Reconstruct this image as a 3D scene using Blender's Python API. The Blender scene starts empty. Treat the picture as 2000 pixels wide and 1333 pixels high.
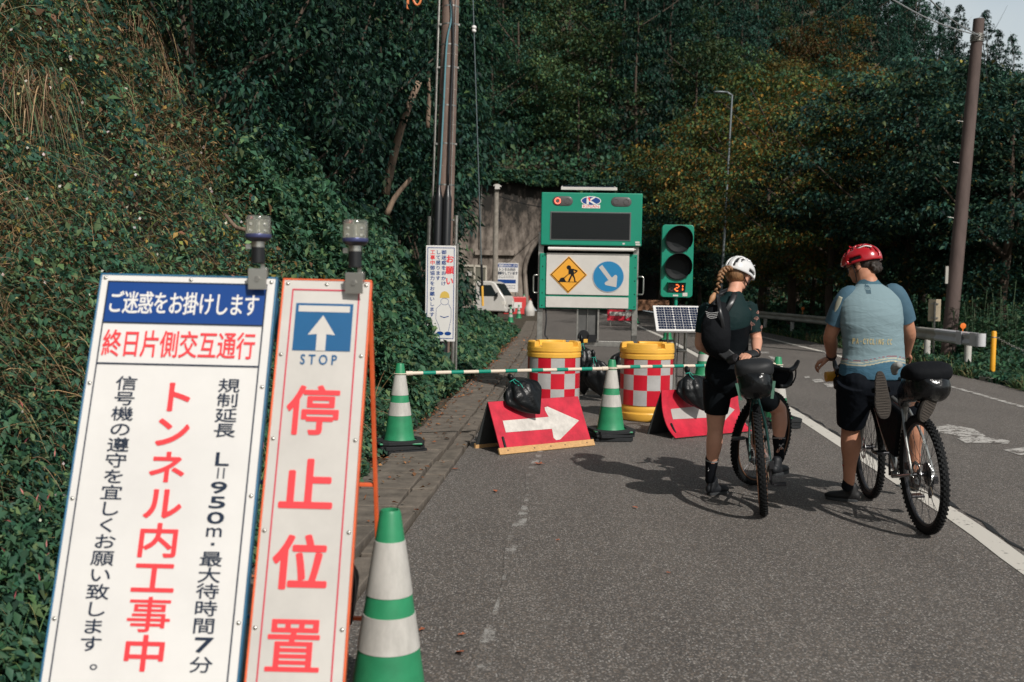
import bpy, bmesh, math, random
import numpy as np
from mathutils import Vector, Matrix
from mathutils.bvhtree import BVHTree
R = math.radians
sc = bpy.context.scene
col = sc.collection
# ------------------------------------------------------------------ camera
CAMH = 1.45
PITCH, ROLL, FPX = R(2.93), R(1.0), 1944.0
_f = np.array([0, math.cos(PITCH), -math.sin(PITCH)])
_r0 = np.array([1.0, 0, 0]); _u0 = np.cross(_r0, _f)
_r = _r0*math.cos(ROLL)+_u0*math.sin(ROLL); _u = np.cross(_r, _f)
cd = bpy.data.cameras.new('camera'); cam = bpy.data.objects.new('camera', cd); col.objects.link(cam)
cam.matrix_world = Matrix(((_r[0], _u[0], -_f[0], 0), (_r[1], _u[1], -_f[1], 0), (_r[2], _u[2], -_f[2], CAMH), (0, 0, 0, 1)))
cd.sensor_width = 36; cd.lens = FPX*36/2000; cd.clip_start = .05; cd.clip_end = 3000
cd.dof.use_dof = True; cd.dof.focus_distance = 7.6; cd.dof.aperture_fstop = 3.4
sc.camera = cam
# ------------------------------------------------------------------ world and sun
SUN_EL, SUN_AZ = R(40), R(28)            # behind the camera, to its right
sdir = Vector((math.sin(SUN_AZ)*math.cos(SUN_EL), -math.cos(SUN_AZ)*math.cos(SUN_EL), math.sin(SUN_EL)))
w = bpy.data.worlds.new('World'); sc.world = w; w.use_nodes = True
nt = w.node_tree; bg = nt.nodes['Background']
sky = nt.nodes.new('ShaderNodeTexSky'); sky.sky_type = 'NISHITA'; sky.sun_disc = False
sky.sun_elevation = SUN_EL; sky.sun_rotation = math.atan2(sdir.x, sdir.y); sky.air_density = 1.2; sky.dust_density = 3.0; sky.ozone_density = 1.0
wtc = nt.nodes.new('ShaderNodeTexCoord'); wn = nt.nodes.new('ShaderNodeTexNoise'); wn.inputs['Scale'].default_value = 3.0; wn.inputs['Detail'].default_value = 6; nt.links.new(wtc.outputs['Generated'], wn.inputs['Vector'])
wr_ = nt.nodes.new('ShaderNodeMapRange'); wr_.inputs[1].default_value = .35; wr_.inputs[2].default_value = .62; wr_.inputs[3].default_value = .45; wr_.inputs[4].default_value = .95; nt.links.new(wn.outputs[0], wr_.inputs[0])
wm = nt.nodes.new('ShaderNodeMix'); wm.data_type = 'RGBA'; nt.links.new(wr_.outputs[0], wm.inputs[0]); nt.links.new(sky.outputs[0], wm.inputs[6]); wm.inputs[7].default_value = (4.2, 4.6, 4.7, 1)   # thin bright cloud
ws = nt.nodes.new('ShaderNodeSeparateXYZ'); nt.links.new(wtc.outputs['Generated'], ws.inputs[0]); wz = nt.nodes.new('ShaderNodeMapRange'); wz.inputs[1].default_value = .25; wz.inputs[2].default_value = .75; wz.inputs[3].default_value = 2.1; wz.inputs[4].default_value = .62; nt.links.new(ws.outputs[2], wz.inputs[0])
wv = nt.nodes.new('ShaderNodeVectorMath'); wv.operation = 'SCALE'; nt.links.new(wm.outputs[2], wv.inputs[0]); nt.links.new(wz.outputs[0], wv.inputs['Scale'])   # cloud thins overhead
nt.links.new(wv.outputs[0], bg.inputs[0]); bg.inputs[1].default_value = .068
sd = bpy.data.lights.new('sun', 'SUN'); sd.energy = 3.7; sd.angle = R(.6); sd.color = (1, .95, .89)
so = bpy.data.objects.new('sun', sd); col.objects.link(so); so.rotation_euler = sdir.to_track_quat('Z', 'Y').to_euler()
sc.view_settings.view_transform = 'Standard'; sc.view_settings.look = 'None'
sc.view_settings.exposure = 0.0; sc.view_settings.gamma = 1
sc.cycles.max_bounces = 6; sc.cycles.transparent_max_bounces = 8

def ray(x, y): return _f+_r*(x-1000)/FPX-_u*(y-666.5)/FPX
def P(x, y, Y):
    """world point at depth Y (metres ahead) read off the reference view"""
    d = ray(x, y); t = Y/d[1]; return Vector((d[0]*t, Y, CAMH+d[2]*t))
def G(x, y, z=0.0):
    d = ray(x, y); t = (z-CAMH)/d[2]; return Vector((d[0]*t, d[1]*t, z))
# ------------------------------------------------------------------ helpers
def props(o, label=None, cat=None, group=None, kind=None):
    if label: o['label'] = label
    if cat: o['category'] = cat
    if group: o['group'] = group
    if kind: o['kind'] = kind
    return o
def thing(name, label, cat, loc=(0, 0, 0), rz=0, group=None, rot=None):
    o = bpy.data.objects.new(name, None); col.objects.link(o); o.empty_display_size = .1
    o.location = loc; o.rotation_euler = rot if rot else (0, 0, rz)
    return props(o, label, cat, group)
def copy_tree(o, parent=None):
    c = o.copy(); col.objects.link(c); c.parent = parent
    for ch in [x for x in bpy.data.objects if x.parent == o]: copy_tree(ch, c)
    return c
def orth(d):
    d = Vector(d).normalized(); a = Vector((0, 0, 1)) if abs(d.z) < .9 else Vector((1, 0, 0))
    s = d.cross(a).normalized(); return s, s.cross(d).normalized()
def catmull(pts, k):
    if len(pts) < 3 or k < 2: return [tuple(p) for p in pts]
    A = [np.array(p, float) for p in pts]; A = [2*A[0]-A[1]]+A+[2*A[-1]-A[-2]]; out = []
    for i in range(1, len(A)-2):
        for j in range(k):
            t = j/k; p0, p1, p2, p3 = A[i-1:i+3]
            out.append(tuple(.5*((2*p1)+(-p0+p2)*t+(2*p0-5*p1+4*p2-p3)*t*t+(-p0+3*p1-3*p2+p3)*t**3)))
    out.append(tuple(A[-2])); return out
class MB:
    def __init__(s, sq=1.0): s.sq = sq; s.v = []; s.f = []; s.mi = []; s.cur = 0
    def add(s, vs, fs):
        b = len(s.v); s.v.extend([tuple(x) for x in vs])
        for q in fs: s.f.append(tuple(b+i for i in q)); s.mi.append(s.cur)
        return s
    def box(s, c, d, M=None):
        x, y, z = d[0]/2, d[1]/2, d[2]/2
        vs = [Vector((i*x, j*y, k*z)) for i in (-1, 1) for j in (-1, 1) for k in (-1, 1)]
        if M is not None: vs = [M @ q for q in vs]
        c = Vector(c); vs = [q+c for q in vs]
        return s.add(vs, [(0, 1, 3, 2), (4, 6, 7, 5), (0, 4, 5, 1), (2, 3, 7, 6), (0, 2, 6, 4), (1, 5, 7, 3)])
    def bar(s, a, b, wd, th, up=(0, 0, 1)):
        a, b = Vector(a), Vector(b); d = (b-a); L = d.length; d.normalize(); u = Vector(up); sd_ = d.cross(u)
        if sd_.length < 1e-4: sd_ = d.cross(Vector((1, 0, 0)))
        sd_.normalize(); u = sd_.cross(d).normalized()
        M = Matrix((sd_, d, u)).transposed(); return s.box((a+b)/2, (wd, L, th), M)
    def tube(s, pts, r, n=10, smooth=1, cap=True, side=None, dome=False):
        """r: one radius, or a list of radii / (wide, narrow) pairs; 'side' orients the wide axis"""
        m = len(pts)
        rr = [r]*m if not isinstance(r, (list, tuple)) else list(r)
        rr = [(q, q) if not isinstance(q, (list, tuple)) else tuple(q) for q in rr]
        if smooth > 1:
            cp = catmull([tuple(p)+rr[i] for i, p in enumerate(pts)], smooth)
            pts = [c[:3] for c in cp]; rr = [(max(c[3], 1e-4), max(c[4], 1e-4)) for c in cp]
        pts = [Vector(p) for p in pts]; m = len(pts)
        if dome:
            d0 = (pts[0]-pts[1]).normalized(); d1 = (pts[-1]-pts[-2]).normalized(); r0, r1 = rr[0], rr[-1]
            pre = [(pts[0]+d0*min(r0)*math.sin(a), (r0[0]*math.cos(a), r0[1]*math.cos(a))) for a in (1.35, .9, .45)]
            pos = [(pts[-1]+d1*min(r1)*math.sin(a), (r1[0]*math.cos(a), r1[1]*math.cos(a))) for a in (.45, .9, 1.35)]
            pts = [p for p, _ in pre]+pts+[p for p, _ in pos]; rr = [q for _, q in pre]+rr+[q for _, q in pos]; m = len(pts)
        vs = []; last = None
        for i, p in enumerate(pts):
            d = (pts[min(i+1, m-1)]-pts[max(i-1, 0)]).normalized()
            if side is not None: u = Vector(side)
            elif last is None: u = orth(d)[0]
            else: u = last
            u = (u-d*u.dot(d))
            if u.length < 1e-5: u = orth(d)[0]
            u.normalize(); last = u; v_ = d.cross(u)
            for k in range(n):
                a = 2*math.pi*k/n; ca_, sa_ = math.cos(a), math.sin(a)
                if s.sq != 1: ca_ = math.copysign(abs(ca_)**s.sq, ca_); sa_ = math.copysign(abs(sa_)**s.sq, sa_)
                vs.append(p+u*ca_*rr[i][0]+v_*sa_*rr[i][1])
        fs = [(i*n+k, i*n+(k+1) % n, (i+1)*n+(k+1) % n, (i+1)*n+k) for i in range(m-1) for k in range(n)]
        if cap: fs += [tuple(range(n-1, -1, -1)), tuple((m-1)*n+k for k in range(n))]
        return s.add(vs, fs)
    def lathe(s, prof, n=24, M=None, cap=True):
        vs = []
        for r_, z in prof:
            for k in range(n):
                a = 2*math.pi*k/n; q = Vector((r_*math.cos(a), r_*math.sin(a), z)); vs.append(M @ q if M is not None else q)
        m = len(prof); fs = [(i*n+k, i*n+(k+1) % n, (i+1)*n+(k+1) % n, (i+1)*n+k) for i in range(m-1) for k in range(n)]
        if cap: fs += [tuple(range(n-1, -1, -1)), tuple((m-1)*n+k for k in range(n))]
        return s.add(vs, fs)
    def ball(s, c, r, M=None, n=16, m=10):
        if not isinstance(r, (tuple, list)): r = (r, r, r)
        vs = []; c = Vector(c)
        for i in range(m+1):
            t = math.pi*min(max(i/m, .004), .996)
            for k in range(n):
                a = 2*math.pi*k/n; q = Vector((r[0]*math.sin(t)*math.cos(a), r[1]*math.sin(t)*math.sin(a), r[2]*math.cos(t)))
                vs.append((M @ q if M is not None else q)+c)
        fs = [(i*n+k, (i+1)*n+k, (i+1)*n+(k+1) % n, i*n+(k+1) % n) for i in range(m) for k in range(n)]
        fs += [tuple(range(n)), tuple(m*n+k for k in range(n-1, -1, -1))]
        return s.add(vs, fs)
    def prism(s, poly, t, M=None, z0=0):
        """2-D outline in the local xy plane, thickness t along z"""
        n = len(poly); vs = [Vector((x, y, z0)) for x, y in poly]+[Vector((x, y, z0+t)) for x, y in poly]
        if M is not None: vs = [M @ q for q in vs]
        return s.add(vs, [tuple(range(n-1, -1, -1)), tuple(range(n, 2*n))]+[(i, (i+1) % n, n+(i+1) % n, n+i) for i in range(n)])
    def build(s, name, mat, parent=None, smooth=False, bevel=0, M=None, remesh=0, lap=0, offs=None):
        me = bpy.data.meshes.new(name)
        vs = s.v
        if offs is not None: vs = [(a[0]-offs[0], a[1]-offs[1], a[2]-offs[2]) for a in vs]
        if M is not None: vs = [tuple(M @ Vector(a)) for a in vs]
        me.from_pydata(vs, [], s.f)
        for m_ in (mat if isinstance(mat, (list, tuple)) else [mat]): me.materials.append(m_)
        if max(s.mi or [0]) > 0: me.polygons.foreach_set('material_index', s.mi)
        me.update()
        bm = bmesh.new(); bm.from_mesh(me); bmesh.ops.recalc_face_normals(bm, faces=bm.faces); bm.to_mesh(me); bm.free()
        o = bpy.data.objects.new(name, me); col.objects.link(o)
        if remesh:
            md = o.modifiers.new('r', 'REMESH'); md.mode = 'VOXEL'; md.voxel_size = remesh
            if lap: ms = o.modifiers.new('s', 'SMOOTH'); ms.iterations = lap; ms.factor = .6
            dg = bpy.context.evaluated_depsgraph_get()
            nm = bpy.data.meshes.new_from_object(o.evaluated_get(dg)); o.modifiers.clear(); o.data = nm; bpy.data.meshes.remove(me); me = nm; me.name = name
            if not me.materials: me.materials.append(mat)
            smooth = True
        if smooth:
            me.polygons.foreach_set('use_smooth', [True]*len(me.polygons))
            if smooth == 'auto':
                bm = bmesh.new(); bm.from_mesh(me)
                for e in bm.edges:
                    if len(e.link_faces) == 2 and e.calc_face_angle(0) > R(35): e.smooth = False
                bm.to_mesh(me); bm.free()
        if bevel:
            b = o.modifiers.new('bevel', 'BEVEL'); b.width = bevel; b.segments = 2; b.limit_method = 'ANGLE'; b.angle_limit = R(40)
        if parent is not None: o.parent = parent
        return o
def npmesh(name, co, faces, mat, colr=None, parent=None, smooth=False):
    """co (N,3), faces (M,k) numpy; colr (N,3) point colours"""
    me = bpy.data.meshes.new(name); n = len(co); m, k = faces.shape
    me.vertices.add(n); me.vertices.foreach_set('co', np.ascontiguousarray(co, np.float32).ravel())
    me.loops.add(m*k); me.loops.foreach_set('vertex_index', np.ascontiguousarray(faces, np.int32).ravel())
    me.polygons.add(m); me.polygons.foreach_set('loop_start', np.arange(0, m*k, k, dtype=np.int32)); me.polygons.foreach_set('loop_total', np.full(m, k, np.int32))
    if smooth: me.polygons.foreach_set('use_smooth', np.ones(m, bool))
    if colr is not None:
        at = me.attributes.new('Col', 'FLOAT_COLOR', 'POINT'); at.data.foreach_set('color', np.c_[colr, np.ones(n)].astype(np.float32).ravel())
    me.materials.append(mat); me.update(calc_edges=True)
    o = bpy.data.objects.new(name, me); col.objects.link(o)
    if parent is not None: o.parent = parent
    return o
rng = np.random.default_rng(7)
def _h(i, j, k, s):
    n = (i*374761393+j*668265263+k*2147483647+s*1274126177) & 0x7fffffff
    n = ((n ^ (n >> 13))*1274126177) & 0x7fffffff
    return ((n ^ (n >> 16)) & 0xffff)/65535.0
def vnoise(x, y, z=None, s=0):
    x = np.asarray(x, float); y = np.asarray(y, float); z = np.zeros_like(x) if z is None else np.asarray(z, float)+0*x
    i, j, k = (np.floor(q).astype(np.int64) for q in (x, y, z)); a, b, c = x-i, y-j, z-k
    a, b, c = (q*q*(3-2*q) for q in (a, b, c)); o = 0
    for di in (0, 1):
        for dj in (0, 1):
            for dk in (0, 1):
                o = o+_h(i+di, j+dj, k+dk, s)*(a if di else 1-a)*(b if dj else 1-b)*(c if dk else 1-c)
    return o
def fbm(x, y, z=None, s=0, oc=3):
    o = 0; t = 0
    for q in range(oc):
        m = 2.0**q; o = o+vnoise(np.asarray(x)*m, np.asarray(y)*m, None if z is None else np.asarray(z)*m, s+q)/m; t += 1/m
    return o/t
# ------------------------------------------------------------------ materials
MATS = {}
def mat(name, c, rough=.6, metal=0, var=0, vscale=8, bump=0, bscale=60, c2=None, emit=None, coat=0, trans=0, spec=.5, alpha=1, stretch=None):
    if name in MATS: return MATS[name]
    m = bpy.data.materials.new(name); m.use_nodes = True; t = m.node_tree; b = t.nodes['Principled BSDF']
    b.inputs['Base Color'].default_value = (*c, 1); b.inputs['Roughness'].default_value = rough; b.inputs['Metallic'].default_value = metal
    b.inputs['Specular IOR Level'].default_value = spec
    if coat: b.inputs['Coat Weight'].default_value = coat; b.inputs['Coat Roughness'].default_value = .15
    if trans: b.inputs['Transmission Weight'].default_value = trans
    if emit: b.inputs['Emission Color'].default_value = (*emit[:3], 1); b.inputs['Emission Strength'].default_value = emit[3]
    if alpha < 1: b.inputs['Alpha'].default_value = alpha
    if var or bump:
        tc = t.nodes.new('ShaderNodeTexCoord'); src = tc.outputs['Object']
        if stretch:
            mp = t.nodes.new('ShaderNodeMapping'); mp.inputs['Scale'].default_value = stretch; t.links.new(src, mp.inputs[0]); src = mp.outputs[0]
    if var:
        n = t.nodes.new('ShaderNodeTexNoise'); n.inputs['Scale'].default_value = vscale; n.inputs['Detail'].default_value = 6; n.inputs['Roughness'].default_value = .65; t.links.new(src, n.inputs['Vector'])
        r_ = t.nodes.new('ShaderNodeValToRGB'); r_.color_ramp.elements[0].position = .3; r_.color_ramp.elements[1].position = .7
        cc = c2 if c2 else tuple(q*(1-var) for q in c)
        r_.color_ramp.elements[0].color = (*cc, 1); r_.color_ramp.elements[1].color = (*[min(1, q*(1+(0 if c2 else var*.35))) for q in c], 1)
        t.links.new(n.outputs[0], r_.inputs[0]); t.links.new(r_.outputs[0], b.inputs['Base Color'])
    if bump:
        n = t.nodes.new('ShaderNodeTexNoise'); n.inputs['Scale'].default_value = bscale; n.inputs['Detail'].default_value = 4; t.links.new(src, n.inputs['Vector'])
        bn = t.nodes.new('ShaderNodeBump'); bn.inputs['Strength'].default_value = bump; bn.inputs['Distance'].default_value = .01; t.links.new(n.outputs[0], bn.inputs['Height']); t.links.new(bn.outputs[0], b.inputs['Normal'])
    MATS[name] = m; return m
def attr_mat(name, rough=.5, transl=.0, bump=0, bscale=60, spec=.4, stretch=None, vary=0):
    m = bpy.data.materials.new(name); m.use_nodes = True; t = m.node_tree; b = t.nodes['Principled BSDF']; b.inputs['Roughness'].default_value = rough
    b.inputs['Specular IOR Level'].default_value = spec
    a = t.nodes.new('ShaderNodeAttribute'); a.attribute_name = 'Col'
    if vary:   # each plant leans to its own tone
        oi = t.nodes.new('ShaderNodeObjectInfo'); vr = t.nodes.new('ShaderNodeMapRange'); vr.inputs[3].default_value = 1-vary; vr.inputs[4].default_value = 1+vary*.8; t.links.new(oi.outputs['Random'], vr.inputs[0])
        m5 = t.nodes.new('ShaderNodeMath'); m5.operation = 'MULTIPLY'; m5.inputs[1].default_value = 7.31; t.links.new(oi.outputs['Random'], m5.inputs[0]); fr = t.nodes.new('ShaderNodeMath'); fr.operation = 'FRACT'; t.links.new(m5.outputs[0], fr.inputs[0])
        hr = t.nodes.new('ShaderNodeMapRange'); hr.inputs[3].default_value = .492; hr.inputs[4].default_value = .528; t.links.new(fr.outputs[0], hr.inputs[0])
        hs = t.nodes.new('ShaderNodeHueSaturation'); t.links.new(a.outputs['Color'], hs.inputs['Color']); t.links.new(vr.outputs[0], hs.inputs['Value']); t.links.new(hr.outputs[0], hs.inputs['Hue']); a = hs
    t.links.new(a.outputs['Color'], b.inputs['Base Color'])
    if bump:
        tc = t.nodes.new('ShaderNodeTexCoord'); mp = t.nodes.new('ShaderNodeMapping'); mp.inputs['Scale'].default_value = stretch or (1, 1, 1); t.links.new(tc.outputs['Object'], mp.inputs[0])
        n = t.nodes.new('ShaderNodeTexNoise'); n.inputs['Scale'].default_value = bscale; n.inputs['Detail'].default_value = 3; n.inputs['Distortion'].default_value = .8; t.links.new(mp.outputs[0], n.inputs['Vector'])
        bn = t.nodes.new('ShaderNodeBump'); bn.inputs['Strength'].default_value = bump; bn.inputs['Distance'].default_value = .02; t.links.new(n.outputs[0], bn.inputs['Height']); t.links.new(bn.outputs[0], b.inputs['Normal'])
    if transl:
        tr = t.nodes.new('ShaderNodeBsdfTranslucent'); t.links.new(a.outputs['Color'], tr.inputs[0]); mx = t.nodes.new('ShaderNodeMixShader'); mx.inputs[0].default_value = transl
        out = t.nodes['Material Output']; t.links.new(b.outputs[0], mx.inputs[1]); t.links.new(tr.outputs[0], mx.inputs[2]); t.links.new(mx.outputs[0], out.inputs[0])
    return m
LEAF = attr_mat('leaf', .55, .25, spec=.2); TLEAF = attr_mat('tree_leaf', .55, .25, spec=.18, vary=.45)
STRAW = attr_mat('straw', .8, .12)
def asphalt_mat(name, base, chip, worn=None, ns=28):
    """base asphalt with pale stone chips; worn=(colour, amount): paint that has worn through to it"""
    m = bpy.data.materials.new(name); m.use_nodes = True; t = m.node_tree; N = t.nodes; L = t.links; b = N['Principled BSDF']
    tc = N.new('ShaderNodeTexCoord')
    v = N.new('ShaderNodeTexVoronoi'); v.inputs['Scale'].default_value = 84; L.new(tc.outputs['Object'], v.inputs['Vector'])
    sep = N.new('ShaderNodeSeparateColor'); L.new(v.outputs['Color'], sep.inputs[0])
    th = N.new('ShaderNodeMapRange'); th.inputs[1].default_value = .70; th.inputs[2].default_value = .95; L.new(sep.outputs[0], th.inputs[0])
    dd = N.new('ShaderNodeMapRange'); dd.inputs[1].default_value = .42; dd.inputs[2].default_value = .22; L.new(v.outputs['Distance'], dd.inputs[0])
    mu = N.new('ShaderNodeMath'); mu.operation = 'MULTIPLY'; L.new(th.outputs[0], mu.inputs[0]); L.new(dd.outputs[0], mu.inputs[1])
    n1 = N.new('ShaderNodeTexNoise'); n1.inputs['Scale'].default_value = 48; n1.inputs['Detail'].default_value = 8; n1.inputs['Roughness'].default_value = .8; L.new(tc.outputs['Object'], n1.inputs['Vector'])
    r1 = N.new('ShaderNodeValToRGB'); r1.color_ramp.elements[0].position = .32; r1.color_ramp.elements[1].position = .7
    r1.color_ramp.elements[0].color = (*[q*.35 for q in base], 1); r1.color_ramp.elements[1].color = (*[q*1.6 for q in base], 1); L.new(n1.outputs[0], r1.inputs[0])
    n2 = N.new('ShaderNodeTexNoise'); n2.inputs['Scale'].default_value = 1.1; n2.inputs['Detail'].default_value = 7; n2.inputs['Roughness'].default_value = .62; mp2 = N.new('ShaderNodeMapping'); mp2.inputs['Scale'].default_value = (1.6, .35, 1); mp2.inputs['Rotation'].default_value = (0, 0, .09); L.new(tc.outputs['Object'], mp2.inputs[0]); L.new(mp2.outputs[0], n2.inputs['Vector'])
    r2 = N.new('ShaderNodeValToRGB'); r2.color_ramp.elements[0].position = .3; r2.color_ramp.elements[1].position = .72; r2.color_ramp.elements[0].color = (.62, .62, .64, 1); r2.color_ramp.elements[1].color = (1.0, 1.0, 1.0, 1); L.new(n2.outputs[0], r2.inputs[0])
    mx = N.new('ShaderNodeMix'); mx.data_type = 'RGBA'; mx.blend_type = 'MULTIPLY'; mx.inputs[0].default_value = 1; L.new(r1.outputs[0], mx.inputs[6]); L.new(r2.outputs[0], mx.inputs[7])
    m2 = N.new('ShaderNodeMix'); m2.data_type = 'RGBA'; L.new(mu.outputs[0], m2.inputs[0]); L.new(mx.outputs[2], m2.inputs[6]); m2.inputs[7].default_value = (*chip, 1)
    # finer second grade of chips, each its own tone
    v2 = N.new('ShaderNodeTexVoronoi'); v2.inputs['Scale'].default_value = 150; L.new(tc.outputs['Object'], v2.inputs['Vector']); s2 = N.new('ShaderNodeSeparateColor'); L.new(v2.outputs['Color'], s2.inputs[0])
    t2 = N.new('ShaderNodeMapRange'); t2.inputs[1].default_value = .45; t2.inputs[2].default_value = 1.0; t2.inputs[4].default_value = .75; L.new(s2.outputs[1], t2.inputs[0])
    cr2 = N.new('ShaderNodeValToRGB'); cr2.color_ramp.elements[0].color = (.07, .06, .055, 1); cr2.color_ramp.elements[1].color = (.50, .47, .44, 1); q2 = cr2.color_ramp.elements.new(.5); q2.color = (.26, .20, .15, 1); L.new(s2.outputs[2], cr2.inputs[0])
    m22 = N.new('ShaderNodeMix'); m22.data_type = 'RGBA'; L.new(t2.outputs[0], m22.inputs[0]); L.new(m2.outputs[2], m22.inputs[6]); L.new(cr2.outputs[0], m22.inputs[7])
    last = m22.outputs[2]
    if worn:
        n3 = N.new('ShaderNodeTexNoise'); n3.inputs['Scale'].default_value = ns; n3.inputs['Detail'].default_value = 8; n3.inputs['Roughness'].default_value = .75; L.new(tc.outputs['Object'], n3.inputs['Vector'])
        n4 = N.new('ShaderNodeTexNoise'); n4.inputs['Scale'].default_value = 7; n4.inputs['Detail'].default_value = 3; L.new(tc.outputs['Object'], n4.inputs['Vector'])
        ad = N.new('ShaderNodeMath'); ad.operation = 'ADD'; L.new(n3.outputs[0], ad.inputs[0]); L.new(n4.outputs[0], ad.inputs[1])
        mr = N.new('ShaderNodeMapRange'); mr.inputs[1].default_value = worn[1]-.03; mr.inputs[2].default_value = worn[1]+.03; L.new(ad.outputs[0], mr.inputs[0])
        m3 = N.new('ShaderNodeMix'); m3.data_type = 'RGBA'; L.new(mr.outputs[0], m3.inputs[0]); L.new(last, m3.inputs[6]); m3.inputs[7].default_value = (*worn[0], 1); last = m3.outputs[2]
    L.new(last, b.inputs['Base Color']); b.inputs['Roughness'].default_value = .85
    bn = N.new('ShaderNodeBump'); bn.inputs['Strength'].default_value = .55; bn.inputs['Distance'].default_value = .006; L.new(n1.outputs[0], bn.inputs['Height']); L.new(bn.outputs[0], b.inputs['Normal'])
    return m
ASPH = (.116, .106, .096)
M_asph = asphalt_mat('asphalt', ASPH, (.52, .50, .47))
M_line = asphalt_mat('road_paint', ASPH, (.36, .34, .32), ((.62, .59, .53), .78))
M_worn = asphalt_mat('worn_paint', ASPH, (.36, .34, .32), ((.33, .32, .30), 1.10), 110)
M_half = asphalt_mat('half_worn_paint', ASPH, (.36, .34, .32), ((.5, .48, .45), .98))
M_conc = mat('concrete', (.30, .27, .23), .9, var=.35, vscale=5, bump=.4, bscale=70)
M_slab = mat('slab', (.175, .148, .12), .9, var=.5, vscale=7, bump=.5, bscale=60)
M_soil = mat('soil', (.075, .06, .038), .95, var=.5, vscale=3, bump=.8, bscale=20)
M_white = mat('white_panel', (.78, .765, .74), .32, var=.11, vscale=1.6)
M_white2 = mat('cream_panel', (.62, .595, .555), .36, var=.16, vscale=2.5)
M_blue = mat('blue_print', (.006, .055, .25), .35)
M_blue2 = mat('pictogram_blue', (.01, .11, .27), .35, var=.1, vscale=6)
M_navy = mat('navy_ink', (.006, .018, .045), .45)
M_red = mat('red_print', (.86, .055, .065), .4)
M_crim = mat('crimson_line', (.62, .03, .07), .4)
M_steel = mat('galvanised_steel', (.42, .41, .38), .42, .85, var=.35, vscale=14, bump=.1)
M_bframe = mat('blue_frame', (.03, .16, .30), .45, var=.3, vscale=10)
M_oframe = mat('orange_frame', (.85, .14, .04), .5, var=.25, vscale=9)
M_black = mat('black_rubber', (.007, .008, .009), .6, bump=.2, spec=.25)
M_blkpl = mat('black_plastic', (.014, .015, .017), .35)
M_plate = mat('bolt_metal', (.55, .54, .5), .3, .9)
M_lens = mat('clear_plastic', (.9, .9, .85), .12, trans=.92)
M_cone = mat('cone_green', (.028, .27, .12), .45, var=.30, vscale=6)
M_band = mat('reflective_band', (.56, .54, .50), .4, var=.34, vscale=9, stretch=(1, 1, .4))
M_weight = mat('rubber_weight', (.011, .013, .015), .75, var=.3, vscale=20, bump=.3)
M_bag = mat('black_bag', (.004, .005, .006), .36, bump=1.0, bscale=16, spec=.35)
M_string = mat('teal_string', (.02, .32, .24), .6)
M_yel = mat('drum_yellow', (.88, .48, .07), .42, var=.12, vscale=6)
M_dred = mat('drum_red', (.58, .012, .03), .35, var=.1, vscale=9)
M_dwht = mat('drum_white', (.46, .45, .44), .35, var=.2, vscale=5)
M_bred = mat('board_red', (.60, .018, .045), .5, var=.38, vscale=7, bump=.2)
M_bwht = mat('board_white', (.66, .62, .57), .45, var=.3, vscale=11)
M_wood = mat('pale_wood', (.62, .36, .15), .7, var=.3, vscale=8, stretch=(1, 9, 9))
M_green = mat('signal_green', (.002, .25, .155), .4, var=.08, vscale=5)
M_dark = mat('display_black', (.008, .010, .011), .5, spec=.2)
M_barw = mat('bar_cream', (.72, .62, .5), .4)
M_barg = mat('bar_green', (.005, .25, .17), .4)
M_pole = mat('brown_pole', (.23, .16, .13), .8, var=.45, vscale=7, bump=.2, stretch=(1, 1, .3))
M_bark = mat('bark', (.09, .065, .048), .95, var=.5, vscale=6, bump=.7, bscale=14, stretch=(1, 1, .25))
# ------------------------------------------------------------------ lettering
_gc = {}
def glyph(ch, bold=0.0):
    k = (ch, bold)
    if k in _gc: return _gc[k]
    cu = bpy.data.curves.new('t', 'FONT'); cu.body = ch; cu.size = 1; cu.offset = bold; cu.resolution_u = 3; cu.align_x = 'LEFT'
    o = bpy.data.objects.new('t', cu); col.objects.link(o); dg = bpy.context.evaluated_depsgraph_get()
    me = bpy.data.meshes.new_from_object(o.evaluated_get(dg))
    vs = np.array([v.co[:2] for v in me.vertices]) if len(me.vertices) else np.zeros((0, 2)); fs = [tuple(p.vertices) for p in me.polygons]
    bpy.data.objects.remove(o); bpy.data.curves.remove(cu); bpy.data.meshes.remove(me)
    if len(vs): bb = (vs[:, 0].min(), vs[:, 1].min(), vs[:, 0].max(), vs[:, 1].max())
    else: bb = (0, 0, 1, 1)
    _gc[k] = (vs, fs, bb); return _gc[k]
def thick(mb, p, fs, bold, z):
    """lay the glyph down with its strokes fattened by 'bold' (local units)"""
    mb.add([(a, b, z) for a, b in p], fs)
    if bold > 0:
        for k in range(10):
            a_ = 2*math.pi*k/10; dx, dy = bold*math.cos(a_), bold*math.sin(a_); zz = z+.00004*(k+1)
            mb.add([(a+dx, b+dy, zz) for a, b in p], fs)
def put_glyph(mb, ch, cx, cy, wd, ht, bold=0.0, fit=None, z=0.0, rot=False):
    """centre a character in a cell of the local xy plane"""
    vs, fs, bb = glyph(ch)
    if not len(vs): return
    if fit is None: fit = ord(ch) < 0x2000
    if fit: c0 = ((bb[0]+bb[2])/2, (bb[1]+bb[3])/2); s_ = (wd/max(bb[2]-bb[0], 1e-3), ht/max(bb[3]-bb[1], 1e-3))
    else: c0 = (.5, .38); s_ = (wd, ht)
    p = (vs-np.array(c0))
    if rot: p = np.c_[p[:, 1], -p[:, 0]]
    p = p*np.array(s_)
    thick(mb, p+np.array((cx, cy)), fs, bold*min(wd, ht), z)
def row(mb, text, x0, y, pitch, wd, ht, bold=0, z=0):
    for i, ch in enumerate(text): put_glyph(mb, ch, x0+i*pitch, y, wd, ht, bold, z=z)
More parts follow.
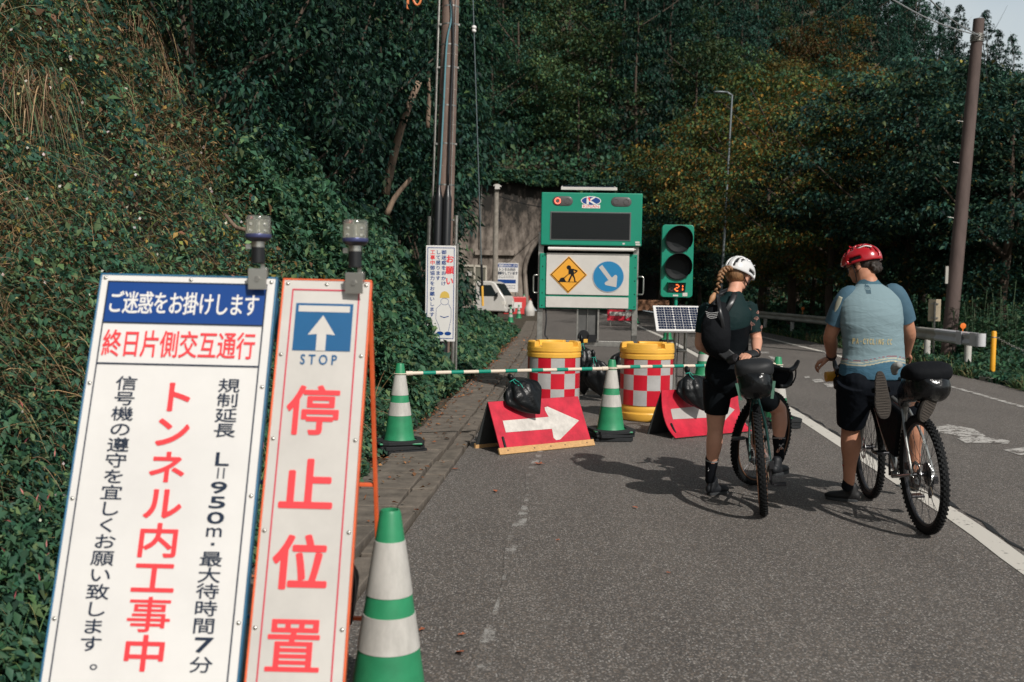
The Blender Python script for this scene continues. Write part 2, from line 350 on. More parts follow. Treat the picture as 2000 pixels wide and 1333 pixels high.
def colm(mb, text, x, y0, pitch, wd, ht, bold=0, z=0):
    for i, ch in enumerate(text): put_glyph(mb, ch, x, y0-i*pitch, wd, ht, bold, z=z)
def latin(mb, text, cx, cy, wd, ht, bold=0, z=0):
    vs, fs, bb = glyph(text)
    sx = wd/(bb[2]-bb[0]); sy = ht/(bb[3]-bb[1]); c0 = ((bb[0]+bb[2])/2, (bb[1]+bb[3])/2)
    thick(mb, np.array([(cx+(a-c0[0])*sx, cy+(b-c0[1])*sy) for a, b in vs]), fs, bold*ht, z)
def frame_rect(mb, x0, y0, x1, y1, t, z):
    for a, b, c, d in ((x0, y0, x1, y0+t), (x0, y1-t, x1, y1), (x0, y0+t, x0+t, y1-t), (x1-t, y0+t, x1, y1-t)):
        mb.add([(a, b, z), (c, b, z), (c, d, z), (a, d, z)], [(0, 1, 2, 3)])
def rect(mb, x0, y0, x1, y1, z): mb.add([(x0, y0, z), (x1, y0, z), (x1, y1, z), (x0, y1, z)], [(0, 1, 2, 3)])
def flat(mb, poly, z): mb.add([(x, y, z) for x, y in poly], [tuple(range(len(poly)))])
def upright(M=None):   # local xy board plane -> x right, z up, facing -Y
    return Matrix(((1, 0, 0), (0, 0, -1), (0, 1, 0))).to_4x4()
UP = upright()
# ================================================================== SETTING
CY = [-20, 0, 5.4, 6.2, 12, 23.7, 33, 43.6, 58, 72, 130]; CX = [.2, 2.2, 2.81, 2.93, 3.47, 4.37, 4.97, 5.45, 5.80, 5.95, 6.2]
EY = [-20, 0, 5.8, 9.2, 13.6, 20.2, 32.3, 50, 72, 130]; EX = [-2.6, -1.0, -.61, -.38, -.13, .24, .80, 1.35, 1.75, 2.2]
RY = [-20, 0, 13.5, 16.7, 25.7, 34.5, 50, 72, 130]; RX = [3.4, 5.4, 6.9, 7.24, 8.03, 8.57, 9.0, 9.3, 9.6]
def cen(Y): return np.interp(Y, CY, CX)
def edge(Y): return np.interp(Y, EY, EX)
def redge(Y): return np.interp(Y, RY, RX)
def sstep(a, b, x): t = np.clip((np.asarray(x, float)-a)/(b-a), 0, 1); return t*t*(3-2*t)
def toe(Y): return edge(Y)-1.0-np.interp(Y, [0, 14, 18, 24, 30, 47, 62], [0, 0, .35, 1.5, 2.4, 5.2, 6.2])
def height(X, Y):
    X = np.asarray(X, float); Y = np.asarray(Y, float)
    d = toe(Y)-X
    bank = np.where(d > 0, np.where(d < .6, .35*d, .21+1.38*(d-.6)), 0)
    bank = np.minimum(bank, 11+.65*np.maximum(bank-11, 0)/1.38)
    bank = bank+np.where(d > .3, (fbm(X*.5, Y*.5, s=3)-.5)*.9*np.clip(d/3, 0, 1), 0)
    ridge = np.interp(X, [-60, 40, 52, 60, 68, 80, 120], [80, 80, 60, 40, 27, 20, 15])
    foot = 73.2+.7*np.maximum(0, X-14)
    m = np.where(Y > foot, np.minimum(9.0+(Y-foot)*.72, ridge+(Y-foot)*.05), 0)
    m = np.where(X > 14, np.minimum(m, np.maximum(0, (Y-foot)*.8)), m)
    m = m+np.where(Y > foot+2, (fbm(X*.06, Y*.06, s=9)-.5)*7*np.clip((Y-foot)/20, 0, 1), 0)
    rr = -.6*sstep(2.5, 7, X-redge(Y))+(fbm(X*.4, Y*.4, s=5)-.5)*.3*sstep(1.4, 3, X-redge(Y))
    h = np.maximum(bank, m)
    return np.where(h > 0.001, h, rr)
xs = np.concatenate([np.arange(-90, -12, 3.0), np.arange(-12, 2, .3), np.arange(2, 16, .5), np.arange(16, 150, 3.0)])
ys = np.concatenate([np.arange(-30, 0, 3.0), np.arange(0, 45, .45), np.arange(45, 72, 1.0), [72.9, 73.3], np.arange(76, 260, 3.0)])
gx, gy = np.meshgrid(xs, ys); gz = height(gx, gy)
road = (gx > edge(gy)-1.0) & (gx < redge(gy)+1.2) & (gy < 73); gz = np.where(road, -.03, gz)
nx, ny = len(xs), len(ys); idx = np.arange(nx*ny).reshape(ny, nx)
fc = np.stack([idx[:-1, :-1], idx[:-1, 1:], idx[1:, 1:], idx[1:, :-1]], -1).reshape(-1, 4)
gco = np.stack([gx, gy, gz], -1).reshape(-1, 3)
cliff = (np.abs(gco[fc][:, :, 1].min(1)-72.9) < .05) & (gco[fc][:, :, 0].min(1) > .9) & (gco[fc][:, :, 0].max(1) < 10.8)
props(npmesh('ground', gco, fc[~cliff], M_soil, smooth=True), kind='structure')
# the sheet beyond it, to the horizon
fb = MB()
for a in ((-1500, -1500, -90, 1500), (150, -1500, 1500, 1500), (-90, -1500, 150, -30), (-90, 257, 150, 1500)):
    rect(fb, a[0], a[1], a[2], a[3], -.7)
props(fb.build('far_ground', M_soil), kind='structure')
def strip(name, fa, fb_, y0, y1, z, m, step=1.0, kind='structure'):
    yy = np.arange(y0, y1+.01, step); a = np.stack([fa(yy), yy, np.full(len(yy), z)], 1); b = np.stack([fb_(yy), yy, np.full(len(yy), z)], 1)
    n = len(yy); co = np.concatenate([a, b]); i = np.arange(n-1)
    o = npmesh(name, co, np.stack([i, i+n, i+n+1, i+1], 1), m); return props(o, kind=kind)
strip('road', lambda y: edge(y), lambda y: redge(y)+1.0, -20, 112, .0, M_asph)
strip('centre_line', lambda y: cen(y)-.075, lambda y: cen(y)+.075, -5, 110, .004, M_line, .5)
strip('road_edge_line', lambda y: redge(y)-.07, lambda y: redge(y)+.07, 23, 72, .004, M_line, .5)
strip('worn_edge_line', lambda y: redge(y)-.05, lambda y: redge(y)+.05, -5, 23, .004, M_half, .5)
strip('old_edge_line', lambda y: edge(y)+.625+.02*np.sin(y*3), lambda y: edge(y)+.675+.02*np.sin(y*2.3), 1, 30, .004, M_worn, .2)
# tar seam beside the centre line
M_tar = mat('tar', (.018, .018, .018), .6, bump=.5)
strip('tar_seam', lambda y: cen(y)+.10+.012*np.sin(y*7)+.01*np.sin(y*17), lambda y: cen(y)+.125+.014*np.sin(y*9+1), 1, 30, .0045, M_tar, .07)
# remains of painted lane arrow in the right lane
_mz = [.0040]
def marking(poly, m=None):
    _mz[0] += .0004; b = MB(); flat(b, [G(*p)[:2] for p in poly], _mz[0]); return props(b.build('worn_marking', m or M_half), kind='structure')
marking([(1816, 836), (1852, 830), (1900, 838), (1925, 852), (1893, 862), (1860, 850), (1835, 846)])
marking([(1868, 857), (1905, 852), (1975, 862), (1968, 868), (1930, 866), (1885, 866)])
marking([(1960, 880), (2060, 868), (2080, 880), (2060, 892), (1990, 890)])
marking([(1585, 742), (1604, 741), (1612, 746), (1592, 748)])
marking([(1608, 750), (1634, 751), (1641, 758), (1616, 757)])
marking([(1570, 737), (1580, 736), (1583, 739), (1572, 740)])
marking([(1486, 688), (1502, 688), (1502, 691), (1486, 691)])
marking([(1500, 696), (1520, 700), (1524, 706), (1506, 702)])
# gutter: concrete kerb strip and slabs with open joints
rs = random.Random(3)
kb = MB(); y = 1.2
while y < 46:
    L = .58+rs.uniform(-.01, .01); ym = y+L/2; e0, e1 = float(edge(y)), float(edge(y+L-.02)); t = rs.uniform(-.006, .006)
    for a, b_, z in ((-.02, -.16, .022+t), (-.185, -.60, .03-t)):
        vs = [(e0+a, y, 0), (e0+b_, y, 0), (e1+b_, y+L-.03, 0), (e1+a, y+L-.03, 0)]
        vs = [(q[0]+rs.uniform(-.012, .012), q[1]+rs.uniform(-.012, .012), -.06) for q in vs]
        kb.add(vs+[(q[0], q[1], z+rs.uniform(-.006, .006)) for q in vs], [(4, 5, 6, 7), (0, 4, 7, 3), (1, 2, 6, 5), (0, 1, 5, 4), (3, 7, 6, 2)])
    y += L
props(kb.build('gutter', M_slab, bevel=.006), kind='structure')
gr = thing('drain_grate', 'ribbed steel drain grate set in the gutter behind the stop board', 'drain grate', (-1.05, 5.1, .034), R(-4))
b = MB(); b.box((0, 0, .004), (.42, .5, .01)); b.build('frame', M_steel, gr, bevel=.002)
b = MB()
for i in range(16): b.box((0, -.22+i*.0293, .013), (.38, .014, .012))
b.build('rib', mat('grate_bar', (.30, .26, .19), .6, .5, var=.3), gr)
# ------------------------------------------------------------------ tunnel portal
TX = 5.82; TY = 72.0
M_wall = bpy.data.materials.new('stained_concrete'); M_wall.use_nodes = True
t = M_wall.node_tree; N = t.nodes; L_ = t.links; b = N['Principled BSDF']; b.inputs['Roughness'].default_value = .9
tc = N.new('ShaderNodeTexCoord'); mp = N.new('ShaderNodeMapping'); mp.inputs['Scale'].default_value = (1.0, 1.0, .42); L_.new(tc.outputs['Object'], mp.inputs[0])
n1 = N.new('ShaderNodeTexNoise'); n1.inputs['Scale'].default_value = 1.5; n1.inputs['Detail'].default_value = 9; n1.inputs['Roughness'].default_value = .72; L_.new(mp.outputs[0], n1.inputs['Vector'])
sx = N.new('ShaderNodeSeparateXYZ'); L_.new(tc.outputs['Object'], sx.inputs[0])
zr = N.new('ShaderNodeMapRange'); zr.inputs[1].default_value = 3; zr.inputs[2].default_value = 9.5; zr.inputs[3].default_value = .08; zr.inputs[4].default_value = -.20; L_.new(sx.outputs[2], zr.inputs[0])
ad = N.new('ShaderNodeMath'); L_.new(n1.outputs[0], ad.inputs[0]); L_.new(zr.outputs[0], ad.inputs[1])
rp = N.new('ShaderNodeValToRGB'); e = rp.color_ramp.elements; e[0].position = .36; e[0].color = (.018, .016, .013, 1); e[1].position = .64; e[1].color = (.30, .255, .215, 1)
q = rp.color_ramp.elements.new(.46); q.color = (.11, .09, .074, 1); L_.new(ad.outputs[0], rp.inputs[0]); L_.new(rp.outputs[0], b.inputs['Base Color'])
tp = thing('tunnel_portal', 'old stained concrete tunnel mouth at the end of the road', 'tunnel portal', (TX, TY, 0))
def arch(wd, hgt, n=28):   # horseshoe outline from left foot over to right foot
    pts = []
    for i in range(n+1):
        a = math.pi*i/n; x = -wd*math.cos(a); z = hgt*.42+(hgt*.58)*math.sin(a)
        if i in (0, n): pts.append((x*.96, 0))
        pts.append((x, z))
    pts = [pts[0]]+pts[1:-2]+[pts[-1], pts[-2]] if pts[-1][1] != 0 else pts
    return pts
ap = [(-4.75, 0)]+[(-5.0*math.cos(math.pi*i/28), 2.75+4.0*math.sin(math.pi*i/28)) for i in range(29)]+[(4.75, 0)]
b = MB(); n = len(ap); X0, X1, ZT = -10.6, 9.5, 9.3
outer = []
for x, z in ap:
    if z == 0: outer.append((X0 if x < 0 else X1, 0)); continue
    a = math.atan2(z-2.75, x)
    dx, dz = math.cos(a), math.sin(a); s_ = min([q for q in ((X1/dx if dx > 1e-6 else 1e9), (X0/dx if dx < -1e-6 else 1e9), ((ZT-2.75)/dz if dz > 1e-6 else 1e9)) if q > 0])
    outer.append((dx*s_, 2.75+dz*s_))
ins = [i for i in range(n-1) if False]
vs = [(x, 0, z) for x, z in ap]+[(x, 0, z) for x, z in outer]
fs = [(i, i+1, n+i+1, n+i) for i in range(n-1)]
b.add(vs, fs)
b.add([(X0, 0, ZT), (X0, 0, 2.75+0), (-4.7, 0, ZT)], [])
# corner fills
for sgn, XX in ((-1, X0), (1, X1)):
    i = [k for k in range(n-1) if (abs(outer[k][0]-XX) < 1e-3) != (abs(outer[k+1][0]-XX) < 1e-3) and outer[k][1] > 0][0]
    b.add([(outer[i][0], 0, outer[i][1]), (outer[i+1][0], 0, outer[i+1][1]), (XX, 0, ZT)], [(0, 1, 2)])
b.box(((X0+X1)/2, .35, ZT+.15), (X1-X0+.3, 1.1, .32))
b.build('wall', M_wall, tp)
b = MB(); m_ = 24
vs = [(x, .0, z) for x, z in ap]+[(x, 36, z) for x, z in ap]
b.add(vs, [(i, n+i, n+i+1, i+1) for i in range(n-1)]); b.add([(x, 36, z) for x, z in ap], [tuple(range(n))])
b.build('tunnel_lining', mat('dark_concrete', (.05, .047, .043), .95, var=.4, vscale=2), tp)  # dark concrete tone along the whole lining
b = MB(); b.tube([(x*1.0, -.09, z) for x, z in ap], .16, 8); b.build('arch_ring', M_wall, tp)
b = MB(); b.box((-7.15, -.14, 4.1), (2.9, .26, .36)); b.build('ledge', M_wall, tp, bevel=.03)
b = MB()
for z_ in (.8, 2.3): b.box((-6.6, -.05, z_), (1.4, .1, 1.3))
b.build('panel', mat('pale_concrete', (.52, .43, .32), .9, var=.2, vscale=2), tp, bevel=.02)
b = MB(); b.tube([(-8.2, -.25, 0), (-8.2, -.25, 9)], .05, 6); b.build('drain_pipe', M_steel, tp)
# sloping retaining wall left of the mouth, its shade painted as dark concrete
rw = thing('retaining_wall', 'concrete retaining wall, shade painted into its dark colour, stepping down left of the tunnel mouth', 'retaining wall', (-6.2, 66, 0))
b = MB(); b.add([(1.2, 6, 0), (1.2, 6, 8.4), (-3.5, -14, 0), (-4.5, -14, 3.4), (-4.5, -14, 0)], [(0, 1, 3, 2)]); b.build('wall', mat('shade_dark_concrete', (.07, .055, .035), .95, var=.6, vscale=1.2, bump=.4), rw)
# ================================================================== VEGETATION
def norm(a): return a/np.maximum(np.linalg.norm(a, axis=-1, keepdims=True), 1e-9)
def leaf_arrays(c, ax, nr, L, W, cl, fold=.18):
    """each leaf is a folded four-cornered blade; returns vertices, triangles, colours"""
    ax = norm(ax); sd_ = norm(np.cross(ax, nr)); up = np.cross(sd_, ax); L = L[:, None]; W = W[:, None]
    v = np.stack([c-ax*L*.5, c-ax*L*.08-sd_*W*.5+up*W*fold, c+ax*L*.5-up*L*.12, c-ax*L*.08+sd_*W*.5+up*W*fold], 1)
    n = len(c); i = np.arange(n)[:, None]*4; f = np.concatenate([i+np.array([0, 2, 1]), i+np.array([0, 3, 2])], 1).reshape(-1, 3)
    return v.reshape(-1, 3), f, np.repeat(cl, 4, 0)
def blade_arrays(base, d, L, W, droop, cl, seg=4):
    d = norm(d); sd_ = norm(np.cross(d, np.array([0, 0, 1.0])+rng.normal(0, .3, d.shape))); n = len(base); vs = []
    for k in range(seg+1):
        t = k/seg; c = base+d*(L*t)[:, None]; c[:, 2] -= droop*L*t**2
        w_ = (W*(1-t*.85)*.5)[:, None]; vs += [c-sd_*w_, c+sd_*w_]
    v = np.stack(vs, 1); i = np.arange(n)[:, None]*(2*(seg+1)); fs = []
    for k in range(seg): fs.append(i+np.array([2*k, 2*k+1, 2*k+3, 2*k+2]))
    f = np.concatenate(fs, 1).reshape(-1, 4); return v.reshape(-1, 3), f, np.repeat(cl, 2*(seg+1), 0)
def pal(n, cols, wts, jit=.25):
    cols = np.array(cols, float); k = rng.choice(len(cols), n, p=np.array(wts)/sum(wts)); c = cols[k]
    return np.clip(c*(1+rng.normal(0, jit, (n, 1)))*(1+rng.normal(0, .06, (n, 3))), .004, 1)
def project(p):
    v = p-np.array([0, 0, CAMH]); d = v@_f; dd = np.maximum(d, .01)
    return 1000+FPX*(v@_r)/dd, 666.5-FPX*(v@_u)/dd, d
def infr(p, mg=250):
    x, y, d = project(p); return (d > .4) & (x > -mg) & (x < 2000+mg) & (y > -mg) & (y < 1333+mg*1.6)
G1, G2, G3, G4 = (.037, .100, .062), (.058, .135, .076), (.125, .19, .085), (.024, .066, .050)
YEL, DRY, BRN, PNK, WHT = (.16, .15, .035), (.26, .17, .085), (.15, .085, .045), (.42, .12, .13), (.62, .56, .5)
# --- the bank
def bank_points(n, ymin, ymax, p=1.5, dmax=15):
    u = rng.random(n); a = 1-p; Y = (ymin**a+u*(ymax**a-ymin**a))**(1/a)
    d = rng.random(n)**.8*(dmax*np.clip(Y/12, .35, 1.0)); X = toe(Y)-d+.05
    Z = height(X, Y); e = .15
    nn = norm(np.stack([-(height(X+e, Y)-height(X-e, Y))/(2*e), -(height(X, Y+e)-height(X, Y-e))/(2*e), np.ones(n)], 1))
    p3 = np.stack([X, Y, Z], 1); k = infr(p3); return p3[k], nn[k], d[k]
def make_bank():
    V, F, C = [], [], []; off = 0
    pts, nn, d = bank_points(900000, 1.6, 62, 1.45)
    n = len(pts); dist = np.linalg.norm(pts-np.array([0, 0, CAMH]), axis=1)
    cl1 = fbm(pts[:, 0]*.8, pts[:, 1]*.8, pts[:, 2]*.8, 11); cl2 = fbm(pts[:, 0]*.35, pts[:, 1]*.35, pts[:, 2]*.35, 17); cl3 = vnoise(pts[:, 0]*2.4, pts[:, 1]*2.4, pts[:, 2]*2.4, 23)
    thick = (.06+.5*np.clip(cl1-.25, 0, 1)+.22*cl3)*np.clip(d/1.2, .25, 1)*np.clip(dist/7, .7, 1.6)
    hgt = thick*rng.random(n)**.6
    c = pts+nn*hgt[:, None]
    gap = rng.random(n) < np.clip((cl3-.05)*2.6, .3, 1)
    sz = np.clip(dist*.0058, .018, .24)*rng.uniform(.5, 1.5, n)
    big = rng.random(n) < .02; sz = np.where(big, sz*2.0, sz)
    ax = norm(np.array([.55, -.35, -.35])+rng.normal(0, .6, (n, 3))); nr = norm(nn*.7+np.array([.1, -.1, .7])+rng.normal(0, .45, (n, 3)))
    colr = pal(n, [G1, G2, G3, G4, YEL, BRN, (.32, .2, .06)], [4, 4, 3, 2.5, .8, 1.3, .4], .34)
    dryz = np.clip((cl2-.47)*5, 0, 1)*np.clip((pts[:, 2]-.8)/1.5, 0, 1)
    colr *= (.62+.9*np.clip(fbm(pts[:, 0]*.9+5, pts[:, 1]*.9, pts[:, 2]*.9, 91), 0, 1))[:, None]
    isd = rng.random(n) < .05+dryz*.55; colr[isd] = pal(isd.sum(), [DRY, BRN, YEL, G3], [3, 3, 1.2, 3], .3)
    k = gap
    v, f, q = leaf_arrays(c[k], ax[k], nr[k], sz[k], sz[k]*rng.uniform(.35, .7, k.sum()), colr[k])
    # palmate hop leaves: five blades fanned from one stalk, in patches
    pm = k & (dist < 14) & (rng.random(n) < .035*np.clip((vnoise(pts[:, 0]*.7, pts[:, 1]*.7, pts[:, 2]*.7, 61)-.35)*4, 0, 1.6)); m = pm.sum()
    if m:
        cc = np.repeat((c+nn*.04)[pm], 5, 0); a0 = np.repeat(ax[pm], 5, 0); n0 = norm(np.repeat(nr[pm]+nn[pm], 5, 0)); s0 = norm(np.cross(a0, n0)); an = np.tile(np.array([-1.25, -.6, 0, .6, 1.25]), m)[:, None]
        a1_ = norm(s0*np.sin(an)+np.cross(n0, s0)*np.cos(an)); L5 = np.repeat(np.clip(dist[pm]*.008, .035, .09)*rng.uniform(.8, 1.4, m), 5)*np.tile([.65, .9, 1.05, .9, .65], m)
        v2, f2, q2 = leaf_arrays(cc+a1_*L5[:, None]*.5, a1_, n0, L5, L5*.42, np.repeat(pal(m, [(.022, .07, .05), (.035, .09, .055)], [2, 1], .15), 5, 0), .05)
        f = np.concatenate([f, f2+len(v)]); v = np.concatenate([v, v2]); q = np.concatenate([q, q2])
    return v, f, q
v, f, q = make_bank()
props(npmesh('bank_weeds', v, f, LEAF, q), 'mixed low weeds and creepers covering the steep roadside bank', 'weeds', kind='stuff')
def bank_grass():
    V, F, C = [], [], []
    # general stems and blades
    pts, nn, d = bank_points(260000, 1.6, 45, 1.45); n = len(pts); dist = np.linalg.norm(pts, axis=1)
    cl2 = fbm(pts[:, 0]*.35, pts[:, 1]*.35, pts[:, 2]*.35, 17)
    dr = (rng.random(n) < np.clip((cl2-.42)*6, .16, .9)*np.clip((pts[:, 2]-.2)/1.2, .1, 1))
    colr = np.where(dr[:, None], pal(n, [DRY, BRN, (.42, .29, .16)], [3, 1.2, 2], .25), pal(n, [G3, G2, (.14, .17, .06), (.2, .2, .09)], [2, 2, 3, 1.5], .25))
    L = rng.uniform(.12, .6, n)*np.clip(dist/8, .5, 1.5); W = np.clip(dist*.0010, .003, .016)
    dirn = norm(nn*.6+np.array([.25, -.15, .45])+rng.normal(0, .75, (n, 3)))
    gz_ = np.clip((fbm(pts[:, 0]*.45, pts[:, 1]*.45, pts[:, 2]*.45, 71)-.42)*6, .15, 1); keep = rng.random(n) < np.where(dr, .95, .75*gz_)
    a = blade_arrays(pts[keep]+nn[keep]*rng.uniform(.02, .22, (keep.sum(), 1)), dirn[keep], L[keep], W[keep], rng.uniform(.2, .9, n)[keep], colr[keep]); return a
v, f, q = bank_grass()
props(npmesh('bank_grass', v, f, STRAW, q), 'dry straw stems and grass blades mixed through the bank weeds', 'grass', kind='stuff')
def long_grass():
    pts, nn, d = bank_points(60000, 2.5, 40, 1.4); n = len(pts); dist = np.linalg.norm(pts, axis=1)
    z_ = fbm(pts[:, 0]*.6+9, pts[:, 1]*.6, pts[:, 2]*.6, 131); tuft = vnoise(pts[:, 0]*3.2, pts[:, 1]*3.2, pts[:, 2]*3.2, 133)
    k = (z_ > .50) & (tuft > .55) & (pts[:, 2] > .5); pts, nn, dist = pts[k], nn[k], dist[k]; n = len(pts); dry = rng.random(n) < .35
    colr = np.where(dry[:, None], pal(n, [DRY, (.36, .26, .15)], [2, 1], .2), pal(n, [(.10, .17, .075), (.15, .21, .09), (.07, .13, .07)], [2, 1, 2], .2))
    return blade_arrays(pts+nn*.08, norm(nn*.9+np.array([.1, -.1, .6])+rng.normal(0, .32, (n, 3))), rng.uniform(.35, .95, n)*np.clip(dist/9, .6, 1.4), np.clip(dist*.0014, .005, .022), rng.uniform(.5, 1.3, n), colr, 6)
v, f, q = long_grass()
props(npmesh('long_grass', v, f, STRAW, q), 'long arching green and straw coloured grass standing in tufts on the bank', 'grass', kind='stuff')
# dry pampas tussocks high on the bank: each its own thing
def tussock(px, py, n, L, lab):
    # find where the view ray meets the bank
    d = ray(px, py); t = 3.0
    while t < 60 and CAMH+d[2]*t > float(height(d[0]*t, d[1]*t)): t += .1
    b0 = np.array([d[0]*t, d[1]*t, CAMH+d[2]*t]); b0 = b0+np.array([.22, -.25, .12]); base = b0+rng.normal(0, .2*L, (n, 3)); base[:, 2] = np.maximum(base[:, 2], height(base[:, 0], base[:, 1])+.1)
    dirn = norm(np.array([.35, -.35, .75])+rng.normal(0, .5, (n, 3)))
    g_ = rng.random(n) < .25
    colr = np.where(g_[:, None], pal(n, [G3, (.07, .12, .06)], [1, 1]), pal(n, [DRY, BRN, (.34, .24, .14), (.2, .12, .07)], [3, 3, 2, 2], .25))
    v, f, q = blade_arrays(base-b0, dirn, rng.uniform(.35, 1.0, n)*L, rng.uniform(.005, .012, n)*t/7, rng.uniform(.8, 2.2, n), colr, 7)
    o = npmesh('grass_tussock', v, f, STRAW, q); o.location = b0; props(o, lab, 'grass tussock', 'dry grass tussocks hanging on the bank')
tussock(110, 60, 300, .55, 'dry straw tussock hanging at the top left corner of the bank')
tussock(235, 90, 340, .6, 'second straw tussock right of the corner one')
tussock(280, 190, 280, .5, 'long brown tussock hanging below the shrub edge')
tussock(30, 215, 300, .5, 'straw tussock at the left edge, halfway up the bank')
tussock(190, 240, 200, .4, 'small straw tussock in the middle of the upper bank')
tussock(50, 90, 200, .5, 'thin straw tussock between the corner one and the left edge one')
tussock(650, 330, 200, .8, 'far pale straw tussock under the green shrubs')
# flowers and pink knotweed spikes
def speckle():
    pts, nn, d = bank_points(9000, 2, 30, 1.5); n = len(pts); dist = np.linalg.norm(pts, axis=1); k = rng.random(n) < .5
    c = pts+nn*rng.uniform(.15, .5, n)[:, None]; low = (pts[:, 2] < 1.15)
    pk = low & (rng.random(n) < .6)
    sz = np.clip(dist*.003, .012, .05); L = np.where(pk, sz*2.6, sz*1.1); sz = np.where(pk, sz*.55, sz)
    colr = np.where(pk[:, None], pal(n, [PNK, (.5, .2, .18)], [1, 1], .2), pal(n, [WHT, YEL, (.5, .45, .2)], [3, 1, 1], .15))
    ax = norm(rng.normal(0, .4, (n, 3))+np.array([.1, 0, 1.0])); nr = norm(np.array([.2, -1, .5])+rng.normal(0, .3, (n, 3)))
    return leaf_arrays(c[k], ax[k], nr[k], L[k], sz[k]*.9, colr[k])
v, f, q = speckle()
props(npmesh('bank_flowers', v, f, LEAF, q), 'tiny white flowers and pink knotweed spikes dotted over the bank', 'flowers', kind='stuff')
# --- taller weeds along the gutter
def verge(n, y0, y1, xin, xout, hmax, seed, lab, name='verge_weeds'):
    u = rng.random(n); Y = (y0**-.6+u*(y1**-.6-y0**-.6))**(-1/.6)
    s_ = rng.random(n); X = edge(Y)-xin+(xin-xout)*0-s_*(xout-xin)
    edgew = fbm(X*0, Y*1.1, s=seed)*.55; X = X-edgew*.7
    base = np.stack([X, Y, height(X, Y)], 1); hh = hmax*(.25+.75*fbm(X*1.3, Y*1.3, s=seed+1))*np.clip(s_*2.0+.1, .1, 1)
    z = rng.random(n)**.55*hh; c = base+np.stack([rng.normal(0, .03, n)+z*.25, rng.normal(0, .03, n)-z*.1, z], 1)
    dist = Y; sz = np.clip(dist*.0075, .045, .16)*rng.uniform(.6, 1.6, n)
    ax = norm(np.array([.5, -.45, -.25])+rng.normal(0, .55, (n, 3))); nr = norm(np.array([.1, -.1, 1.0])+rng.normal(0, .35, (n, 3)))
    colr = pal(n, [G1, G2, G3, (.045, .12, .06)], [3, 4, 2, 1.5], .22)
    k = infr(c)
    v, f, q = leaf_arrays(c[k], ax[k], nr[k], sz[k], sz[k]*rng.uniform(.4, .62, k.sum()), colr[k])
    props(npmesh(name, v, f, LEAF, q), lab, 'weeds', kind='stuff')
verge(34000, 3.4, 12.5, .52, 2.2, .62, 31, 'broad leaved weeds growing over the gutter edge beside the front cone')
verge(42000, 11.2, 17.8, .55, 2.9, 1.75, 41, 'dense green weed thicket beside the gutter up to the tunnel lay-by', 'roadside_thicket')
verge(36000, 17.2, 36, .5, 3.6, .95, 47, 'lower green weeds along the gutter towards the tunnel lay-by', 'layby_weeds')
# --- shrubs and trees
def crown_arrays(blobs, per, leaf, cols, wts, flat_=.45, droop=.4, asp=.55):
    """blobs: list of (centre, radius); leaves spread through flattened sprays around each"""
    C, AX, NR = [], [], []
    for c, r_ in blobs:
        n = max(8, int(per*r_*r_)); dv = norm(rng.normal(0, 1, (n, 3))); rad = r_*rng.random(n)**.45
        p = dv*rad[:, None]*np.array([1, 1, flat_]); p[:, 2] -= (np.hypot(p[:, 0], p[:, 1])**2)/max(r_, .01)*.25*droop
        C.append(p+np.array(c)); AX.append(norm(dv*np.array([1, 1, .3])+np.array([0, 0, -droop])+rng.normal(0, .4, (n, 3)))); NR.append(norm(np.array([0, 0, 1.0])+dv*.5+rng.normal(0, .35, (n, 3))))
    C = np.concatenate(C); AX = np.concatenate(AX); NR = np.concatenate(NR); n = len(C); sz = leaf*rng.uniform(.6, 1.4, n)
    # colour patches: each spray leans towards one tone
    return leaf_arrays(C, AX, NR, sz, sz*asp, pal(n, cols, wts, .25))
def blob_field(n, rx, ry, z0, z1, r0, r1, seed, hollow=.45, under=.0):
    rr = np.random.default_rng(seed); out = []
    while len(out) < n:
        p = rr.uniform(-1, 1, 3); q = np.linalg.norm(p)
        if q > 1 or q < hollow: continue
        if p[2] < -.5 and rr.random() < under: continue
        ph = math.atan2(p[1], p[0]); lump = 1+.22*math.sin(3*ph+seed)+.15*math.sin(5*ph+2*seed+3*p[2])
        out.append(((p[0]*rx*lump, p[1]*ry*lump, (z0+z1)/2+p[2]*(z1-z0)/2), rr.uniform(r0, r1)))
    return out
def trunk_mb(h, r_, seed, limbs, z1=None, lean=.06):
    rr = random.Random(seed); b = MB(); pts = [(0, 0, -.4)]
    x = y = 0
    for k in range(1, 6): x += rr.uniform(-lean, lean)*h/5*1.5; y += rr.uniform(-lean, lean)*h/5*1.5; pts.append((x, y, h*k/5))
    b.tube(pts, [r_*1.25, r_, r_*.85, r_*.7, r_*.5, r_*.25], 9, 3)
    for _ in range(limbs):
        k = rr.randint(2, 4); p = pts[k]; a = rr.uniform(0, 6.28); L = h*rr.uniform(.22, .42)
        q = (p[0]+math.cos(a)*L*.5, p[1]+math.sin(a)*L*.5, p[2]+L*.35); e = (p[0]+math.cos(a)*L, p[1]+math.sin(a)*L, p[2]+L*.75)
        b.tube([p, q, e], [r_*.42, r_*.26, r_*.09], 6, 3)
    return b
CN = [(3.0, 9.0)]
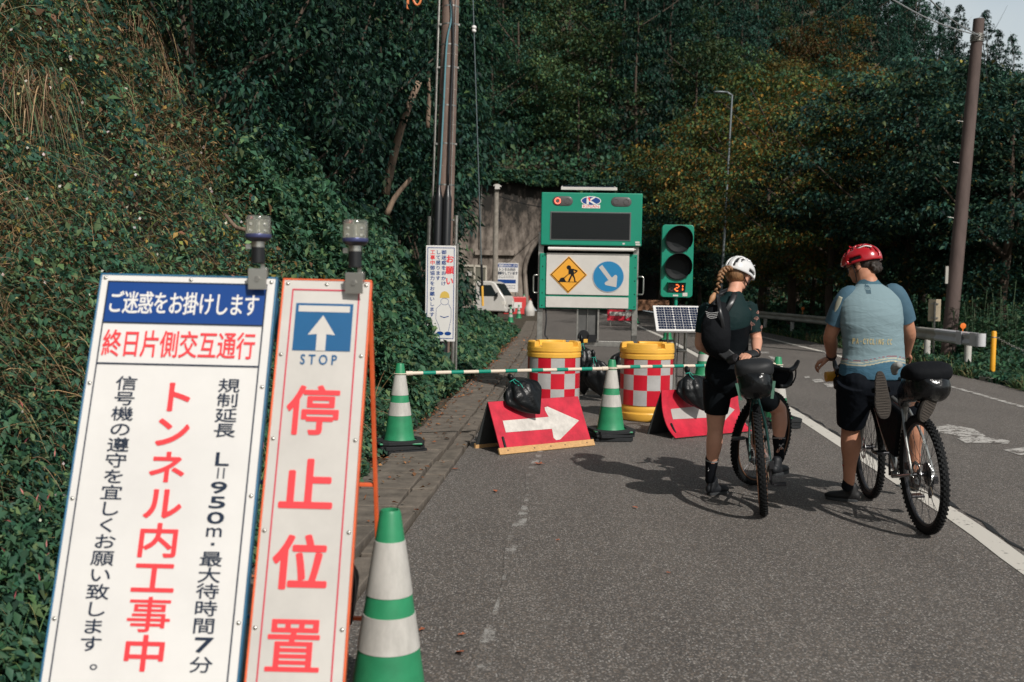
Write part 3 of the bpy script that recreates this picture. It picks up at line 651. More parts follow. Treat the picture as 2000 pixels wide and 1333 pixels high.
def make_tree(name, label, cat, group, h, rx, zb, nb, r0, r1, per, leaf, cols, wts, seed, tr=.16, limbs=7, conifer=False, hollow=.45, droop=.4):
    root = thing(name, label, cat, (0, 0, 0), 0, group)
    if conifer:
        rr = np.random.default_rng(seed); blobs = []
        for k in range(nb):
            t_ = rr.random()**.8; z = zb+(h-zb)*t_; rad = rx*(1-t_)**.8*rr.uniform(.55, 1.0)+.1; a = rr.uniform(0, 6.28); blobs.append(((math.cos(a)*rad, math.sin(a)*rad, z-rad*.25), rr.uniform(r0, r1)*(1.15-t_*.75)))
    else: blobs = blob_field(nb, rx, rx, zb, h, r0, r1, seed, hollow, .4)
    v, f, q = crown_arrays(blobs, per, leaf, cols, wts, .30 if not conifer else .55, droop)
    # whole-spray tint so sprays differ
    tint = 1+.35*(vnoise(v[::4, 0]*1.3, v[::4, 1]*1.3, v[::4, 2]*1.3, seed)-.5); q = q*np.repeat(tint, 4)[:, None]
    npmesh('crown', v, f, TLEAF, np.clip(q, .003, 1), root)
    trunk_mb(h*.88, tr, seed, limbs).build('trunk', M_bark, root, smooth=True)
    return root
def hide_proto(o): pass
O1, O2, O3 = (.17, .085, .022), (.13, .105, .03), (.22, .12, .03)
FG1, FG2, FG3 = (.025, .078, .050), (.045, .112, .060), (.085, .13, .052)
far_protos = [
 dict(name='broadleaf_tree', label='dark green broadleaf tree on the wooded slope above the tunnel', cat='tree', group='dark broadleaf trees on the far slope', h=9.5, rx=4.2, zb=2.0, nb=62, r0=1.0, r1=1.7, per=42, leaf=.34, cols=[FG1, FG2, FG3], wts=[3, 3, 1], seed=1, limbs=2, tr=.11),
 dict(name='broadleaf_tree', label='olive green broadleaf tree on the wooded slope above the tunnel', cat='tree', group='olive broadleaf trees on the far slope', h=8.5, rx=3.8, zb=1.5, nb=56, r0=.9, r1=1.6, per=46, leaf=.30, cols=[FG2, FG3, (.07, .085, .03)], wts=[2, 3, 2], seed=2, limbs=2, tr=.11),
 dict(name='autumn_tree', label='broadleaf tree turning brown orange on the wooded slope', cat='tree', group='autumn coloured trees on the far slope', h=8.5, rx=3.8, zb=1.5, nb=54, r0=.9, r1=1.6, per=44, leaf=.30, cols=[(.17, .095, .03), (.12, .10, .03), FG3, (.22, .10, .025)], wts=[3, 3, 2, 1], seed=3, limbs=2, tr=.11),
 dict(name='cedar_tree', label='dark pointed cedar standing high on the wooded slope', cat='conifer', group='cedars on the far slope', h=15, rx=3.1, zb=2.0, nb=110, r0=.8, r1=1.3, per=42, leaf=.34, cols=[FG1, (.022, .055, .034), (.012, .035, .024)], wts=[3, 2, 2], seed=4, limbs=1, tr=.11, conifer=True, droop=.9),
]
def place(o, x, y, z, s=1.0, rz=0.0, sz=None, lab=None):
    o.location = (x, y, z); o.scale = (s, s, sz or s); o.rotation_euler = (0, 0, rz)
    if lab: o['label'] = lab
    return o
protos = [make_tree(**k) for k in far_protos]; used = [False]*len(protos)
rt = random.Random(12); cells = []
for iy in range(30):
    for ix in range(-14, 24):
        Y = 77+iy*5.2+rt.uniform(-1.8, 1.8); X = ix*5.0+rt.uniform(-1.9, 1.9)+(2.5 if iy % 2 else 0)
        Z = float(height(X, Y))
        if Z < .8 and X < 14: continue
        px, py, dd = project(np.array([[X, Y, Z+6.0]])); px = px[0]; py = py[0]
        if px < 480 or px > 2120 or py < -190 or py > 640: continue
        if py < -40 and iy % 2: continue
        cells.append((X, Y, Z, px, py))
cells.sort(key=lambda c: c[1]); cells = cells[:285]
for X, Y, Z, px, py in cells:
    n_ = float(fbm(X*.07+3, Y*.07, s=77)); r_ = rt.random()
    if (900 < px < 1070 and 60 < py < 330 and r_ < .6) or (1420 < px < 1700 and 90 < py < 230 and r_ < .45) or r_ < .05: k = 2
    elif Z > 30 or (py < 190 and r_ < .7) or (px > 1500 and py < 120): k = 3
    else: k = 0 if r_ < .68 else 1
    if px > 1250 and py > 180 and k == 2 and r_ < .5: k = 0
    o = protos[k] if not used[k] else copy_tree(protos[k]); used[k] = True
    place(o, X, Y, Z-.3, rt.uniform(.8, 1.15)*(.9 if k == 3 else 1), rt.uniform(0, 6.28))
red = make_tree('dead_cedar', 'rust brown dead cedar standing out on the slope above the tunnel', 'conifer', None, 13, 2.6, 1.5, 90, .7, 1.1, 44, .3, [(.10, .035, .02), (.07, .028, .018), (.13, .05, .03)], [3, 2, 1], 9, conifer=True, droop=.9)
p_ = P(1095, 120, 118); place(red, p_.x, p_.y, p_.z-3, 1)
# forest floor cover on the far slope and over the portal
def floor_cover():
    n = 110000; Y = 72.4+68*rng.random(n)**1.5; X = rng.uniform(-35, 45, n)+(Y-72)*.15; Z = height(X, Y); p = np.stack([X, Y, Z+rng.random(n)**.7*2.2*(.3+vnoise(X*.5, Y*.5, s=6))], 1)
    m1 = 14000; X1 = rng.uniform(-5.5, 17, m1); hang = rng.random(m1)**1.6*(.7+2.6*vnoise(X1*.8, X1*0, s=5)*np.where(X1 < 1, .35, np.where(X1 > 9, 1.4, .5))); p1 = np.stack([X1, 72.1-rng.random(m1)*.8-.2, 9.9-hang], 1)
    m2 = 6000; X2 = rng.uniform(10.5, 15.5, m2); p2 = np.stack([X2, 71.5-rng.random(m2)*1.6, rng.random(m2)**.8*9], 1)
    p = p[~((np.abs(p[:, 0]-5.8) < 5.6) & (p[:, 2] < 8.6))]; c = np.concatenate([p, p1, p2]); k = infr(c, 100); c = c[k]; n = len(c); sz = rng.uniform(.2, .5, n)
    return leaf_arrays(c, norm(rng.normal(0, 1, (n, 3))+np.array([0, -.5, -.6])), norm(np.array([0, -.6, .8])+rng.normal(0, .5, (n, 3))), sz, sz*.6, pal(n, [FG1, FG2, FG3, (.06, .05, .03)], [3, 3, 1.4, .3], .3))
v, f, q = floor_cover(); props(npmesh('slope_undergrowth', v, f, LEAF, q), 'dark undergrowth and ivy hanging over the tunnel wall and covering the slope', 'undergrowth', kind='stuff')
# left hand trees and shrubs on the bank
def ray_bank(px, py, extra=0):
    d = ray(px, py); t = 3.0
    while t < 80 and CAMH+d[2]*t > float(height(d[0]*t, d[1]*t))+extra: t += .1
    return np.array([d[0]*t, d[1]*t, CAMH+d[2]*t]), t
shrub_spec = [(420, 120, 13, 2.0), (560, 190, 14.5, 1.7), (500, 20, 15, 2.2), (640, 90, 17.5, 2.0), (620, 235, 16.0, 1.2), (450, 250, 12.5, 1.05), (700, 200, 21, 2.0), (380, 10, 12.5, 1.4), (720, 330, 24, 1.5), (760, 60, 24, 2.8), (800, 250, 30, 2.6), (690, 330, 21, 1.2), (790, 380, 27, 1.5), (840, 330, 30, 1.8), (740, 390, 23, .9), (600, 330, 16, .8), (845, 425, 20, .7)]
names = ['broad leafed shrub overhanging the upper bank left of centre', 'arching shrub in the middle of the dark bank bushes', 'tall shrub at the top edge above the arching one', 'spreading shrub right of the tall one, under the frame edge', 'low shrub at the lower right of the bank bushes', 'low dark shrub at the foot of the leftmost bush', 'farther shrub near the snapped tree stems', 'small shrub at the top, left end of the bushes', 'small far shrub beside the broken white stem', 'large far bush just left of the cable pole', 'far bush between the snapped stems and the cable pole', 'low bush on the crest right of the dark hollow', 'bush at the foot of the snapped stems', 'dark bush directly left of the cable pole, halfway up', 'small bush under the pale broken stem', 'smallest bush on the bank crest above the stop board', 'low bush at the foot of the cable pole']
for i, (px, py, Yd, rad) in enumerate(shrub_spec):
    c = P(px, py, Yd); gz_ = float(height(c.x, c.y)); root = thing('shrub', names[i], 'shrub', (c.x, c.y, min(gz_, c.z-rad*.6)), 0, 'shrubs on the bank')
    z0 = c.z-root.location.z; bl = blob_field(int(26*rad), rad, rad, z0-rad*.8, z0+rad*.8, .35*rad**.5, .6*rad**.5, 40+i, .3)
    bl += [((rng.uniform(-.6, .6)*rad, rng.uniform(-.6, .3)*rad, z_), .5*rad**.5) for z_ in np.arange(.1, max(.2, z0-rad*.7), .22)]
    lf = .0062*Yd+.02
    v, f, q = crown_arrays(bl, 260/(1+Yd*.03), lf, [(.018, .055, .036), (.03, .078, .046), (.012, .036, .028), (.06, .11, .05)], [4, 3, 2, .6], .5, .7, .5); npmesh('foliage', v, f, TLEAF, q, root)
    b = MB(); rr = random.Random(i)
    for k in range(6):
        e = bl[rr.randrange(len(bl))][0]; b.tube([(0, 0, -.3), (e[0]*.4, e[1]*.4, e[2]*.6), e], [.04, .03, .01], 6, 3)
    b.build('stem', M_bark, root, smooth=True)
near_l = [make_tree('bank_tree', 'dark leafy tree at the top of the left bank behind the shrubs', 'tree', 'trees behind the bank shrubs', 8, 3.0, -.6, 60, .7, 1.3, 105, .17, [FG1, FG2, FG3], [3, 3, 1], 21, limbs=9)]
spots = [(640, 20, 27), (760, 120, 33), (780, 10, 36), (700, -60, 24), (900, 60, 77), (960, 120, 76), (930, 200, 76), (765, 180, 40), (735, 270, 37), (560, -60, 22), (460, -90, 19), (1010, 60, 78), (330, -120, 16), (720, 30, 40), (880, 190, 77), (1010, 190, 78)]
for i, (px, py, Yd) in enumerate(spots):
    o = near_l[0] if i == 0 else copy_tree(near_l[0]); c = P(px, py, Yd); zg = float(height(c.x, c.y)); s_ = max(.7, (c.z+2.2-zg)/8); place(o, c.x, c.y, zg-.2, min(s_, .85 if Yd < 60 else 1.2), rt.uniform(0, 6.28), sz=s_)
# snapped stems standing on the bank
def snag(name, lab, pts, r_):
    root = pts[0]; o = thing(name, lab, 'broken tree stem', tuple(root)); b = MB(); b.tube([tuple(Vector(p)-root) for p in pts], [r_*(1.1-.35*i/(len(pts)-1)) for i in range(len(pts))], 9, 3)
    b.build('stem', mat('bare_wood', (.27, .19, .135), .9, var=.65, vscale=9, bump=.9, stretch=(1, 1, .3)), o, smooth=True)
snag('snapped_stem', 'tall leaning snapped stem with a pale broken end', [P(752, 380, 18), P(770, 300, 18), P(790, 230, 18), P(818, 160, 18)], .075)
snag('snapped_stem', 'short pale broken stem lying against the bank', [P(755, 420, 17), P(772, 385, 17), P(803, 348, 17)], .048)
snag('snapped_stem', 'thin snapped stem near the cable pole', [P(835, 250, 18.5), P(838, 190, 18.5), P(836, 140, 18.5)], .04)
snag('fallen_branch', 'grey fallen branch lying on the bank above the notice board', [P(512, 482, 8.2), P(485, 452, 8.3), P(462, 445, 8.4), P(440, 420, 8.6)], .020)
# right hand wood
rp_ = [
 dict(name='autumn_cherry_tree', label='cherry tree turning orange brown behind the right guardrail', cat='tree', group='autumn cherries behind the guardrail', h=10, rx=4.4, zb=1.8, nb=105, r0=.7, r1=1.3, per=125, leaf=.17, cols=[(.17, .095, .025), (.095, .115, .03), (.045, .095, .042), (.30, .14, .03)], wts=[2, 3.5, 3.5, .7], seed=31, tr=.17, limbs=12),
 dict(name='green_tree', label='deep green tree in the wood behind the right guardrail', cat='tree', group='green trees behind the guardrail', h=10, rx=4.2, zb=2.0, nb=100, r0=.7, r1=1.3, per=125, leaf=.17, cols=[(.020, .06, .044), (.038, .085, .05), (.10, .12, .05), (.26, .17, .05)], wts=[3.5, 3, .7, .08], seed=32, tr=.17, limbs=12),
]
rpr = [make_tree(**k) for k in rp_]; ru = [False, False]
rspots = [(1490, 250, 46, 0), (1560, 175, 40, 0), (1640, 190, 34, 0), (1725, 140, 33, 1), (1790, 85, 31, 1), (1880, 95, 28, 1), (1985, 105, 26, 1), (1680, 330, 38, 0), (1600, 330, 44, 0), (1500, 360, 50, 1), (1400, 330, 60, 1), (1330, 270, 66, 1), (1430, 190, 60, 0), (1940, 120, 33, 1), (2070, 130, 27, 1), (1780, 250, 44, 1), (1850, 240, 38, 0), (1300, 380, 69, 1), (1370, 400, 64, 1), (1450, 420, 56, 1), (1700, 250, 48, 1), (1560, 300, 60, 1), (1820, 200, 48, 1), (1920, 200, 42, 1), (1620, 110, 52, 0), (1500, 110, 66, 0), (2030, 200, 36, 1), (1545, 420, 41, 0), (2150, 120, 30, 1), (2260, 110, 27, 1), (2380, 120, 31, 1)]
for px, py, Yd, k in rspots:
    c = P(px, py, Yd); o = rpr[k] if not ru[k] else copy_tree(rpr[k]); ru[k] = True
    zc = float(height(c.x, c.y)); s_ = (c.z-zc)/10.3; place(o, c.x, c.y, zc, s_, rt.uniform(0, 6.28))
# unseen trees added out of frame on the right to shade the wood edge
for (x, y, s_) in ((25, 22, .8), (30, 28, .9)):
    place(copy_tree(rpr[1]), x, y, -.5, s_, rt.uniform(0, 6))
def floor_r():
    n = 80000; u = rng.random(n); Y = (14**-.8+u*(70**-.8-14**-.8))**(-1/.8); s_ = rng.random(n); X = redge(Y)+1.05+s_**1.4*16
    inn = X-redge(Y)-1.05; hh = np.where(inn < 2.2, .12+.45*vnoise(X*1.5, Y*1.5, s=3)*np.clip(inn/1.3, 0, 1), .3+1.5*vnoise(X*.5, Y*.5, s=4))
    z = height(X, Y)+rng.random(n)*hh; c = np.stack([X, Y, z], 1); k = infr(c, 500); c = c[k]; n = len(c); sz = np.clip(c[:, 1]*.0065, .07, .3)*rng.uniform(.6, 1.4, n)
    return leaf_arrays(c, norm(rng.normal(0, 1, (n, 3))+np.array([0, -.4, .2])), norm(np.array([0, -.3, 1])+rng.normal(0, .5, (n, 3))), sz, sz*.5, pal(n, [FG1, FG2, (.05, .09, .04)], [2, 3, 1.5], .3))
v, f, q = floor_r(); props(npmesh('wood_undergrowth', v, f, LEAF, q), 'dark leafy undergrowth at the foot of the wood behind the guardrail', 'undergrowth', kind='stuff')
def verge_r():
    n = 42000; u = rng.random(n); Y = (11**-1.+u*(60**-1.-11**-1.))**(-1); X = redge(Y)+.95+rng.random(n)**1.2*2.6
    base = np.stack([X, Y, np.maximum(height(X, Y), -.1)], 1); bx, by, _ = project(base); k = infr(base, 500) & ~((bx > 1900) & (by > 727) & (by < 757)); base = base[k]; n = len(base)
    L = rng.uniform(.08, .34, n)*(.5+1.0*vnoise(base[:, 0]*2, base[:, 1]*2, s=8)); W = np.clip(base[:, 1]*.0010, .008, .04)
    return blade_arrays(base, norm(rng.normal(0, .35, (n, 3))+np.array([0, 0, 1.0])), L, W, rng.uniform(.1, .6, n), pal(n, [(.07, .13, .05), (.05, .10, .04), (.16, .17, .07), (.26, .19, .09)], [3, 3, 2, 1], .25), 2)
v, f, q = verge_r(); props(npmesh('verge_grass', v, f, STRAW, q), 'short roadside grass under the right guardrail', 'grass', kind='stuff')
# tall weeds behind the rail end: each a thing
for i, (px, Yd, h_) in enumerate([(1905, 21.5, 1.5), (1960, 21, 1.7), (1870, 22, 1.2), (1935, 22.5, 1.35), (1990, 20.5, 1.3), (1840, 23, 1.1)]):
    c = P(px, 650, Yd); n = 260; t_ = rng.random(n); st = rng.integers(0, 5, n); ang = st*1.3
    base = np.stack([np.cos(ang)*.12*(1+t_), np.sin(ang)*.12*(1+t_), t_*h_*(.75+.08*st)], 1)+rng.normal(0, .02, (n, 3)); a = rng.uniform(0, 6.28, n)
    ax = np.stack([np.cos(a), np.sin(a), np.full(n, .35)], 1); sz = .22*(1.1-t_*.6)
    v, f, q = leaf_arrays(base+norm(ax)*.08, ax, norm(np.array([0, 0, 1.])+rng.normal(0, .2, (n, 3))), sz, sz*.22, pal(n, [(.03, .07, .035), (.05, .1, .045)], [1, 1], .2))
    o = thing('tall_weed', ['tall leafy weed right behind the white rail end', 'tallest leafy weed, near the yellow bollard', 'leafy weed left of the rail end', 'leafy weed between the rail end and the bollard', 'leafy weed at the right frame edge', 'low leafy weed by the back of the small sign'][i], 'weed', (c.x, c.y, max(-.4, float(height(c.x, c.y)))), 0, 'tall weeds behind the guardrail end')
    npmesh('foliage', v, f, LEAF, q, o)
    b = MB()
    for k in range(5): b.tube([(math.cos(k*1.3)*.1, math.sin(k*1.3)*.1, -.1), (math.cos(k*1.3)*.24, math.sin(k*1.3)*.24, h_*(.75+.08*k))], .008, 5)
    b.build('stem', mat('weed_stem', (.05, .09, .04), .7), o)
# fallen leaves: litter in the gutter, single leaves on the asphalt
M_litter = attr_mat('dead_leaf', .8, .1)
def litter():
    n = 2200; Y = rng.uniform(3, 30, n); X = edge(Y)-np.where(rng.random(n) < .82, .50+np.abs(rng.normal(0, .25, n)), rng.uniform(0, .5, n)); c = np.stack([X, Y, np.full(n, .045)], 1); sz = rng.uniform(.02, .06, n)
    return leaf_arrays(c, norm(rng.normal(0, 1, (n, 3))*np.array([1, 1, .15])), norm(np.array([0, 0, 1.])+rng.normal(0, .3, (n, 3))), sz, sz*.6, pal(n, [(.3, .11, .045), (.16, .08, .04), (.4, .17, .06)], [2, 3, 1], .3))
v, f, q = litter(); props(npmesh('leaf_litter', v, f, M_litter, q), 'brown dead leaves gathered along the gutter slabs', 'leaf litter', kind='stuff')
M_fl = mat('orange_leaf', (.42, .12, .05), .7, var=.3, vscale=30)
for i, (px, py, s_, lab) in enumerate([(1052, 907, .05, 'large orange leaf on the asphalt in front of the arrow board'), (968, 960, .03, 'small orange leaf on the asphalt below the first arrow board corner'), (889, 917, .03, 'orange leaf at the kerb edge left of the arrow board'), (899, 1276, .035, 'brown leaf standing on the asphalt nearest the big cone'), (902, 1241, .02, 'small brown leaf just beyond the standing one'), (1240, 992, .025, 'tiny brown leaf in the middle of the near lane'), (1090, 1056, .018, 'tiny orange leaf on the worn white line'), (1305, 1120, .015, 'tiny brown speck of leaf on the right of the near lane'), (824, 1231, .02, 'small red leaf beside the big cone'), (870, 860, .035, 'orange leaf on the gutter slab beside the kerb')]):
    p_ = G(px, py, .006); b = MB(); a = i*1.7
    po = [(-1.0, 0), (-.45, .5), (.1, .42), (.5, .62), (.6, .2), (1.1, .05), (.55, -.25), (.3, -.6), (-.2, -.4), (-.6, -.35)]
    b.add([(x*s_*math.cos(a)-y_*s_*math.sin(a), x*s_*math.sin(a)+y_*s_*math.cos(a), .004+abs(x*y_)*s_*.8+(.35*s_*x if i == 3 else 0)) for x, y_ in po], [tuple(range(len(po)))])
    o = b.build('fallen_leaf', M_fl); o.location = p_; props(o, lab, 'leaf', 'fallen leaves on the asphalt')
# ================================================================== ROAD WORKS OBJECTS
def basis(u, v):   # local x=u (right), y=v (up the board), z towards the viewer
    u = Vector(u).normalized(); v = (Vector(v)-u*Vector(v).dot(u)).normalized(); n = u.cross(v); return Matrix((u, v, n)).transposed().to_4x4()
def aboard(name, label, cat, TL, TR, BLp, Hh, Wd, fm, panel):
    TL, TR, BLp = Vector(TL), Vector(TR), Vector(BLp)
    root = thing(name, label, cat, ((TL.x+TR.x)/2, (TL.y+BLp.y)/2+.25, 0))
    M = Matrix.Translation(TL-root.location) @ basis(TR-TL, TL-BLp)
    b = MB(); t_ = .022
    for a in (-.003, Wd+.003): b.box((a, -Hh/2-.003, -t_/2-.001), (.006, Hh+.006, t_+.004))
    for y in (.003, -Hh-.008): b.box((Wd/2, y, -t_/2-.001), (Wd+.012, .006, t_+.004))
    for y in (-.4, -.8): b.box((Wd/2, y, -t_/2-.008), (Wd, .02, .014))
    b.build('frame', fm, root, M=M, bevel=.002)
    b = MB(); b.box((Wd/2, -Hh/2, -.004), (Wd-.001, Hh-.001, .006)); b.build('panel', panel, root, M=M)
    # rear legs: hinged at the top, standing behind
    top = M @ Vector((0, -.06, -.03)); topr = M @ Vector((Wd, -.06, -.03))
    foot = Vector((top.x+.0, TL.y-root.location.y+.40, 0.0)); footr = Vector((topr.x+.0, TL.y-root.location.y+.40, 0.0))
    for a, f_ in ((top, foot), (topr, footr)):
        b = MB(); b.bar(a, f_, .03, .012, up=(1, 0, 0)); b.build('rear_leg', fm, root, bevel=.002)
    for k in (.45, .82): b = MB(); b.bar(top.lerp(foot, k), topr.lerp(footr, k), .02, .012); b.build('leg_brace', fm, root, bevel=.002)
    return root, M
def screws(root, M, pts):
    for x, y in pts:
        b = MB(); b.lathe([(.0001, .0040), (.0035, .0036), (.0062, .0014), (.0066, -.001)], 12, Matrix.Translation((x, y, 0))); b.build('screw', M_plate, root, smooth=True, M=M)
# --- notice board
W1, H1 = .560, 1.40
nb, M = aboard('notice_board', 'large white and blue road works notice board leaning in a blue frame', 'notice board', P(200, 537, 3.22), P(537, 545, 3.22), P(92, 1333, 2.8), H1, W1, M_bframe, M_white)
b = MB(); rect(b, .026, -.158, .532, -.024, .0012); b.build('header_panel', M_blue, nb, M=M)
b = MB(); frame_rect(b, .022, -1.36, .536, -.020, .0045, .0022); rect(b, .0265, -.1625, .5315, -.158, .0022); rect(b, .0265, -.298, .5315, -.293, .0022); b.build('border_line', M_navy, nb, M=M)
b = MB(); row(b, 'ご迷惑をお掛けします', .0565, -.092, .0483, .050, .080, .022, .0024); b.build('header_lettering', M_white, nb, M=M)
b = MB(); row(b, '終日片側交互通行', .063, -.228, .0605, .061, .094, .016, .0015); b.build('red_lettering', M_red, nb, M=M)
b = MB()
for ch, v in zip('トンネル内工事中', (.398, .508, .618, .728, .838, .946, .1052*10, 1.160)): put_glyph(b, ch, .2855, -v, .136 if ch in '内工事中' else .122, .106, {'事': .011, 'ト': .03, 'ン': .03, 'ル': .028}.get(ch, .022), z=.0015)
b.build('large_red_lettering', M_red, nb, M=M)
b = MB(); colm(b, '信号機の遵守を宜しくお願い致します', .127, -.358, .0487, .071, .0475, .010, .0015)
put_glyph(b, '。', .166, -1.187, .07, .05, .006, z=.0015); b.build('request_lettering', M_navy, nb, M=M); b = MB()
for ch, v in zip('規制延長', (.358, .405, .453, .500)): put_glyph(b, ch, .4475, -v, .071, .0475, .010, z=.0015)
put_glyph(b, 'L', .451, -.590, .040, .040, .02, z=.0015); rect(b, .440, -.650, .4445, -.617, .0015); rect(b, .4575, -.650, .462, -.617, .0015)
for ch, v, w_, h_ in (('9', .677, .048, .034), ('5', .722, .048, .034), ('0', .768, .050, .034), ('m', .811, .046, .026)): put_glyph(b, ch, .4495, -v, w_, h_, .03 if ch != 'm' else .01, z=.0015)
rect(b, .444, -.850, .4545, -.842, .0015)
for ch, v in zip('最大待時間', (.889, .936, .982, 1.031, 1.080)): put_glyph(b, ch, .449, -v, .071, .0475, .010, z=.0015)
put_glyph(b, '7', .455, -1.134, .052, .040, .035, z=.0015); put_glyph(b, '分', .453, -1.188, .071, .0475, .010, z=.0015)
b.build('length_and_wait_lettering', M_navy, nb, M=M)
screws(nb, M, [(.012, -.010), (.287, -.010), (.547, -.012), (.011, -.36), (.550, -.36), (.011, -.72), (.549, -.70), (.011, -1.07), (.549, -1.07), (.012, -1.385), (.549, -1.385)])
# --- stop position board
W2, H2 = .276, 1.40
sb, M = aboard('stop_position_board', 'narrow white stop position board with orange edge and a green cone at its foot', 'sign board', P(556, 547, 3.22), P(721.5, 551, 3.22), P(477, 1333, 2.8), H2, W2, M_oframe, M_white2)
b = MB(); frame_rect(b, .028, -1.37, .246, -.030, .0045, .0012); b.build('border_line', M_crim, sb, M=M)
b = MB(); rect(b, .045, -.236, .228, -.078, .0012); b.build('pictogram_panel', M_blue2, sb, M=M)
b = MB(); rect(b, .054, -.107, .218, -.086, .0022); flat(b, [(.119, -.2362), (.119, -.181), (.090, -.184), (.1345, -.118), (.177, -.184), (.149, -.181), (.149, -.2362)], .0022); b.build('arrow', M_white2, sb, M=M)
b = MB(); latin(b, 'S T O P', .131, -.265, .114, .032, .02, .0014); b.build('stop_lettering', M_blue2, sb, M=M)
b = MB()
for ch, v in zip('停止位置', (.428, .660, .890, 1.126)): put_glyph(b, ch, .127, -v, .172, .166, {'停': .017, '置': .013}.get(ch, .026), z=.0014)
b.build('lettering', M_red, sb, M=M)
screws(sb, M, [(.012, -.012), (.137, -.012), (.264, -.012), (.011, -.25), (.264, -.25), (.011, -.52), (.264, -.52), (.011, -.80), (.264, -.80), (.011, -1.08), (.264, -1.08)])
# --- warning lights clamped to the boards
def warnlamp(px, py, lab, t2):
    base = P(px, py, 3.19); root = thing('warning_light', lab, 'warning light', tuple(base), t2, 'clear warning lights on the boards')
    b = MB(); b.box((0, -.012, .020), (.058, .004, .066)); b.box((.024, .008, .042), (.006, .04, .03)); b.box((0, .012, .052), (.05, .04, .004)); b.build('clamp_plate', M_plate, root, bevel=.001)
    b = MB(); b.lathe([(.0001, -.0), (.009, .0), (.009, .006), (.0001, .006)], 6, Matrix.Translation((0, -.014, .022)) @ Matrix.Rotation(R(90), 4, 'X')); b.build('bolt', M_steel, root)
    b = MB(); b.box((.012, .012, .066), (.012, .004, .05)); b.build('stalk', M_plate, root)
    b = MB(); b.lathe([(.0001, .070), (.019, .070), (.0215, .073), (.0205, .122), (.018, .124), (.0001, .124)], 24); b.build('grip', M_blkpl, root, smooth='auto')
    b = MB(); b.lathe([(.0205, .118), (.0205, .140), (.0001, .140), (.0001, .118)], 24); b.box((-.030, -.004, .124), (.016, .006, .016)); b.build('collar', M_plate, root, smooth='auto')
    b = MB(); b.lathe([(.020, .139), (.034, .144), (.0405, .152), (.0405, .156), (.0001, .156)], 32); b.build('cup', M_blkpl, root, smooth='auto')
    b = MB(); b.lathe([(.041, .152), (.0415, .1535), (.0415, .163), (.041, .164)], 32, cap=False); b.build('ring', mat('lamp_ring_blue', (.07, .08, .19), .3, .4), root, smooth=True)
    b = MB(); b.lathe([(.040, .157), (.0395, .215), (.036, .221), (.0001, .223)], 32, cap=False); b.build('lens', M_lens, root, smooth='auto')
    b = MB(); b.box((0, 0, .184), (.05, .004, .046)); b.box((0, 0, .184), (.004, .05, .046)); b.box((0, 0, .160), (.055, .055, .006)); b.build('reflector', mat('lamp_inner', (.5, .5, .42), .3, .5), root)
    b = MB()
    for i in range(3):
        for k in range(2): b.ball((-.016+.016*i, -.0055, .173+.02*k), .0042, n=8, m=6)
    b.build('led', mat('led_clear', (.8, .8, .78), .15), root, smooth=True)
    return root
warnlamp(504, 558, 'warning light clamped to the top of the large notice board', R(3)); warnlamp(693, 566, 'warning light clamped to the top of the narrow stop board', R(-4))
# --- cones
def cone_profile(z0, z1, zb=0.0): # radius falls from .135 at the foot to .033 at the tip
    r_ = lambda z: .138-.103*(z/.70); return [(r_(z0), z0), (r_(z1), z1)]
def make_cone(top='open'):
    root = thing('traffic_cone', '', 'traffic cone'); r_ = lambda z: .138-.104*(z/.70)
    b = MB(); b.box((0, 0, .008), (.37, .37, .016)); b.build('base', M_cone, root, bevel=.006)
    b = MB(); pr = [(r_(.012)+.006, .012), (r_(.03), .03)]+[(r_(z), z) for z in (.1, .2, .32, .44, .56, .69)]+[(r_(.7)-.003, .700), (r_(.7)-.008, .700), (r_(.7)-.009, .62)]
    b.lathe(pr, 40, cap=False); b.build('body', M_cone, root, smooth='auto')
    for z0, z1 in ((.242, .358), (.421, .600)):
        b = MB(); b.lathe([(r_(z0)+.0004, z0), (r_(z0)+.0022, z0+.001), (r_(z1)+.0022, z1-.001), (r_(z1)+.0004, z1)], 40, cap=False); b.build('reflective_band', M_band, root, smooth='auto')
    return root
cone0 = make_cone(); cused = False
def cone(x, y, z, lab, s=1.0, rz=0, tilt=0):
    global cused
    o = cone0 if not cused else copy_tree(cone0); cused = True
    o.location = (x, y, z); o.scale = (s, s, s); o.rotation_euler = (tilt, 0, rz); props(o, lab, 'traffic cone', 'green and white traffic cones'); return o
def weight_proto():
    b = MB(); n = 28; h_ = .034; sq = []
    for k in range(n):   # square outside, round hole
        a = 2*math.pi*(k+.5)/n; c_, s_ = math.cos(a), math.sin(a); m = .20/max(abs(c_), abs(s_)); m = min(m, .255); sq.append((c_*m, s_*m))
    ho = [(.150*math.cos(2*math.pi*(k+.5)/n), .150*math.sin(2*math.pi*(k+.5)/n)) for k in range(n)]
    vs = [(x, y, 0) for x, y in sq]+[(x, y, h_) for x, y in sq]+[(x, y, h_) for x, y in ho]+[(x, y, 0) for x, y in ho]
    fs = []
    for k in range(n):
        j = (k+1) % n
        for a, c_ in ((0, 1), (1, 2), (2, 3), (3, 0)): fs.append((a*n+k, a*n+j, c_*n+j, c_*n+k))
    b.add(vs, fs)
    for s_ in (-1, 1): b.box((s_*.19, s_*.12, h_/2), (.05, .06, h_*.7))
    return b.build('cone_weight', M_weight, None, bevel=.004)
w0 = weight_proto(); wused = False
rw_ = random.Random(5)
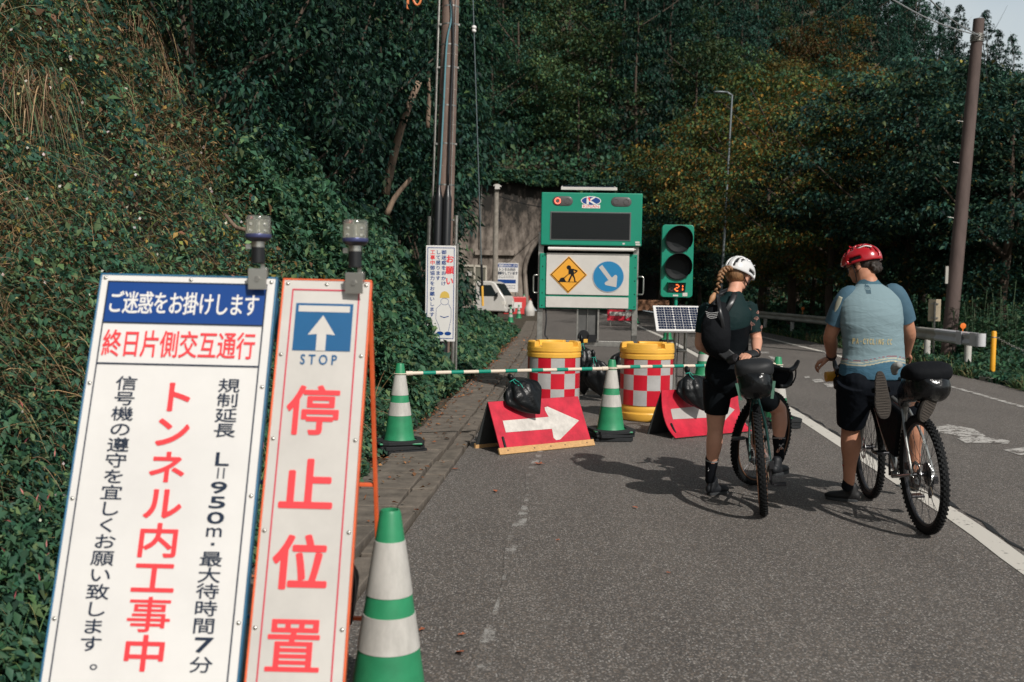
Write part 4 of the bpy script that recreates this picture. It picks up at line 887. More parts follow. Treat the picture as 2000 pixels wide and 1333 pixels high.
def weights(x, y, n, where, rz, s=1.0):
    global wused
    nm = {1: ['single'], 2: ['lower', 'upper'], 3: ['bottom', 'middle', 'top']}[n]
    for k in range(n):
        o = w0 if not wused else w0.copy()
        if wused: col.objects.link(o)
        wused = True; o.location = (x+rw_.uniform(-.012, .012), y+rw_.uniform(-.012, .012), .004+k*.037*s); o.scale = (s, s, s)
        o.rotation_euler = (rw_.uniform(-.03, .03) if k == n-1 and n > 1 else 0, rw_.uniform(-.04, .04) if k == n-1 and n > 1 else 0, rz+rw_.uniform(-.16, .16))
        props(o, '%s black rubber weight under %s' % (nm[k], where), 'cone weight', 'rubber weights on cones')
# big cone in front
c0 = G(764, 1500); FC = P(762, 1020, 3.25)
cone(FC.x, FC.y, .02, 'large green cone with two white bands at the front beside the stop board', 1.0)
weights(FC.x, FC.y, 1, 'the large front cone', .1, 1.02)
cone(-.985, 8.78, .085, 'green cone at the left end of the striped bar, by the weeds', 1.0, .2); weights(-.985, 8.78, 3, 'the left cone', .35)
cone(.985, 9.75, .085, 'green cone in the middle where the two striped bars meet', 1.0, .1); weights(.985, 9.75, 3, 'the middle cone', .25)
p_ = P(1520, 700, 10.9); cone(p_.x, 10.9, .085, 'green cone at the right end of the striped bars, behind the rider in black', .98, .3); weights(p_.x+.02, 10.9, 3, 'the right end cone', .15, 1.0); RC = p_
for px, py, lab, k in ((1373, 742, 'green cone on the road just beyond the left elbow of the rider in black', 2), (1303, 668, 'green cone under the solar panel, beyond the signal stand', 2), (1241, 633, 'small far green cone right of the display frame leg', 1)):
    g = G(px, py); cone(g.x, g.y, .075 if k == 2 else .04, lab); weights(g.x, g.y, k, {1373: 'the cone beyond the rider in black', 1303: 'the cone beyond the signal stand', 1241: 'the far cone by the display frame'}[px], .2)
# --- striped bars with end rings
def bar_between(a, b_, lab, stripes):
    a, b_ = Vector(a), Vector(b_); root = thing('cone_bar', lab, 'barrier bar', tuple(a), 0, 'striped bars between cones'); d = b_-a; L = d.length; dn = d.normalized()
    s0, s1 = .055, L-.055; pts0 = dn*(s0+.0); m = MB(); m.tube([dn*.07, dn*(L-.07)], .0165, 16); m.build('bar', M_barw, root, smooth='auto')
    st = (s1-s0-.18)/(2*stripes-1+1.0)
    for k in range(stripes):
        q = s0+.09+st*.5+k*2*st+ (0)
        m = MB(); m.tube([dn*q, dn*(q+st*.9)], .0178, 16); m.build('green_stripe', M_barg, root, smooth='auto')
    for e, sg in ((dn*0, 1), (d, -1)):
        m = MB(); m.tube([e+dn*sg*.052, e+dn*sg*.115], .0205, 14); m.build('end_cap', M_barw, root, smooth='auto')
        m = MB(); pts = [e+Vector((math.cos(t_)*.052, math.sin(t_)*.052, .0)) for t_ in np.linspace(0, 2*math.pi, 25)]; m.tube(pts, .005, 6, cap=False); m.build('ring', M_barw, root, smooth=True)
    return root
ringz = .085+.61
bar_between((-.985, 8.78, ringz), (.985, 9.75, ringz+.004), 'green and cream striped bar from the left cone to the middle cone', 7)
bar_between((.985, 9.75, ringz+.016), (RC.x, 10.9, ringz-.01), 'green and cream striped bar from the middle cone to behind the rider in black', 7)
# --- crash drums
def drum(x, y, lab, rz, s=1.0):
    root = thing('crash_drum', lab, 'barrel', (x, y, 0), rz, 'red and white checked drums with yellow lids'); root.scale = (s, s, s); r_ = .298
    b = MB(); b.lathe([(.26, 0), (.288, .008), (r_+.004, .03), (r_+.006, .085), (r_-.004, .10), (r_-.004, .108), (r_, .118), (r_, .155), (r_-.008, .17), (r_-.008, .70)], 48); b.build('body', M_yel, root, smooth='auto')
    b = MB(); nb_ = 12; z0, zs = .180, .1725
    for j in range(3):
        for k in range(nb_):
            b.cur = (j+k) % 2; a0, a1 = 2*math.pi*k/nb_, 2*math.pi*(k+1)/nb_; rr_ = r_+.001; n = 4
            vs = []
            for zz in (z0+j*zs, z0+(j+1)*zs):
                for i in range(n+1): a = a0+(a1-a0)*i/n; vs.append((rr_*math.cos(a), rr_*math.sin(a), zz))
            b.add(vs, [(i, i+1, n+2+i, n+1+i) for i in range(n)])
    b.build('checked_band', [M_dred, M_dwht], root, smooth=True)
    # lid with stepped rim broken by four slots
    b = MB(); b.lathe([(r_-.01, .700), (r_+.008, .704), (r_+.010, .745), (r_+.004, .752), (r_+.004, .765), (r_+.012, .772), (r_+.012, .812), (r_+.002, .826), (r_-.03, .828), (.0001, .820)], 48)
    b.build('lid', M_yel, root, smooth='auto')
    b = MB()
    for k in range(4):
        a0 = math.pi/2*k+.16; a1 = math.pi/2*(k+1)-.16; n = 12; prof = [(r_+.010, .815), (r_+.006, .868), (r_-.004, .880), (r_-.05, .880), (r_-.062, .868), (r_-.066, .815)]; vs = []
        for i in range(n+1):
            a = a0+(a1-a0)*i/n
            for q, zz in prof: vs.append((q*math.cos(a), q*math.sin(a), zz))
        m = len(prof); fs = [(i*m+j, i*m+(j+1) % m, (i+1)*m+(j+1) % m, (i+1)*m+j) for i in range(n) for j in range(m)]+[tuple(range(m)), tuple(n*m+j for j in range(m-1, -1, -1))]
        b.add(vs, fs)
    b.build('rim', M_yel, root, smooth='auto', bevel=.004); return root
drum(P(1080, 800, 11.35).x, 11.35, 'yellow lidded checked drum on the left, behind the first arrow board', .9); drum(P(1261, 800, 11.35).x, 11.35, 'yellow lidded checked drum on the right, behind the second arrow board', .42)
# --- arrow boards
def arrow_board(fl, fr, Hb, lab, wooden, lean, curl, rough_tip):
    fl, fr = Vector(fl), Vector(fr); u = (fr-fl).normalized(); L = (fr-fl).length; back = Vector((-u.y, u.x, 0)) if Vector((-u.y, u.x, 0)).y > 0 else Vector((u.y, -u.x, 0))
    root = thing('arrow_board', lab, 'arrow board', tuple(fl), 0, 'red boards with white arrows')
    up = (Vector((0, 0, 1))*math.cos(lean)+back*math.sin(lean)).normalized(); M = basis(u, up)
    b = MB(); ny_ = 10; vs = []
    for i in range(ny_+1):
        t_ = i/ny_; bend = curl*math.sin(t_*math.pi)*.05-(curl*.05*(1-t_)**6)
        for s_ in (0, 1): vs.append((s_*L, t_*Hb, -bend if curl else 0))
    b.add(vs, [(2*i, 2*i+1, 2*i+3, 2*i+2) for i in range(ny_)]); b.add([(x, y, z-.009) for x, y, z in vs], [(2*i, 2*i+2, 2*i+3, 2*i+1) for i in range(ny_)])
    n0 = 2*(ny_+1)
    for s_ in (0, 1): b.f += [(2*i+s_, 2*i+2+s_, n0+2*i+2+s_, n0+2*i+s_) for i in range(ny_)]; b.mi += [0]*ny_
    b.f += [(2*ny_, 2*ny_+1, n0+2*ny_+1, n0+2*ny_), (0, 1, n0+1, n0)]; b.mi += [0, 0]
    b.build('front_panel', M_bred, root, M=M, smooth='auto')
    def zc(y): t_ = y/Hb; return -(curl*math.sin(t_*math.pi)*.05-(curl*.05*(1-t_)**6)) if curl else 0
    ay = Hb*.515; h_ = Hb*.112; pl = [(.10*L, ay-h_), (.10*L, ay+h_), (.60*L, ay+h_*1.05)]
    pl += [(.575*L+.006, ay+h_*2.2), (.585*L, ay+h_*2.75), (.62*L, ay+h_*2.85), (.93*L, ay+.00), (.655*L, ay-h_*3.0), (.61*L, ay-h_*3.05), (.59*L, ay-h_*2.6), (.60*L, ay-h_*1.05)]
    mm = M.copy(); b = MB()
    if curl:
        # follow the bent sheet: slice the arrow into horizontal strips
        ysl = sorted(set([round(q, 4) for q in np.linspace(ay-h_*3.05, ay+h_*2.85, 26)]))
        def span(y):
            xs_ = []
            for i in range(len(pl)):
                (xa, ya), (xb, yb) = pl[i], pl[(i+1) % len(pl)]
                if (ya-y)*(yb-y) < 0: xs_.append(xa+(xb-xa)*(y-ya)/(yb-ya))
            return (min(xs_), max(xs_)) if len(xs_) >= 2 else None
        for y0, y1 in zip(ysl[:-1], ysl[1:]):
            s0, s1 = span(y0+1e-4), span(y1-1e-4)
            if s0 and s1: b.add([(s0[0], y0, zc(y0)+.0025), (s0[1], y0, zc(y0)+.0025), (s1[1], y1, zc(y1)+.0025), (s1[0], y1, zc(y1)+.0025)], [(0, 1, 2, 3)])
    else: flat(b, pl, .0022)
    b.build('arrow', M_bwht if not curl else mat('grey_arrow', (.42, .40, .38), .5, var=.12), root, M=M)
    b = MB(); b.tube([(.055*L, Hb*.12, zc(Hb*.15)+.0), (.055*L, Hb*.31, zc(Hb*.28)+.0)], (.013), 12, side=(1, 0, 0), dome=True); b.build('hand_slot', M_dark, root, M=M @ Matrix.Scale(1, 4))
    # rear panel falls away behind
    top = fl-root.location+up*Hb; rear = top+back*.20-Vector((0, 0, top.z)); dv = (rear-top)
    b = MB(); b.add([top, top+u*L, rear+u*L, rear], [(0, 1, 2, 3)]); o2 = Vector((0, 0, 0))+back*.008; b.add([top+o2, top+u*L+o2, rear+u*L+o2, rear+o2], [(0, 3, 2, 1)]); b.build('rear_panel', mat('board_back', (.05, .055, .055), .6, var=.3), root)
    if wooden:
        b = MB(); b.box((L/2-.005, Hb*.0+.028, .010), (L+.05, .062, .022)); b.build('wooden_foot', M_wood, root, M=M, bevel=.004)
        b = MB(); q = rear; b.bar(q+Vector((0, 0, .02)), q+u*L+Vector((0, 0, .02)), .03, .05); b.build('rear_foot', M_wood, root, bevel=.004)
        for x in (.06, .34, .52, .68, .93):
            b = MB(); b.lathe([(.0001, .0235), (.007, .0225), (.008, .02)], 10, Matrix.Translation((x*L, .03, 0))); b.build('nail', mat('rusty_nail', (.2, .12, .08), .6, .5), root, M=M, smooth=True)
    else:
        b = MB(); b.box((L/2, .004, .004), (L, .016, .02)); b.build('foot_edge', mat('worn_edge', (.35, .32, .28), .7, var=.5), root, M=M)
    return root, M
a1, MA = arrow_board(G(980, 889), G(1157, 871), .50, 'red board with a white arrow and a pale wooden foot, left of the middle cone', True, R(27), 0, True)
a2, MA2 = arrow_board(G(1313, 858), G(1462, 844), .50, 'red curled board with a grey arrow, half hidden by the rider in black', False, R(20), 1, False)
# --- black sandbags
def sandbag(loc, wd, ht, th, seed, lab, rot=(0, 0, 0), tip=.0, strng=True, neck=True):
    root = thing('sandbag', lab, 'sandbag', loc, 0, 'black plastic sandbags', rot=rot); rr = np.random.default_rng(seed)
    n, m = 40, 30; vs = []
    for i in range(m+1):
        t_ = i/m; z = ht*(1-t_)           # t 0 at the tied neck, 1 at the bottom
        if t_ < .10: w_ = .10+.06*abs(t_-.05)*10
        elif t_ < .2: w_ = .10+(t_-.10)*5.5
        elif t_ < .45: w_ = .65+.35*math.sin((t_-.2)/.25*math.pi/2)
        else: w_ = max(.02, 1-((t_-.45)/.56)**1.55)
        for k in range(n):
            a = 2*math.pi*k/n; pl_ = 1+.16*(1-t_)**.7*math.sin(7*a+seed+3*t_)+.05*math.sin(13*a+5*t_+seed*2)*(1-t_*.5)
            nz = 1+.10*(float(vnoise(a*3.2, t_*9, seed, seed))-.5)+.30*(float(vnoise(math.cos(a)*1.6+seed, math.sin(a)*1.6, t_*4, seed))-.5)
            vs.append((wd/2*w_*math.cos(a)*pl_*nz+tip*wd*max(0, t_-.45)**1.2*3, th/2*w_*math.sin(a)*pl_*nz, z))
    b = MB(); b.add(vs, [(i*n+k, i*n+(k+1) % n, (i+1)*n+(k+1) % n, (i+1)*n+k) for i in range(m) for k in range(n)]+[tuple(range(n-1, -1, -1)), tuple(m*n+k for k in range(n))])
    b.build('bag', M_bag, root, smooth=True)
    if neck:
        b = MB(); b.tube([(0, 0, ht*.93), (0.005, 0, ht*1.02), (.004, 0, ht*1.1)], [(.02, .02), (.035, .028), (.012, .012)], 12, 3); b.build('tuft', M_bag, root, smooth=True)
    if strng:
        b = MB(); b.tube([(wd*.09*math.cos(t_), th*.11*math.sin(t_), ht*.93) for t_ in np.linspace(0, 6.28, 14)], .0045, 5, cap=False)
        b.tube([(wd*.05, -th*.11, ht*.93), (wd*.10, -th*.24, ht*.80), (wd*.07, -th*.42, ht*.66)], .004, 5, 3); b.tube([(0, -th*.11, ht*.93), (-wd*.02, -th*.26, ht*.84), (wd*.01, -th*.40, ht*.74)], .0035, 5, 3); b.build('tie_string', M_string, root, smooth=True)
    return root
# two hung over the arrow boards, knot at the top edge and the sand lying on the face
q = a1.location+(MA @ Vector((.41, .30, .085))); bb = sandbag(tuple(q), .34, .42, .17, 1, 'black sandbag lying over the top edge of the left arrow board', (R(-24), R(-27), R(26)), tip=.1)
q = a2.location+(MA2 @ Vector((.36, .235, .09))); sandbag(tuple(q), .35, .44, .18, 4, 'black sandbag hanging over the top of the curled arrow board', (R(-18), R(-10), R(24)), tip=.1)
q = P(1375, 790, 10.9); sandbag((q.x, q.y, q.z), .24, .34, .17, 6, 'black sandbag with teal string, right behind the rider in black', (0, R(5), 0))
q = P(1168, 800, 13.1); sandbag((q.x, 13.1, .03), .36, .60, .26, 8, 'black sandbag with a long knot tied at the display frame, nearest the middle cone', (0, R(-8), 0), tip=.15)
q = P(1140, 790, 13.35); sandbag((q.x, 13.35, .05), .38, .75, .26, 11, 'taller black sandbag half behind the left drum', (0, R(-4), 0))
q = P(1206, 790, 13.2); sandbag((q.x, 13.2, .10), .30, .62, .24, 13, 'black sandbag half hidden behind the right drum', (0, R(3), 0))
q = P(672, 1262, 3.05); sandbag((-.56, 3.52, .24), .26, .40, .2, 15, 'black sandbag hanging behind the narrow stop board', (R(0), R(-32), 0))
q = G(700, 1290); b = MB(); b.tube([(0, 0, .02), (.005, 0, .12), (0, 0, .24)], [(.07, .05), (.055, .04), (.03, .03)], 12, 4); o = b.build('weight_block', mat('ochre_block', (.35, .15, .05), .9, var=.6, vscale=12, bump=.5), None, smooth=True); o.location = (-.60, 3.12, .0); props(o, 'ochre stained block behind the foot of the stop board', 'block')
# --- LED display frame
LX0, LX1, LY = P(1058, 377, 13.6).x, P(1254, 377, 13.6).x, 13.6
LC = (LX0+LX1)/2; LW = LX1-LX0
led = thing('message_board_frame', 'tall steel frame carrying a dark green message display and warning signs', 'message board', (LC, LY, 0), R(-2.0)); led.rotation_euler = (0, R(0.0), R(-2))
b = MB(); b.box((0, 0, 2.425), (LW, .16, .71)); b.build('display_case', M_green, led, bevel=.012)
b = MB(); b.box((-.013, -.082, 2.33), (1.09, .012, .385)); b.build('display_rim', mat('rim_grey', (.10, .11, .11), .5), led, bevel=.004)
b = MB(); b.box((-.013, -.0885, 2.33), (1.055, .006, .352)); b.build('display_screen', M_dark, led)
b = MB()
for i in range(48):
    for k in range(16): b.box((-.013-.51+.0217*i, -.0925, 2.33-.163+.0217*k), (.013, .003, .013))
b.build('pixel_grid', mat('pixel', (.020, .024, .026), .5, spec=.2), led)
for sx_, on in ((-.395, True), (.395, False)):
    b = MB(); b.tube([(sx_-.073, -.081, 2.663), (sx_+.073, -.081, 2.663)], .066, 20, side=(0, 0, 1), dome=True); lw = b.build('lamp_window', mat('lamp_window', (.09, .085, .085), .35), led, smooth=True, M=Matrix.Translation((0, -.081, 0)) @ Matrix.Scale(.16, 4, (0, 1, 0)) @ Matrix.Translation((0, .081, 0)))
    for k in (-1, 1):
        b = MB(); pts = [(sx_+k*.068+.036*math.cos(t_), -.094, 2.663+.036*math.sin(t_)) for t_ in np.linspace(0, 6.283, 25)]; b.tube(pts, .0085 if (on and k < 0) else .003, 6, cap=False)
        b.build('lit_ring' if (on and k < 0) else 'lamp_ring', mat('lit_red', (.9, .2, .12), .4, emit=(1, .13, .09, 1.6)) if (on and k < 0) else mat('unlit_ring', (.12, .115, .11), .4), lw, smooth=True)
def ellipse(cx, cy, rx, ry, n=40): return [(cx+rx*math.cos(2*math.pi*i/n), cy+ry*math.sin(2*math.pi*i/n)) for i in range(n)]
FR = lambda y: Matrix.Translation((0, y, 0)) @ UP
b = MB(); flat(b, ellipse(-.012, 2.672, .136, .062), 0); rect(b, -.132, 2.572, .112, 2.620, 0); lg = b.build('logo_plate', M_white, led, M=FR(-.0835))
b = MB(); flat(b, ellipse(-.012, 2.672, .124, .052), 0); b.build('logo_oval', M_blue, lg, M=FR(-.0850))
b = MB(); latin(b, 'K', -.005, 2.672, .125, .088, .05, 0); b.build('logo_letter', M_white, lg, M=FR(-.0865))
b = MB(); flat(b, [(-.062, 2.716), (-.03, 2.716), (-.018, 2.668), (-.036, 2.668)], 0); b.build('logo_stroke', M_red, lg, M=FR(-.0875)); b = MB(); latin(b, 'KINAN', -.010, 2.596, .215, .032, .0, 0); b.build('logo_lettering', M_red, lg, M=FR(-.0850))
b = MB(); rect(b, .60, 2.082, .665, 2.10, 0); rect(b, .595, 2.108, .655, 2.135, 0); rect(b, .425, 2.09, .455, 2.112, 0); b.build('sticker', M_white2, led, M=FR(-.0825))
b = MB(); b.tube([(-.58, -.10, 2.02), (.58, -.10, 2.02)], .024, 14); b.build('lamp_tube', mat('tube_white', (.75, .72, .68), .3), led, smooth='auto')
b = MB(); b.tube([(.58, -.10, 2.02), (.60, -.10, 2.02)], .02, 12)
for x in (-.5, 0, .5): b.box((x, -.06, 2.02), (.03, .08, .02))
b.build('tube_holder', M_steel, led)
b = MB(); b.box((-.028, -.01, 1.585), (LW-.04, .05, .75)); b.build('lower_case', M_green, led, bevel=.008)
b = MB(); b.box((-.036, -.045, 1.675), (1.12, .022, .545)); b.build('sign_panel', M_white2, led, bevel=.002)
b = MB(); b.box((-.036, -.045, 1.300), (1.12, .022, .148)); b.build('blank_panel', M_white2, led, bevel=.002)
b = MB(); b.box((-.036, -.05, 1.9575), (1.12, .03, .014)); b.build('panel_lip', M_white2, led)
# road works diamond
dx, dz, dr = -.295, 1.672, .252
dia = lambda r_: [(dx+r_, dz), (dx, dz+r_), (dx-r_, dz), (dx, dz-r_)]
b = MB(); b.prism(dia(dr), .006, FR(-.0575)); wk = b.build('works_sign', mat('sign_yellow', (.82, .38, .035), .4, var=.06), led)
b = MB(); o_, i_ = dia(dr-.012), dia(dr-.026); b.add([(x, y, 0) for x, y in o_+i_], [(k, (k+1) % 4, 4+(k+1) % 4, 4+k) for k in range(4)])
b.build('border', M_dark, wk, M=FR(-.0650))
b = MB(); z0_ = dz-.095
flat(b, ellipse(dx+.002, dz+.098, .030, .030, 20), 0)                                   # head
flat(b, [(dx-.005, dz+.072), (dx+.03, dz+.088), (dx+.062, dz+.07), (dx+.078, dz+.02), (dx+.072, dz-.01), (dx+.03, dz-.012), (dx+.022, dz+.03)], 0)   # trunk
flat(b, [(dx+.05, dz+.085), (dx+.118, dz+.062), (dx+.122, dz+.048), (dx+.085, dz+.012), (dx+.074, dz+.022), (dx+.098, dz+.05), (dx+.052, dz+.062)], .0002)  # rear arm
flat(b, [(dx-.002, dz+.07), (dx+.012, dz+.078), (dx+.03, dz+.015), (dx+.008, dz-.0), (dx-.002, dz+.012)], .0004)
flat(b, [(dx+.03, dz-.005), (dx+.052, dz-.008), (dx+.034, dz-.05), (dx+.018, dz-.092), (dx-.008, dz-.094), (dx-.002, dz-.080), (dx+.010, dz-.05)], .0006)
flat(b, [(dx+.048, dz-.008), (dx+.075, dz-.005), (dx+.092, dz-.05), (dx+.096, dz-.086), (dx+.118, dz-.094), (dx+.080, dz-.096), (dx+.074, dz-.05)], .0008)
flat(b, [(dx-.006, dz+.008), (dx+.014, dz+.014), (dx-.058, dz-.052), (dx-.068, dz-.044)], .001)                    # shovel shaft
flat(b, [(dx-.055, dz-.035), (dx-.048, dz-.066), (dx-.10, dz-.062), (dx-.105, dz-.045)], .0012)
flat(b, [(dx-.138, z0_), (dx-.105, dz-.045), (dx-.062, dz-.052), (dx-.028, z0_)], .0014); rect(b, dx-.138, z0_-.006, dx+.12, z0_, .0016)
b.build('digging_figure', M_dark, wk, M=FR(-.0652))
# blue keep-right disc
cx_, cz_ = .245, 1.655
b = MB(); b.prism(ellipse(cx_, cz_, .213, .213, 56), .006, FR(-.0575)); ds = b.build('direction_sign', mat('sign_rim', (.45, .47, .50), .4), led)
b = MB(); flat(b, ellipse(cx_, cz_, .205, .205, 56), 0); b.build('disc_face', mat('sign_blue', (.012, .20, .42), .4, var=.05), ds, M=FR(-.0648))
b = MB(); a_ = R(-52); rot = lambda x, y: (cx_+x*math.cos(a_)-y*math.sin(a_), cz_+x*math.sin(a_)+y*math.cos(a_))
flat(b, [rot(*q) for q in [(-.178, .028), (.04, .028), (.035, .085), (.05, .1), (.072, .097), (.180, 0), (.072, -.097), (.05, -.1), (.035, -.085), (.04, -.028), (-.178, -.028)]], 0); b.build('arrow', mat('arrow_grey', (.50, .48, .46), .4), ds, M=FR(-.0660))
b = MB()
for sx_ in (-.655, .60):
    for z_ in (1.25, 1.42, 1.60, 1.78, 1.92): b.ball((sx_+.006, -.036, z_), .008, n=8, m=6)
b.build('bolt_head', M_dark, led)
for sx_ in (-.675, .62):
    b = MB(); b.box((sx_, .05, 1.15), (.075, .05, 2.2)); b.build('post', M_steel, led, bevel=.004)
b = MB(); b.box((-.02, .05, .735), (1.36, .06, .075)); b.build('cross_rail', M_steel, led, bevel=.004)
b = MB(); b.box((-.02, .05, .06), (1.36, .06, .06)); b.build('base_rail', M_steel, led, bevel=.004)
for sx_ in (-.675, .62):
    b = MB(); b.box((sx_, 0.0, .04), (.09, 1.1, .06)); b.build('foot', M_steel, led, bevel=.004)
b = MB(); b.box((-.16, .03, 1.02), (.022, .06, .5)); b.box((.125, .03, 1.02), (.022, .06, .5)); b.build('winch_post', M_steel, led)
b = MB(); b.box((-.02, .06, 1.02), (.27, .02, .44)); b.build('winch_backplate', mat('grey_plate', (.13, .13, .125), .5, .3, var=.3), led)
b = MB(); b.lathe([(.0001, -.02), (.072, -.02), (.078, -.01), (.078, .01), (.072, .02), (.0001, .02)], 28, Matrix.Translation((-.07, -.01, .845)) @ Matrix.Rotation(R(90), 4, 'X')); b.box((.035, .0, .81), (.13, .06, .10)); b.build('winch', M_blkpl, led, smooth='auto')
b = MB(); b.box((-.045, -.045, .775), (.055, .03, .05)); b.build('yellow_block', M_yel, led, bevel=.004)
b = MB(); b.tube([(-.02, .02, .85), (-.02, .02, 1.25)], .004, 5); b.build('winch_cable', M_steel, led)
b = MB(); b.tube([(-.60, .06, 1.25), (-.585, .02, 1.05), (-.60, .0, .85), (-.56, 0, .74), (-.58, .0, .1)], .011, 6, 4); b.build('power_cable', M_blkpl, led, smooth=True)
for sx_, k in ((-.70, -1), (.655, 1)):
    b = MB(); b.tube([(sx_, 0, 1.42), (sx_+k*.06, 0, 1.42), (sx_+k*.072, 0, 1.44), (sx_+k*.072, 0, 1.64), (sx_+k*.06, 0, 1.66), (sx_, 0, 1.66)], .011, 8); b.build('handle', M_plate, led, smooth=True)
b = MB(); b.box((-.04, -.02, 2.84), (.76, .03, .04)); b.box((-.04, .13, 2.868), (.74, .30, .022), Matrix.Rotation(R(10), 3, 'X')); b.build('top_solar_panel', M_white2, led, bevel=.003)
b = MB(); b.box((-.04, .128, 2.880), (.70, .27, .008), Matrix.Rotation(R(10), 3, 'X')); b.box((0, .05, 2.8), (.03, .03, .06)); b.build('solar_cells', mat('solar_cell', (.012, .02, .05), .2), led)
# --- portable signal
SX, SY = P(1322, 510, 12.6).x, 12.6
sg = thing('portable_traffic_signal', 'dark green portable traffic signal with two unlit lamps and a countdown reading 21', 'traffic light', (SX, SY, 0), R(-3))
b = MB(); x_, z_a, z_b = .198, 1.395, 2.305; poly = []
for cx2, cz2, a0 in ((x_-.04, z_b-.04, 0), (-x_+.04, z_b-.04, 90), (-x_+.04, z_a+.04, 180), (x_-.04, z_a+.04, 270)):
    for k in range(5): a = R(a0+22.5*k); poly.append((cx2+.04*math.cos(a), cz2+.04*math.sin(a)))
b.prism(poly, .12, Matrix.Translation((0, .06, 0)) @ UP); b.build('housing', M_green, sg, bevel=.006)
for z_ in (2.115, 1.775):
    b = MB(); b.lathe([(.165, .0), (.165, .02), (.150, .022), (.148, .012), (.0001, -.02)], 36, Matrix.Translation((.005, -.062, z_)) @ Matrix.Rotation(R(90), 4, 'X')); ln = b.build('lens', M_dark, sg, smooth='auto')
    b = MB()
    for ring in range(1, 8):
        for k in range(ring*7):
            a = 2*math.pi*k/(ring*7)+ring*.3; b.box((.005+ring*.0195*math.cos(a), -.056-.0, z_+ring*.0195*math.sin(a)), (.009, .01, .009))
    b.build('led_grid', mat('led_off', (.10, .11, .11), .35, spec=.3), ln)
    b = MB(); n = 30; vs = []
    for i in range(n+1):
        a = R(-32)+R(244)*i/n; dp = .20*(.35+.65*math.sin(max(0, math.pi*i/n)))
        for q, dy in ((.166, 0), (.170, dp), (.164, dp), (.160, 0)): vs.append((.005+q*math.cos(a), -.06-dy, z_+q*math.sin(a)+.0))
    b.add(vs, [(i*4+j, i*4+(j+1) % 4, (i+1)*4+(j+1) % 4, (i+1)*4+j) for i in range(n) for j in range(4)]+[(0, 1, 2, 3), (n*4+3, n*4+2, n*4+1, n*4)])
    b.build('visor', mat('visor_dark', (.006, .012, .010), .5), sg, smooth='auto')
b = MB(); b.box((-.005, -.065, 1.515), (.215, .012, .115)); dsp = b.build('countdown_window', mat('window_black', (.008, .008, .008), .3), sg, bevel=.003)
def seg7(mb, ch, cx3, cz3, w_, h_, t_, y):
    S = {'2': 'abged', '1': 'bc', '8': 'abcdefg'}[ch]; X, Z = w_/2, h_/2
    sgm = dict(a=(0, Z, 1), g=(0, 0, 1), d=(0, -Z, 1), f=(-X, Z/2, 0), b=(X, Z/2, 0), e=(-X, -Z/2, 0), c=(X, -Z/2, 0))
    for s_ in S:
        x, z, hz = sgm[s_]; mb.box((cx3+x, y, cz3+z), (w_-t_*1.1, .003, t_) if hz else (t_, .003, h_/2-t_*1.1))
b = MB(); seg7(b, '2', .002, 1.515, .042, .076, .013, -.0735); seg7(b, '1', .052, 1.515, .042, .076, .013, -.0735); b.build('lit_digit', mat('lit_amber', (1, .25, .06), .4, emit=(1, .14, .03, 2.2)), dsp)
b = MB(); seg7(b, '8', -.065, 1.515, .042, .076, .012, -.0735); b.build('unlit_digit', mat('unlit_seg', (.05, .045, .045), .4), dsp)
b = MB(); b.add([(-.115, -.062, 1.58), (-.115, -.062, 1.45), (-.115, -.15, 1.58)], [(0, 1, 2)]); b.add([(.105, -.062, 1.58), (.105, -.062, 1.45), (.105, -.15, 1.58)], [(0, 1, 2)]); b.box((-.005, -.105, 1.582), (.225, .09, .006)); b.build('countdown_hood', M_green, sg)
b = MB(); rect(b, -.045, 1.408, .02, 1.428, 0); rect(b, .075, 1.41, .135, 1.455, 0); b.build('sticker', M_white2, sg, M=FR(-.0640))
b = MB(); b.tube([(0, .0, 1.0), (0, 0, 1.40)], .022, 14); b.build('neck', M_green, sg, smooth='auto')
b = MB(); b.tube([(0.0, 0, .1), (0.0, 0, 1.05)], .018, 12); b.tube([(-.09, .03, .1), (-.09, .03, 1.0)], .016, 10); b.tube([(.135, .03, .1), (.135, .03, 1.0)], .021, 12); b.build('stand_post', M_steel, sg, smooth='auto')
b = MB(); b.tube([(-.14, .0, .72), (.15, .0, .72)], .02, 12); b.tube([(-.14, .0, .2), (.15, .0, .2)], .02, 12); b.box((0, 0, 1.02), (.36, .05, .03)); b.build('cross_tube', M_steel, sg, smooth='auto')
b = MB(); b.box((0, 0, .07), (.55, .5, .05)); b.build('stand_base', M_steel, sg, bevel=.006)
b = MB(); b.tube([(.03, -.03, 1.0), (.045, -.03, .9), (.03, -.03, .6), (.04, -.03, .1)], .006, 6, 4); b.build('signal_cable', M_blkpl, sg)
# tilted panel in front
pA, pB, pC = P(1275, 597, 12.42), P(1373, 598, 12.42), P(1289, 648, 12.06)
u_ = (pB-pA).normalized(); v_ = (pA-pC); v_ = (v_-u_*v_.dot(u_)); Hp = .46; Wp = .78
loc = sg.matrix_basis.inverted() if False else None
MM = Matrix.Rotation(R(3), 4, 'Z') @ Matrix.Translation(-sg.location) @ Matrix.Translation(pA) @ basis(u_, v_)
b = MB(); b.add([(0, 0, 0), (Wp, 0, 0), (Wp, -Hp, 0), (0, -Hp, 0), (0, 0, -.03), (Wp, 0, -.03), (Wp, -Hp, -.03), (0, -Hp, -.03)], [(3, 2, 1, 0), (4, 5, 6, 7), (0, 1, 5, 4), (1, 2, 6, 5), (2, 3, 7, 6), (3, 0, 4, 7)]); sp = b.build('solar_panel', mat('panel_white', (.72, .71, .70), .4), sg, M=MM, bevel=.003)
b = MB(); ncx, ncy = 7, 9; ml, mt = .03, .028; cw = (Wp-2*ml)/ncx; ch_ = (Hp-2*mt)/ncy
